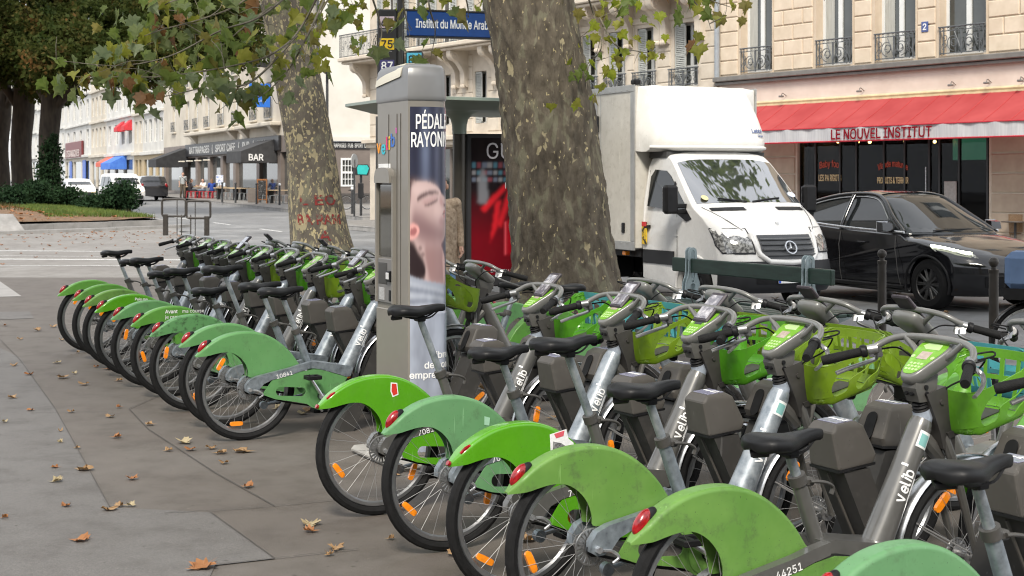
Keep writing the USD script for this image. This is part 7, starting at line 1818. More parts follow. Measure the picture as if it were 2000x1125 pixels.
for s in (-1, 1):
    V.add('wiper', tube(smoothpath([(1.45, s * 0.05 - 0.1, 1.53), (1.40, s * 0.3 - 0.1, 1.555), (1.36, s * 0.52 - 0.05, 1.575)], 4), 0.012, 5), BLACKP, ws)
V.add('windscreen_disc', cat([xf(cyl((0, 0, 0), (0, 0, 0.004), 0.055, n=16), basis(vmap(1.36, 1.585, f) + np.array([0.01, 0, 0.012]), (-0.79, 0, 0.61), (0, 1, 0), (0.61, 0, 0.79))) for f in (-0.8,)]), M('disc_yellow', (0.6, 0.55, 0.3), 0.4), ws)
V.add('windscreen_disc', cat([xf(cyl((0, 0, 0), (0, 0, 0.004), 0.06, n=16), basis(vmap(1.30, 1.625, f) + np.array([0.01, 0, 0.012]), (-0.79, 0, 0.61), (0, 1, 0), (0.61, 0, 0.79))) for f in (0.83,)]), M('disc_white_blue', (0.5, 0.55, 0.65), 0.4), ws)
# grille
gpts = [(2.075, 1.08), (2.15, 0.98), (2.205, 0.86), (2.235, 0.76)]
for f in (-0.90, 0.90):
    V.add('bonnet_seam', tube([np.array(vmap(x, z, f * (1 - 0.30 * u))) + [0, 0, 0.0] for u, (x, z) in zip(np.linspace(0, 1, 6), ((1.5, 1.47), (1.62, 1.41), (1.75, 1.345), (1.87, 1.275), (1.96, 1.205), (2.02, 1.15)))], 0.006, 4), M('panel_gap', (0.1, 0.1, 0.1), 0.8), cb)
g_ = V.add('grille', patch_on(vmap, gpts, -0.47, 0.47, 15, 0.012), M('grille_dark', (0.05, 0.052, 0.056), 0.4, var=0.2, scale=80), smooth=40)
for k, (x, z) in enumerate(((2.11, 1.03), (2.15, 0.965), (2.19, 0.895), (2.215, 0.825))):
    V.add('grille_bar', tube([np.array(vmap(x, z, f)) + [0.03, 0, 0.0] for f in np.linspace(-0.45, 0.45, 13)], 0.02, 6, flat=0.8), M('grille_bar_grey', (0.11, 0.115, 0.12), 0.35, 0.3), g_)
V.add('grille_surround', tube([np.array(vmap(x, z, f)) + [0.02, 0, 0] for x, z, f in ((2.04, 1.1, -0.55), (2.1, 1.0, -0.545), (2.2, 0.83, -0.5), (2.245, 0.735, -0.38), (2.25, 0.715, 0), (2.245, 0.735, 0.38), (2.2, 0.83, 0.5), (2.1, 1.0, 0.545), (2.04, 1.1, 0.55))], 0.038, 8), WPAINT, g_, smooth=60)
em = np.array(vmap(2.18, 0.92, 0)) + [0.062, 0, 0]
E_ = basis(em, (0, 1, 0), (-0.4, 0, 0.916), (0.916, 0, 0.4))
V.add('star_emblem', xf(cat([xf(ring(0.088, 0.011, 28, 6), basis((0, 0, 0), (1, 0, 0), (0, 0, 1), (0, 1, 0)))] + [hull([(0, 0, 0.02), (0.016 * cos(a + 1.57), 0.016 * sin(a + 1.57), 0), (0.016 * cos(a - 1.57), 0.016 * sin(a - 1.57), 0), (0.085 * cos(a), 0.085 * sin(a), 0.004)]) for a in (PI / 2, PI / 2 + 2 * PI / 3, PI / 2 + 4 * PI / 3)]), E_), CHROME, g_, smooth=20)
V.add('bonnet_badge', xf(xf(ring(0.026, 0.005, 18, 5), basis((0, 0, 0), (1, 0, 0), (0, 0, 1), (0, 1, 0))), basis(np.array(vmap(1.93, 1.225, 0)) + [0.01, 0, 0.016], (0, 1, 0), (-0.8, 0, 0.55), (0.55, 0, 0.8))), CHROME, cb)
for s in (-1, 1):
    hp_ = [(1.97, 1.165), (2.05, 1.09), (2.12, 1.02), (2.17, 0.94), (2.205, 0.84)]
    def hmap(x, z, f):
        u = np.clip((1.16 - z) / 0.32, 0, 1)
        return vmap(x, z, s * (0.57 + (f - 0.57) * (1.0 if u < 0.75 else 0.9)))
    h_ = V.add('headlight', patch_on(hmap, hp_, 0.57, 0.99, 9, 0.012), LAMPG, smooth=40)
    bz = [np.array(hmap(x, z, f)) + [0.012, 0, 0.005] for x, z, f in [(q[0], q[1], 0.57) for q in hp_] + [(2.205, 0.84, g) for g in (0.7, 0.85, 0.99)] + [(q[0], q[1], 0.99) for q in hp_[::-1]] + [(1.97, 1.165, g) for g in (0.85, 0.7, 0.57)]]
    V.add('headlight_bezel', tube(bz, 0.012, 5), GREYP, h_)
    V.add('bonnet_vent', patch_on(vmap, [(1.53, 1.452), (1.62, 1.41)], s * 0.28, s * 0.82, 7, 0.006, 3), BLACKP, smooth=40)
    mp = np.array([1.12, s * 1.2, 1.56])
    mr = V.add('mirror', cat([cbx(mp[0] - 0.06, mp[0] + 0.06, mp[1] - 0.11, mp[1] + 0.11, mp[2] - 0.2, mp[2] + 0.2, 0.035), cbx(mp[0] - 0.03, mp[0] + 0.03, min(mp[1], s * 0.9), max(mp[1], s * 0.9), mp[2] - 0.12, mp[2] - 0.06, 0.01), cbx(mp[0] - 0.03, mp[0] + 0.03, min(mp[1], s * 0.9), max(mp[1], s * 0.9), mp[2] - 0.2, mp[2] - 0.15, 0.01)]), BLACKP, smooth=20)
    V.add('mirror_glass', cbx(mp[0] - 0.066, mp[0] - 0.06, mp[1] - 0.09, mp[1] + 0.09, mp[2] - 0.17, mp[2] + 0.17, 0.002), CHROME, mr)
    def sidepatch(P, off=0.006, th=0.012):
        v, f = prism(Polygon(P), 0, th)
        v2 = []
        for x, y, z in v:
            q = vmap(x, z, s * 0.985); v2.append((q[0], q[1] + s * (off + y - th * 0.5), q[2]))
        return (np.array(v2), f if s > 0 else f[:, ::-1])
    V.add('side_window', sidepatch([(0.13, 1.48), (0.13, 1.95), (0.22, 2.06), (0.52, 2.04), (0.66, 1.96), (1.2, 1.54), (1.28, 1.42), (0.9, 1.42)]), AUTOG, smooth=False)
    V.add('window_post', sidepatch([(0.80, 1.42), (0.86, 1.42), (0.86, 1.84), (0.80, 1.88)], 0.012), BLACKP, smooth=False)
    V.add('quarter_trim', sidepatch([(0.86, 1.42), (1.26, 1.46), (1.46, 1.30), (1.30, 1.26)], 0.01), BLACKP, smooth=False)
    V.add('rub_strip', sidepatch([(0.04, 0.62), (0.88, 0.62), (0.90, 0.82), (0.04, 0.82)], 0.014), GREYP, smooth=False)
    V.add('door_handle', cat([sidepatch([(0.1, 1.13), (0.24, 1.14), (0.24, 1.18), (0.1, 1.17)], 0.026, 0.03)]), BLACKP, smooth=False)
    V.add('door_seam', cat([sidepatch([(a[0] - 0.006, a[1]), (a[0] + 0.006, a[1]), (b[0] + 0.006, b[1]), (b[0] - 0.006, b[1])], 0.0015, 0.003) for a, b in (((0.97, 0.42), (0.97, 1.40)), ((0.07, 0.42), (0.07, 2.05)))]), M('panel_gap', (0.1, 0.1, 0.1), 0.8), smooth=False)
    V.add('door_crease', sidepatch([(0.05, 1.03), (1.0, 1.04), (1.0, 1.05), (0.05, 1.04)], 0.004, 0.006), WPAINT, smooth=False)
    a = np.linspace(-0.35, PI + 0.25, 26)
    V.add('wheel_arch_lip', tube([(1.33 + 0.425 * cos(t_), s * (vmap(1.33, 0.6, 1)[1] - 0.0 - 0.10 * max(0, cos(t_)) ), 0.36 + 0.425 * sin(t_)) for t_ in a], 0.025, 6), GREYP if s > 0 else WPAINT, smooth=60)
    road_wheel(V, 1.33, s * 0.84, 0.35, 6, GREYP, 'wheel', s, 0.22, 1)
    road_wheel(V, -2.9, s * 0.84, 0.35, 6, GREYP, 'wheel', s, 0.22, 1)
V.add('blind_spot_sticker', (lambda m: m)(bx(0.06, 0.18, -1.0, -0.985, 0.9, 1.22)), M('sticker_yellow', (0.75, 0.5, 0.03), 0.5, scale=14, c2=(0.02, 0.02, 0.02), lo=0.52, hi=0.56), smooth=False)
V.add('sticker_header', bx(0.06, 0.18, -1.004, -1.0, 1.16, 1.225), M('sticker_header_red', (0.6, 0.03, 0.03), 0.5), smooth=False)
bp = V.add('front_bumper', patch_on(vmap, [(2.238, 0.735), (2.26, 0.66), (2.285, 0.56), (2.275, 0.40), (2.19, 0.32)], -1, 1, 21, 0.016), GREYP, smooth=50)
V.add('air_intake', patch_on(vmap, [(2.283, 0.56), (2.278, 0.44)], -0.6, 0.6, 11, 0.022, 3), BLACKP, bp, smooth=50)
V.add('number_plate', xf(cbx(-0.26, 0.26, -0.055, 0.055, 0, 0.01, 0.002), basis(np.array(vmap(2.28, 0.50, 0)) + [0.03, 0, 0], (0, 1, 0), (0, 0, 1), (1, 0, 0))), WHITE, bp)
V.add('plate_band', xf(bx(-0.26, -0.225, -0.05, 0.05, 0.01, 0.012), basis(np.array(vmap(2.28, 0.50, 0)) + [0.03, 0, 0], (0, 1, 0), (0, 0, 1), (1, 0, 0))), M('plate_blue', (0.02, 0.08, 0.5), 0.4), bp, smooth=False)
# box and fairing
b_ = V.add('box_body', cbx(-4.3, -0.02, -1.08, 1.08, 0.82, 3.2, 0.02), BOXW, smooth=False)
for (x0, x1, z0, z1) in ((-4.31, 0.0, 3.12, 3.22), (-4.31, 0.0, 0.80, 0.93), (-0.11, 0.0, 0.93, 3.12), (-4.31, -4.2, 0.93, 3.12)):
    V.add('box_rail', cat([cbx(x0, x1, -1.095, -1.07, z0, z1, 0.006), cbx(x0, x1, 1.07, 1.095, z0, z1, 0.006)]), ALU, b_, smooth=False)
V.add('rivets', cat([ball((x, -1.096, z), 0.011, 0) for z in (3.145, 0.9) for x in np.arange(-4.2, -0.05, 0.16)]), ALU, b_, kind='stuff')
V.add('panel_joint', cat([bx(x - 0.006, x + 0.006, -1.083, -1.078, 0.93, 3.12) for x in (-0.98,)]), ALU, b_, smooth=False)
dr = V.add('side_door', cat([bx(-1.95, -1.91, -1.092, -1.078, 1.0, 3.0), bx(-1.12, -1.08, -1.092, -1.078, 1.0, 3.0), bx(-1.91, -1.12, -1.092, -1.078, 2.96, 3.0), bx(-1.91, -1.12, -1.092, -1.078, 1.0, 1.04)]), ALU, b_, smooth=False)
V.add('hinge', cat([cbx(-1.2, -1.04, -1.12, -1.085, 2.62, 2.68, 0.01), cbx(-1.08, -1.02, -1.125, -1.085, 2.55, 2.8, 0.01)]), GREYP, smooth=False)
V.add('door_handle', cbx(-0.36, -0.28, -1.1, -1.07, 1.05, 1.2, 0.01), BLACKP)
V.add('chassis', cat([bx(-4.2, 0.3, -0.45, -0.3, 0.42, 0.8), bx(-4.2, 0.3, 0.3, 0.45, 0.42, 0.8), bx(-4.25, -0.05, -0.95, 0.95, 0.7, 0.815), bx(-4.3, -4.22, -0.9, 0.9, 0.45, 0.6), cbx(-1.6, -0.9, -0.95, -0.5, 0.35, 0.7, 0.05)]), BLACKP, smooth=False)
V.add('side_lamp', cbx(-0.4, -0.3, -1.06, -0.98, 0.72, 0.78, 0.01), ORANGE)
FP = [(-0.02, 2.25), (-0.02, 3.2), (0.06, 3.215), (0.16, 3.17), (0.33, 3.0), (0.48, 2.78), (0.60, 2.54), (0.64, 2.38), (0.62, 2.27), (0.50, 2.24), (0.3, 2.24)]
def dmap(x, z, f):
    a = abs(f)
    w = 1.06 - 0.16 * np.clip((z - 2.45) / 0.75, 0, 1) ** 1.3 * np.clip(x / 0.12, 0.2, 1) - 0.05 * np.clip(x / 0.6, 0, 1)
    xx = x - 0.24 * a ** 4 * np.clip(x / 0.6, 0, 1) - 0.10 * np.clip((a - 0.7) / 0.3, 0, 1) ** 2 * np.clip(x / 0.4, 0, 1)
    zz = z - 0.10 * np.clip((a - 0.8) / 0.2, 0, 1) ** 2 * np.clip((z - 2.6) / 0.5, 0, 1) * np.clip(x / 0.1, 0.15, 1)
    dent = 0.035 * np.clip(1 - abs(a - 0.62) / 0.16, 0, 1) * np.clip((z - 2.75) / 0.3, 0, 1) * np.clip(x / 0.2, 0, 1)
    return (xx - dent, f * w, zz - dent * 0.6)
fa_ = V.add('roof_fairing', shell(densify(FP, 3), dmap, np.r_[np.linspace(-1, 1, 33)]), DOMEW, smooth=35)
V.add('fairing_lip', tube([np.array(dmap(0.635, 2.30, f)) + [0.004, 0, 0] for f in np.linspace(-1, 1, 25)], 0.028, 6), DOMEW, fa_, smooth=60)
V.add('fairing_gap', bx(0.04, 0.5, -0.86, 0.86, 2.15, 2.238), M('gap_dark', (0.05, 0.05, 0.05), 0.7), smooth=False)
lb = basis(np.array(dmap(0.58, 2.56, 0.60)) + [-0.012, 0, 0], (-0.28, 0.96, 0), (-0.2, -0.05, 0.97), (0.95, 0.28, 0.2))
def on_fairing(tx, h, w, f0, z0):
    v, f = trimesh.remesh.subdivide_to_size(*text(tx, h, 0.002, True, w), max_edge=0.03)
    zs = [2.38, 2.54, 2.78, 3.0]; xs_ = [0.64, 0.60, 0.48, 0.33]
    return np.array([np.array(dmap(np.interp(z0 + y, zs, xs_), z0 + y, f0 + x / 1.0)) + [0.012 + d, 0, 0.004] for x, y, d in v]), f
V.add('maker_lettering', on_fairing('Labbé', 0.06, 0.25, 0.70, 2.52), M('lettering_blue', (0.08, 0.12, 0.27), 0.5), fa_, smooth=False)
V.add('maker_lettering', on_fairing('Gruau', 0.035, 0.15, 0.76, 2.46), M('lettering_blue', (0, 0, 0)), fa_, smooth=False)
V.add('roof_marker', cbx(-0.12, 0.0, -1.09, -0.97, 3.22, 3.30, 0.02), BLACKP)

# ---- the black car
cw = np.array([5.96, 20.06])
co = cw - HD * 1.45 + LT * 0.81
CAR = Thing('black_car', 'glossy black electric car with lit slim headlights passing the restaurant', 'car', (co[0], co[1], -0.15), HDEG)
CPAINT = M('black_car_paint', (0.006, 0.006, 0.007), 0.09, var=0.15, scale=3, coat=0.4, spec=0.5)
BP = [(-2.22, 0.28), (-2.36, 0.42), (-2.40, 0.66), (-2.37, 0.90), (-2.30, 1.10), (-2.1, 1.18), (-1.5, 1.17), (-0.5, 1.11), (0.6, 1.06), (1.02, 1.06), (1.35, 1.03), (1.75, 0.96), (2.05, 0.87), (2.25, 0.77), (2.36, 0.65), (2.39, 0.52), (2.36, 0.34), (2.22, 0.22), (1.4, 0.2), (0, 0.2), (-1.4, 0.22)]
def cmap(x, z, f):
    a = abs(f)
    fr_, re_ = np.clip((x - 0.9) / 1.5, 0, 1), np.clip((-x - 1.2) / 1.2, 0, 1)
    w = 0.965 - 0.05 * np.clip((z - 0.8) / 0.4, 0, 1) ** 1.5 - 0.06 * np.clip((0.5 - z) / 0.3, 0, 1) - 0.04 * fr_ ** 2 - 0.05 * re_ ** 2
    w += 0.012 * math.exp(-((z - 0.86) / 0.07) ** 2) + 0.02 * (math.exp(-((x - 1.45) / 0.5) ** 2) + math.exp(-((x + 1.45) / 0.55) ** 2))
    xx = x - 0.46 * a ** 3.2 * fr_ + 0.3 * a ** 3.2 * re_
    up = np.clip((z - 0.75) / 0.3, 0, 1)
    zz = z - 0.07 * a ** 4 * up * (x > 0.9) + 0.02 * up * fr_ * math.exp(-((a - 0.72) / 0.14) ** 2)
    e = max(0, (a - 0.93) / 0.07)
    zz = zz - 0.035 * e ** 2 * up + 0.03 * e ** 2 * np.clip((0.4 - z) / 0.2, 0, 1)
    return (xx, f * w, zz)
body = shell(densify(BP, 3), cmap, np.r_[-1, -0.99, -0.97, -0.93, np.linspace(-0.86, 0.86, 15), 0.93, 0.97, 0.99, 1])
body = cut_wheels(body, [(x, 0.36, s0, s1) for x in (1.45, -1.45) for s0, s1 in ((-1.3, -0.55), (0.55, 1.3))], 0.40)
cbd = CAR.add('body', body, CPAINT, smooth=35)
GP = [(-2.2, 1.10), (-2.16, 1.19), (-1.8, 1.36), (-1.35, 1.53), (-0.85, 1.635), (-0.35, 1.665), (0.0, 1.645), (0.3, 1.56), (0.75, 1.30), (1.16, 1.055), (1.1, 1.0), (-1.5, 1.02)]
def gmap(x, z, f):
    a = abs(f)
    w = 0.915 - 0.33 * np.clip((z - 1.08) / 0.58, 0, 1) ** 1.15 - 0.12 * np.clip((-x - 1.2) / 1.0, 0, 1)
    xx = x - 0.22 * a ** 3 * np.clip((x - 0.0) / 0.8, 0, 1)
    zz = z - 0.045 * a ** 3 * np.clip((z - 1.2) / 0.4, 0, 1)
    e = max(0, (a - 0.9) / 0.1)
    c = np.array([-0.5, 1.25]); k = 1 - 0.045 * e ** 2
    return (c[0] + (xx - c[0]) * k, f * w, c[1] + (zz - c[1]) * k)
CAR.add('glasshouse', shell(densify(GP, 3), gmap, np.r_[-1, -0.98, -0.94, np.linspace(-0.88, 0.88, 11), 0.94, 0.98, 1]), AUTOG, smooth=40)
CAR.add('windscreen', patch_on(gmap, [(0.16, 1.605), (1.13, 1.072)], -0.86, 0.86, 15, 0.004, 10), AUTOG, smooth=60)
rf = CAR.add('roof_panel', patch_on(gmap, [(0.04, 1.635), (-0.35, 1.665), (-0.85, 1.637), (-1.35, 1.532), (-1.6, 1.45)], -0.96, 0.96, 15, 0.01), CPAINT, smooth=60)
for s in (-1, 1):
    arcx = [(1.12, 1.07), (0.75, 1.30), (0.3, 1.56), (0.0, 1.642), (-0.35, 1.662), (-0.85, 1.632), (-1.35, 1.528), (-1.8, 1.36), (-2.14, 1.2)]
    q = smoothpath([np.array(gmap(x, z, s * 0.955)) + [0, s * 0.006, 0.006] for x, z in arcx], 4)
    CAR.add('roof_rail', tube(q, 0.036, 8, flat=0.8), CPAINT, smooth=60)
    q2 = smoothpath([np.array(gmap(x, z - 0.035, s * 0.985)) + [0, s * 0.012, 0] for x, z in arcx[1:]], 4)
    CAR.add('window_trim', tube(q2, 0.009, 5), M('satin_trim', (0.3, 0.3, 0.3), 0.3, 0.8), smooth=60)
    q3 = smoothpath([(0.95, s * 0.915, 1.075), (0.3, s * 0.935, 1.09), (-0.5, s * 0.935, 1.125), (-1.3, s * 0.90, 1.175), (-1.95, s * 0.80, 1.20)], 4)
    CAR.add('belt_trim', tube(q3, 0.014, 6, flat=1.3), CHROME, smooth=60)
    for x0, lean in ((-0.42, -0.03), (-1.42, -0.12)):
        pz = np.linspace(1.08, 1.60 if x0 > -1 else 1.50, 6)
        CAR.add('pillar', tube([(x0 + lean * (z - 1.08) * 2, s * (0.928 - 0.33 * np.clip((z - 1.08) / 0.58, 0, 1) ** 1.15 - 0.12 * np.clip((-x0 - 1.2) / 1.0, 0, 1)), z) for z in pz], 0.028, 6), CPAINT, smooth=60)
    mp = np.array([0.72, s * 1.06, 1.15])
    mr = CAR.add('mirror', hull([(mp[0] + a * l, mp[1] + b, mp[2] + c) for a, b, c, l in ((1, -0.1, -0.05, 0.06), (1, 0.11, -0.06, 0.05), (1, -0.1, 0.06, 0.05), (1, 0.1, 0.05, 0.03), (-1, -0.1, -0.07, 0.07), (-1, 0.12, -0.07, 0.07), (-1, -0.1, 0.075, 0.07), (-1, 0.12, 0.07, 0.07))]), CPAINT, smooth=50)
    CAR.add('mirror_arm', cbx(0.68, 0.76, min(s * 0.86, s * 0.98), max(s * 0.86, s * 0.98), 1.07, 1.1, 0.01), BLACKP, mr)
    CAR.add('mirror_edge', tube([(mp[0] - 0.072, mp[1] - 0.1, mp[2] - 0.07), (mp[0] - 0.072, mp[1] - 0.1, mp[2] + 0.076), (mp[0] - 0.072, mp[1] + 0.1, mp[2] + 0.076)], 0.006, 5), CHROME, mr)
    for a, b in (((0.90, 0.3), (0.80, 1.06)), ((-0.40, 0.3), (-0.42, 1.1))):
        P0 = [np.array(cmap(a[0] + (b[0] - a[0]) * u, a[1] + (b[1] - a[1]) * u, s * 1.0)) + [0, s * 0.001, 0] for u in np.linspace(0, 1, 8)]
        CAR.add('door_gap', tube(P0, 0.005, 4), M('gap_dark', (0, 0, 0)), cbd)
    CAR.add('door_handle', tube([np.array(cmap(x, 0.93, s)) + [0, s * 0.006, 0] for x in (0.0, 0.09, 0.18)], 0.012, 6), CPAINT, cbd)
    hl = [np.array(cmap(x, z, s * f)) + [0.01, s * 0.01, 0.012] for x, z, f in ((1.70, 0.97, 0.985), (1.85, 0.93, 0.93), (2.05, 0.87, 0.86), (2.22, 0.79, 0.72), (2.27, 0.74, 0.7), (2.1, 0.78, 0.93), (1.9, 0.86, 0.99))]
    h_ = CAR.add('headlight', hull(hl), LAMPG, smooth=20)
    CAR.add('light_strip', tube(smoothpath([np.array(cmap(x, z, s * f)) + [0.03, s * 0.028, 0.022] for x, z, f in ((1.76, 0.945, 0.98), (1.95, 0.89, 0.92), (2.12, 0.83, 0.83), (2.2, 0.80, 0.74))], 4), 0.016, 6), M('headlight_lit', (0.9, 0.9, 0.8), 0.3, emit=((0.95, 1.0, 0.75), 2.2)), h_)
    road_wheel(CAR, 1.45, s * 0.83, 0.362, 10, M('black_alloy', (0.06, 0.06, 0.06), 0.35, 0.5), 'wheel', s, 0.24)
    road_wheel(CAR, -1.45, s * 0.83, 0.362, 10, M('black_alloy', (0, 0, 0)), 'wheel', s, 0.24)
    CAR.add('arch_trim', tube([(1.45 + 0.405 * cos(t_), s * (cmap(1.45, 0.5, 1)[1] - 0.06 * max(0, cos(t_)) ** 2), 0.36 + 0.405 * sin(t_)) for t_ in np.linspace(-0.3, PI + 0.3, 24)], 0.02, 6), BLACKP, smooth=60)
    CAR.add('sill', tube([np.array(cmap(x, 0.27, s)) + [0, s * 0.004, 0] for x in np.linspace(-1.0, 1.0, 6)], 0.03, 6), BLACKP)
    CAR.add('tail_light', hull([np.array(cmap(x, z, s * f)) + [-0.01, 0, 0] for x, z, f in ((-2.3, 1.06, 0.95), (-2.34, 0.95, 0.9), (-2.37, 0.95, 0.55), (-2.32, 1.05, 0.55))]), REDL)
CAR.add('lower_intake', patch_on(cmap, [(2.39, 0.5), (2.37, 0.36)], -0.7, 0.7, 11, 0.008, 3), BLACKP, smooth=50)
CAR.add('number_plate', xf(cbx(-0.26, 0.26, -0.055, 0.055, 0, 0.01, 0.002), basis(np.array(cmap(2.39, 0.5, 0)) + [0.02, 0, 0], (0, 1, 0), (0, 0, 1), (1, 0, 0))), WHITE)
CAR.add('wiper', tube([(1.1, -0.5, 1.095), (1.07, 0.1, 1.11), (1.02, 0.6, 1.10)], 0.012, 5), BLACKP)

# ---- traffic far up the street
def far_vehicle(kind, pos, head, label, paint, lit=False):
    t = Thing({'van': 'delivery_van', 'suv': 'estate_car', 'car': 'saloon_car'}[kind], label, {'van': 'van', 'suv': 'car', 'car': 'car'}[kind], (pos[0], pos[1], -0.15 + float(rise(pos[1]))), head)
    H = {'van': 1.86, 'suv': 1.66, 'car': 1.46}[kind]
    if kind == 'van': P = [(-2.2, 0.3), (-2.22, 1.2), (-2.12, H - 0.05), (-1.6, H), (0.5, H - 0.02), (0.85, H - 0.14), (1.5, 1.18), (2.0, 1.0), (2.2, 0.82), (2.24, 0.5), (2.15, 0.28)]
    elif kind == 'suv': P = [(-2.2, 0.32), (-2.25, 0.95), (-2.1, 1.2), (-1.85, H - 0.06), (-1.4, H), (0.2, H - 0.02), (0.5, H - 0.12), (1.15, 1.1), (2.0, 0.96), (2.2, 0.75), (2.2, 0.3)]
    else: P = [(-2.1, 0.3), (-2.15, 0.9), (-1.6, 1.02), (-1.1, H - 0.04), (-0.6, H), (0.1, H - 0.04), (0.95, 1.02), (1.9, 0.84), (2.1, 0.6), (2.08, 0.28)]
    def fm(x, z, f):
        a = abs(f)
        return (x - 0.2 * a ** 3 * (x > 1.2) + 0.12 * a ** 3 * (x < -1.6), f * (0.9 - 0.16 * np.clip((z - 1.0) / (H - 1.0), 0, 1)), z - 0.04 * a ** 4 * (z > 1.1))
    b = cut_wheels(shell(densify(P, 3), fm), [(x, 0.32, s0, s1) for x in (1.4, -1.35) for s0, s1 in ((-1.2, -0.55), (0.55, 1.2))], 0.37)
    t.add('body', b, paint, smooth=35)
    i = {'van': (5, 6), 'suv': (6, 7), 'car': (5, 6)}[kind]
    t.add('windscreen', patch_on(fm, [(P[i[0]][0] + 0.03, P[i[0]][1] - 0.04), (P[i[1]][0] - 0.03, P[i[1]][1] + 0.03)], -0.88, 0.88, 11, 0.008, 6), AUTOG, smooth=50)
    t.add('rear_window', patch_on(fm, [(P[1][0], P[1][1] + 0.12), (P[2][0], P[2][1] - 0.06)] if kind == 'van' else [(P[2][0], P[2][1] + 0.05), (P[3][0], P[3][1] - 0.04)], -0.85, 0.85, 9, 0.012, 4), AUTOG, smooth=50)
    for s in (-1, 1):
        zt = H - 0.16
        for x0, x1 in ((-1.9, -0.95), (-0.85, 0.1), (0.2, 0.95)) if kind != 'car' else ((-1.1, -0.3), (-0.2, 0.5)):
            zz = min(zt, 1.1 + (1.4 - x1) * 0.8)
            pl = Polygon([(x0, 1.12 if kind != 'car' else 1.0), (x1, 1.1 if kind != 'car' else 0.98), (x1 - 0.15 if x1 > 0.3 else x1, zz), (x0, zt)])
            v, f = prism(pl, 0, 0.01)
            v = np.array([(fm(x, z, s)[0], fm(x, z, s)[1] + s * (0.004 + y), fm(x, z, s)[2]) for x, y, z in v])
            t.add('side_window', (v, f), AUTOG, smooth=False)
        for x in (1.4, -1.35):
            road_wheel(t, x, s * 0.8, 0.32, 5, GREYP, 'wheel', s, 0.2, 1)
        lp = np.array(fm(2.12, 0.82 if kind != 'car' else 0.68, s * 0.75)) + [0.03, 0, 0]
        t.add('headlight', ball(lp, 0.11, 1, (0.5, 1.3, 0.9)), M('far_headlight_lit', (0.9, 0.85, 0.6), 0.3, emit=((1.0, 0.75, 0.35), 5.0)) if lit else LAMPG)
        t.add('tail_light', ball(np.array(fm(-2.2, 0.98, s * 0.85)) + [0.0, 0, 0], 0.12, 1, (0.4, 0.8, 1.5)), REDL)
    t.add('bumper', cbx(2.05, 2.26, -0.75, 0.75, 0.32, 0.55, 0.05), GREYP)
hd2 = math.degrees(math.atan2(-0.907, 0.42))
far_vehicle('van', (-23.6, 86.0), hd2 + 4, 'white delivery van with lit headlights behind the holly bush', WPAINT, True)
far_vehicle('suv', (-24.3, 95.0), hd2 + 180, 'black car seen from behind driving away to the right of the white van', M('far_black_paint', (0.015, 0.015, 0.017), 0.2, coat=1.0))
far_vehicle('car', (-29.3, 96.0), hd2, 'white saloon car half hidden by the shrubs left of the white van', WPAINT, True)
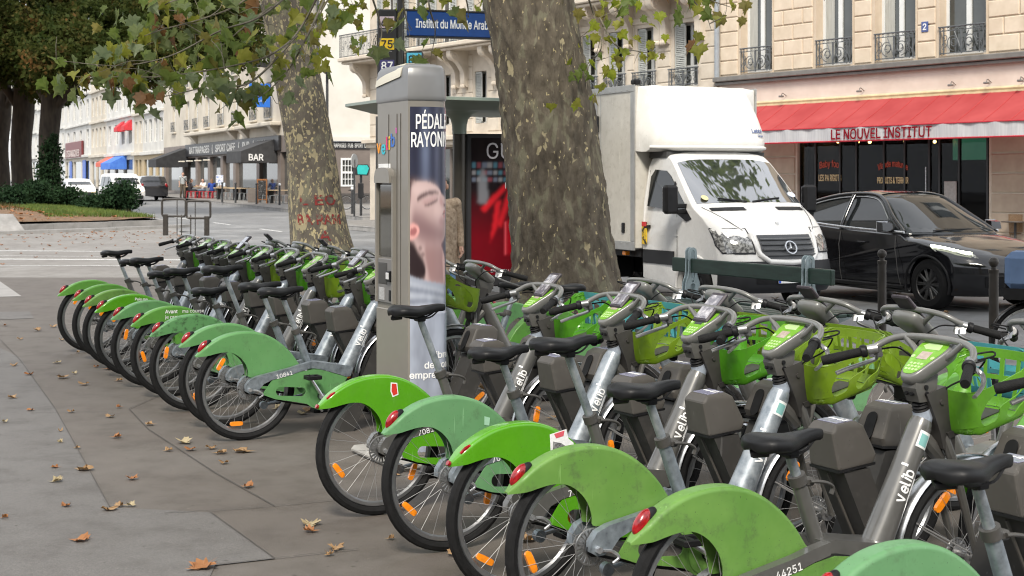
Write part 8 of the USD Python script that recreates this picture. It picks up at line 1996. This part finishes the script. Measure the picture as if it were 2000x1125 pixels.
# ================================================================== people
def sph(p, r):
    return m3.Manifold.sphere(r, 12).translate([float(a) for a in p])
def limb_union(bones):
    return m3.Manifold.batch_boolean([m3.Manifold.batch_hull([sph(a, ra), sph(b, rb)]) for a, b, ra, rb in bones], m3.OpType.Add)
def smoothed(mm, L=0.035, it=8):
    t = mm.refine_to_length(L).to_mesh()
    tm = trimesh.Trimesh(np.asarray(t.vert_properties)[:, :3], np.asarray(t.tri_verts), process=True)
    trimesh.smoothing.filter_taubin(tm, iterations=it)
    return np.asarray(tm.vertices), np.asarray(tm.faces)
SKIN = M('skin', (0.5, 0.3, 0.22), 0.5, var=0.05)
def person(loc_, head, label, J, shirt, trousers, hair, shoes=None, longhair=False, extra=None, L=0.035, bare_arms=False, z=0.0):
    """J: joint positions (x right, y forward, z up); one continuous body, clothing and hair over it."""
    t = Thing('person', label, 'person', (loc_[0], loc_[1], z), head)
    b = []
    hd, nk, ch, pv = (np.array(J[k], float) for k in ('head', 'neck', 'chest', 'pelvis'))
    fwd = np.array(J.get('face', (0, 1, 0)), float)
    b += [(hd, hd + [0, 0, 0.035], 0.082, 0.085), (hd + fwd * 0.03 + [0, 0, -0.06], hd, 0.055, 0.08), (nk, hd + [0, 0, -0.05], 0.055, 0.052), (ch, nk + [0, 0, -0.05], 0.12, 0.07), (pv, ch, 0.13, 0.135)]
    shl, trl, sho = [(ch, nk + [0, 0, -0.075], 0.135, 0.07), (pv + [0, 0, 0.02], ch, 0.147, 0.15)], [(pv, pv + [0, 0, 0.06], 0.142, 0.142)], []
    b.append((hd + fwd * 0.085 + [0, 0, 0.005], hd + fwd * 0.108 + [0, 0, -0.02], 0.014, 0.017))
    side = np.array([fwd[1], -fwd[0], 0])
    for s in (-1, 1):
        b.append((hd + side * s * 0.086 + [0, 0, 0.02], hd + side * s * 0.088 + [0, 0, -0.02], 0.014, 0.012))
    for k in ('L', 'R'):
        sd, el, wr = (np.array(J[n + k], float) for n in ('sh', 'el', 'wr'))
        hp, kn, an = (np.array(J[n + k], float) for n in ('hip', 'kn', 'an'))
        b += [(ch + [0, 0, 0.06], sd, 0.1, 0.062), (sd, el, 0.052, 0.042), (el, wr, 0.042, 0.028)]
        d = (wr - el); d /= np.linalg.norm(d); u = np.cross(d, [0, 0, 1.0]); u /= np.linalg.norm(u) + 1e-9; w = np.cross(u, d)
        palm = wr + d * 0.07
        b.append((wr, palm, 0.027, 0.03))
        for q in range(4):
            base = palm + w * (0.024 - 0.016 * q); Lq = (0.062, 0.072, 0.068, 0.052)[q]
            mid = base + d * Lq * 0.6 + u * 0.008; tip = mid + d * Lq * 0.35 + u * 0.022
            b += [(base - d * 0.02, mid, 0.0095, 0.009), (mid, tip, 0.009, 0.008)]
        tb_ = wr + d * 0.03 + w * 0.028
        b += [(wr + d * 0.02, tb_ + w * 0.014, 0.014, 0.011), (tb_ + w * 0.014, tb_ + w * 0.02 + d * 0.045, 0.011, 0.009)]
        b += [(pv, hp, 0.12, 0.1), (hp, kn, 0.088, 0.058), (kn, an, 0.056, 0.04)]
        ft = np.array(J.get('toe' + k, an + [0, 0.16, -0.05]), float)
        b.append((an + [0, -0.02, -0.03], ft, 0.04, 0.032))
        shl += [(ch + [0, 0, 0.06], sd, 0.115, 0.075), (sd, el if not bare_arms else sd + (el - sd) * 0.75, 0.068, 0.056)]
        if not bare_arms: shl.append((el, wr - d * 0.02, 0.055, 0.04))
        trl += [(pv, hp, 0.137, 0.112), (hp, kn, 0.1, 0.072), (kn, an + [0, 0, 0.02], 0.07, 0.056)]
        sho.append((an + [0, -0.02, -0.035], ft, 0.052, 0.042))
    t.add('body', smoothed(limb_union(b), L * 0.7), SKIN, smooth=True)
    t.add('shirt', smoothed(limb_union(shl), L), shirt, smooth=True)
    t.add('trousers', smoothed(limb_union(trl), L), trousers, smooth=True)
    t.add('shoes', smoothed(limb_union(sho), L), shoes or BLACKP, smooth=True)
    hb = [(hd + [0, 0, 0.05] - fwd * 0.02, hd - fwd * 0.035, 0.088, 0.086)]
    if longhair: hb.append((hd - fwd * 0.04, nk - fwd * 0.06 + [0, 0, -0.02], 0.085, 0.06))
    t.add('hair', smoothed(limb_union(hb), L, 4), hair, smooth=True)
    for s in (-1, 1):
        t.add('eye', ball(hd + fwd * 0.082 + side * s * 0.032 + [0, 0, 0.018], 0.009, 1), BLACKP)
    t.add('mouth', tube([hd + fwd * 0.083 + side * s * 0.022 + [0, 0, -0.055] for s in (-1, 0, 1)], 0.005, 4), M('lip', (0.35, 0.12, 0.1), 0.5))
    if extra: extra(t, J)
    return t
STAND = dict(head=(0, 0.02, 1.60), neck=(0, 0, 1.47), chest=(0, 0, 1.27), pelvis=(0, 0, 0.95), shL=(-0.185, 0, 1.40), elL=(-0.23, -0.03, 1.12), wrL=(-0.24, 0.08, 0.90), shR=(0.185, 0, 1.40), elR=(0.23, -0.02, 1.12), wrR=(0.24, 0.06, 0.88),
             hipL=(-0.09, 0, 0.90), knL=(-0.10, 0.10, 0.50), anL=(-0.10, 0.05, 0.09), hipR=(0.09, 0, 0.90), knR=(0.10, -0.02, 0.48), anR=(0.10, -0.2, 0.11))
SIT = dict(head=(0, 0.10, 1.16), neck=(0, 0.05, 1.03), chest=(0, 0.02, 0.83), pelvis=(0, 0, 0.52), shL=(-0.18, 0.04, 0.96), elL=(-0.22, 0.16, 0.74), wrL=(-0.12, 0.36, 0.80), shR=(0.18, 0.04, 0.96), elR=(0.22, 0.16, 0.74), wrR=(0.12, 0.36, 0.80),
           hipL=(-0.09, 0.02, 0.5), knL=(-0.1, 0.42, 0.5), anL=(-0.1, 0.40, 0.08), hipR=(0.09, 0.02, 0.5), knR=(0.1, 0.42, 0.5), anR=(0.1, 0.42, 0.08))
def at(px, Y):
    return ((px - 1000) / 2778 * Y, Y)
TSH, TRS = M('pale_grey_shirt', (0.36, 0.38, 0.38), 0.8), M('brown_trousers', (0.11, 0.085, 0.06), 0.8)
HBR, HDK, HBL = M('brown_hair', (0.07, 0.04, 0.02), 0.6), M('dark_hair', (0.02, 0.016, 0.014), 0.6), M('auburn_hair', (0.16, 0.075, 0.03), 0.6)
M('camel_coat_pattern', (0.2, 0.14, 0.09), 0.85, scale=22, c2=(0.42, 0.33, 0.24))
def backpack(t, J):
    t.add('shoulder_bag', cbx(-0.36, -0.24, -0.1, 0.12, 0.82, 1.08, 0.03), BLACKP)
    t.add('bag_strap', tube(smoothpath([(-0.28, 0, 1.06), (-0.12, 0.14, 1.25), (0.1, 0.1, 1.44)], 4), 0.015, 5), BLACKP)
person(at(357, 95), 205, 'man walking in grey shirt and brown trousers before the bar terrace', STAND, TSH, TRS, HBR, extra=backpack, bare_arms=True, z=float(rise(95)))
def coat(t, J):
    c = [[(r * cos(a) * 1.0, r * sin(a) * 0.8, z) for a in np.linspace(0, 2 * PI, 20, endpoint=False)] for r, z in ((0.25, 0.62), (0.22, 0.9), (0.205, 1.1), (0.21, 1.3), (0.12, 1.45))]
    t.add('coat', loft(c), M('camel_coat_pattern', (0.2, 0.14, 0.09), 0.85, scale=22, c2=(0.42, 0.33, 0.24)), smooth=60)
    bg = t.add('handbag', hull([(x, y, z) for x, y, z in ((0.22, 0.14, 0.68), (0.34, 0.12, 0.68), (0.22, -0.2, 0.68), (0.34, -0.2, 0.68), (0.24, 0.1, 0.95), (0.31, 0.1, 0.95), (0.24, -0.14, 0.95), (0.31, -0.14, 0.95))]), M('tan_leather', (0.3, 0.17, 0.09), 0.45, var=0.12), smooth=20)
    t.add('bag_handle', tube(smoothpath([(0.275, 0.08, 0.94), (0.26, 0.04, 1.2), (0.25, -0.04, 1.2), (0.275, -0.1, 0.94)], 4), 0.014, 6), M('tan_leather', (0, 0, 0)), bg)
person(at(859, 16.6), 190, 'person in a patterned camel coat and jeans with a tan handbag behind the payment column', dict(STAND, elR=(0.25, -0.02, 1.13), wrR=(0.27, 0.03, 1.0)), M('camel_coat_pattern', (0, 0, 0)), M('blue_jeans', (0.12, 0.22, 0.36), 0.8, var=0.15, scale=20), HBR, longhair=True, extra=coat)
zt = lambda Y: float(rise(Y))
for px, Y, hd_, lab, sh, tr, hr, lh in ((371, 96, -75, 'woman in dark top seated at the left end of the red bench', M('dark_top', (0.035, 0.03, 0.035), 0.8), M('dark_trousers', (0.02, 0.02, 0.025), 0.8), HBR, True),
                                (398, 97.2, 150, 'person in white top seated behind the terrace table', M('white_top', (0.6, 0.57, 0.56), 0.8), M('blue_grey_trousers', (0.15, 0.19, 0.26), 0.8), HDK, True),
                                (414, 94.6, 20, 'person in a cobalt blue jumper seated on the red bench, seen from behind', M('cobalt_jumper', (0.015, 0.05, 0.26), 0.8), M('navy_trousers', (0.02, 0.03, 0.06), 0.8), HBL, True),
                                (434, 95.5, 170, 'person in a pale jacket seated under the white notice', M('pale_jacket', (0.45, 0.5, 0.56), 0.8), M('grey_trousers', (0.1, 0.1, 0.1), 0.8), HDK, False)):
    person(at(px, Y), hd_, lab, SIT, sh, tr, hr, longhair=lh, z=zt(Y))
# ---- bar terrace furniture
REDM = M('red_enamel', (0.42, 0.012, 0.02), 0.4); GALV = M('galvanised_stool', (0.3, 0.32, 0.33), 0.4, 0.6); TOP = M('pale_table_wood', (0.5, 0.37, 0.22), 0.6, scale=4, var=0.15)
def stool(px, Y, label, mat, group):
    x, y = at(px, Y); t = Thing('stool', label, 'stool', (x, y, zt(Y)), 20, group)
    t.add('seat', cbx(-0.16, 0.16, -0.16, 0.16, 0.44, 0.47, 0.01), mat)
    for a in (-1, 1):
        for b in (-1, 1):
            t.add('leg', tube([(a * 0.14, b * 0.14, 0.44), (a * 0.2, b * 0.2, 0)], [0.022, 0.016], 5), mat)
for k, px in enumerate((369, 377, 386, 394, 402, 411, 419)):
    stool(px, 95.2 - k * 0.25, f'red metal stool in the row before the bar tables, {ORD[k]} from its left end', REDM, 'red stools of the bar terrace')
for k, px in enumerate((437, 445, 454, 463, 472, 481, 490)):
    stool(px, 90.8 - k * 0.5, f'grey metal stool beneath the pale tables, {ORD[k]} from the left', GALV, 'grey stools of the bar terrace')
for k, px in enumerate((517, 532, 546, 560)):
    stool(px, 81.6 - k * 0.4, f'grey metal stool right of the chalkboard, {ORD[k]} from it', GALV, 'grey stools right of the chalkboard')
for k, (px, Y, w) in enumerate(((395, 95.9, 3.6), (452, 91, 2.4), (482, 89, 2.2), (548, 81.8, 1.8))):
    x, y = at(px, Y); t = Thing('terrace_table', ('long pale wooden table between the seated guests', 'pale wooden table above the left grey stools', 'pale wooden table above the right grey stools', 'pale wooden table right of the chalkboard')[k], 'table', (x, y, zt(Y)), -28)
    t.add('tabletop', cbx(-w / 2, w / 2, -0.35, 0.35, 0.72, 0.77, 0.01), TOP)
    for a in (-1, 1):
        t.add('leg', cbx(a * w * 0.4 - 0.04, a * w * 0.4 + 0.04, -0.25, 0.25, 0, 0.72, 0.01), IRON)
x, y = at(512, 81.5); t = Thing('chalkboard', 'wooden framed chalkboard standing before the bar corner', 'chalkboard', (x, y, zt(81.5)), -8)
t.add('board', cbx(-0.24, 0.24, -0.02, 0.02, 0.25, 1.32, 0.01), M('chalkboard', (0, 0, 0)))
t.add('frame', cat([bx(-0.3, -0.24, -0.04, 0.04, 0, 1.4), bx(0.24, 0.3, -0.04, 0.04, 0, 1.4), bx(-0.24, 0.24, -0.04, 0.04, 1.32, 1.4), bx(-0.24, 0.24, -0.04, 0.04, 0.2, 0.25)]), M('orange_wood', (0.3, 0.12, 0.04), 0.6))
x, y = at(429, 92.5); t = Thing('notice_board', 'white notice with blue lettering on a stand among the bar tables', 'notice', (x, y, zt(92.5)), -10)
t.add('post', cyl((0, 0, 0), (0, 0, 1.1), 0.02), IRON); t.add('sheet', cbx(-0.25, 0.25, -0.02, 0.02, 1.05, 1.55, 0.01), M('notice_print', (0.6, 0.62, 0.66), 0.5, scale=9, c2=(0.2, 0.28, 0.55), lo=0.55, hi=0.6))
x, y = at(497, 84); t = Thing('planter_box', 'dark square planter box between grey stools and chalkboard', 'planter', (x, y, zt(84)))
t.add('box', cbx(-0.35, 0.35, -0.3, 0.3, 0, 0.8, 0.02), M('planter_taupe', (0.14, 0.12, 0.105), 0.7))
for k, (px, Y) in enumerate(((1966, 33.2), (1992, 32.6))):
    x, y = at(px, Y); t = Thing('bistro_chair', ('wicker bistro chair on the restaurant pavement', 'wicker bistro chair at the right edge of the restaurant pavement')[k], 'chair', (x, y, 0), 150, None)
    WK = M('wicker', (0.28, 0.18, 0.1), 0.6, scale=60, var=0.3)
    t.add('seat', cbx(-0.2, 0.2, -0.2, 0.2, 0.44, 0.47, 0.01), WK)
    t.add('backrest', grid([[(0.2 * cos(a), 0.2 + 0.06 * sin(a) , z) for a in np.linspace(PI, 0, 9)] for z in (0.5, 0.7, 0.85, 0.9)]), WK)
    for a in (-1, 1):
        for b in (-1, 1):
            t.add('leg', tube([(a * 0.18, b * 0.18, 0.44), (a * 0.2, b * 0.2, 0)], 0.014, 5), WK)
        t.add('back_post', tube([(a * 0.19, 0.19, 0.44), (a * 0.2, 0.22, 0.9)], 0.014, 5), WK)
x, y = at(1983, 32.2); t = Thing('bistro_table', 'small round bistro table between the wicker chairs', 'table', (x, y, 0))
t.add('tabletop', lathe([(0.3, 0.72), (0.31, 0.735), (0.3, 0.75)], 20), M('table_dark', (0.08, 0.07, 0.06), 0.4)); t.add('base', lathe([(0.2, 0), (0.18, 0.03), (0.03, 0.06), (0.03, 0.72)], 14), IRON)

# ================================================================== fallen leaves
def dry_leaf(size, seed):
    v, f = leaf_mesh(size, seed)
    r = np.random.RandomState(seed + 7)
    v = v.copy(); c = size * 0.4
    k = r.uniform(2.0, 5.5)
    v[:, 2] = 0.006 + np.abs(v[:, 0]) ** 2 * k + (v[:, 1] - c) ** 2 * k * r.uniform(0.2, 1.2) + r.uniform(0, 0.02, len(v)) * (np.abs(v[:, 0]) > size * 0.25)
    a = r.uniform(0, 2 * PI); R = np.array([[cos(a), -sin(a)], [sin(a), cos(a)]])
    v[:, :2] = (v[:, :2] - [0, c]) @ R.T
    v[:, 2] -= v[:, 2].min() - 0.003
    return v, f
LF = [M('dry_leaf_tan', (0.24, 0.14, 0.065), 0.7, scale=25, c2=(0.36, 0.23, 0.115), trans=0.15), M('dry_leaf_orange', (0.26, 0.105, 0.035), 0.7, scale=25, c2=(0.34, 0.155, 0.06), trans=0.15), M('dry_leaf_pale', (0.33, 0.26, 0.145), 0.7, scale=25, c2=(0.4, 0.335, 0.21), trans=0.15)]
LL = [('tan dry plane leaf curled on the asphalt left of the bicycles', 'tan leaves on the near pavement'), ('rusty orange dry plane leaf lying on the near pavement', 'orange leaves on the near pavement'), ('pale yellowish plane leaf lying on the near pavement', 'pale leaves on the near pavement')]
SPOTS = [(386, 1113, .19, 1), (608, 1028, .14, 2), (610, 1040, .1, 1), (152, 1058, .14, 1), (211, 997, .13, 0), (237, 990, .09, 0), (252, 990, .08, 2), (130, 990, .08, 1), (6, 1014, .06, 1), (160, 920, .15, 0), (110, 915, .08, 1), (106, 943, .11, 2), (257, 937, .1, 1), (480, 953, .1, 1), (478, 884, .17, 0), (427, 887, .12, 0), (362, 867, .16, 2), (372, 880, .1, 1), (412, 877, .09, 0), (438, 906, .08, 0), (326, 882, .08, 0), (224, 856, .11, 1), (296, 831, .1, 0), (120, 866, .06, 2), (149, 877, .06, 0), (27, 779, .12, 0), (62, 803, .09, 1), (8, 826, .06, 2), (139, 806, .07, 0), (217, 815, .1, 0), (118, 844, .05, 0), (234, 797, .06, 1), (120, 739, .15, 0), (165, 752, .13, 0), (58, 733, .11, 1), (27, 716, .1, 0), (108, 710, .12, 2), (147, 731, .07, 2), (212, 722, .17, 1), (196, 700, .1, 0), (188, 718, .07, 1), (40, 664, .09, 0), (75, 647, .13, 0), (105, 640, .13, 0), (120, 665, .1, 0), (8, 637, .08, 1), (230, 745, .1, 0), (150, 690, .06, 0),
         (600, 805, .15, 0), (590, 810, .1, 2), (735, 1003, .08, 1), (720, 800, .1, 0), (1032, 1058, .16, 0), (1010, 1045, .1, 1), (880, 1050, .09, 1), (890, 1088, .1, 0), (760, 1055, .06, 0), (770, 930, .09, 0), (640, 1087, .07, 0), (655, 1076, .1, 0), (540, 800, .12, 2), (690, 815, .12, 0), (705, 730, .12, 0)]
for k, (px, py, s, c) in enumerate(SPOTS):
    g = G(px, py)
    v, f = dry_leaf(s * 0.74, 100 + k)
    t = solo('fallen_leaf', (v + [g[0], g[1], 0.006], f), LF[c], LL[c][0], 'leaf', LL[c][1], smooth=False)
r = np.random.RandomState(77); ms = []
def litter(n, region, seed, s0, s1, dens=None, zfun=None):
    r = np.random.RandomState(seed); out = []; b = region.bounds
    while len(out) < n:
        x, y = r.uniform(b[0], b[2]), r.uniform(b[1], b[3])
        if not region.contains(Point(x, y)) or (dens and r.rand() > dens(x, y)): continue
        v, f = dry_leaf(r.uniform(s0, s1), r.randint(1 << 20))
        z = zfun(x, y) if zfun else 0.006
        out.append((v + [x, y, z], f))
    return cat(out)
solo('leaf_litter', litter(380, PAVPOLY.intersection(sbox(-24, 28, -6.2, 48.8)).difference(pp.buffer(0.6)), 1, 0.05, 0.13, lambda x, y: np.clip((y - 26) / 20, 0.05, 1) ** 1.3), LF[1], 'scattered brown leaves on the plaza before the planter', 'leaves', smooth=False, kind='stuff')
solo('leaf_litter', litter(900, pp.buffer(-0.4).intersection(sbox(-26, 44, -12, 60)), 2, 0.08, 0.2, lambda x, y: 0.15 + 0.85 * (x < -14.5), lambda x, y: float(moundz(x, y)[0]) + 0.08), LF[1], 'brown fallen leaves covering the planted bed', 'leaves', smooth=False, kind='stuff')
solo('leaf_litter', litter(110, Polygon([(-3.5, 15), (3.0, 6.0), (4.2, 8), (-2, 20)]), 3, 0.06, 0.16), LF[0], 'dry leaves lying between and behind the docked bicycles', 'leaves', smooth=False, kind='stuff')
solo('leaf_litter', litter(24, sbox(4.0, 15, 12, 27), 4, 0.08, 0.16, None, lambda x, y: -0.146), LF[0], 'a few leaves on the road by the cars', 'leaves', smooth=False, kind='stuff')
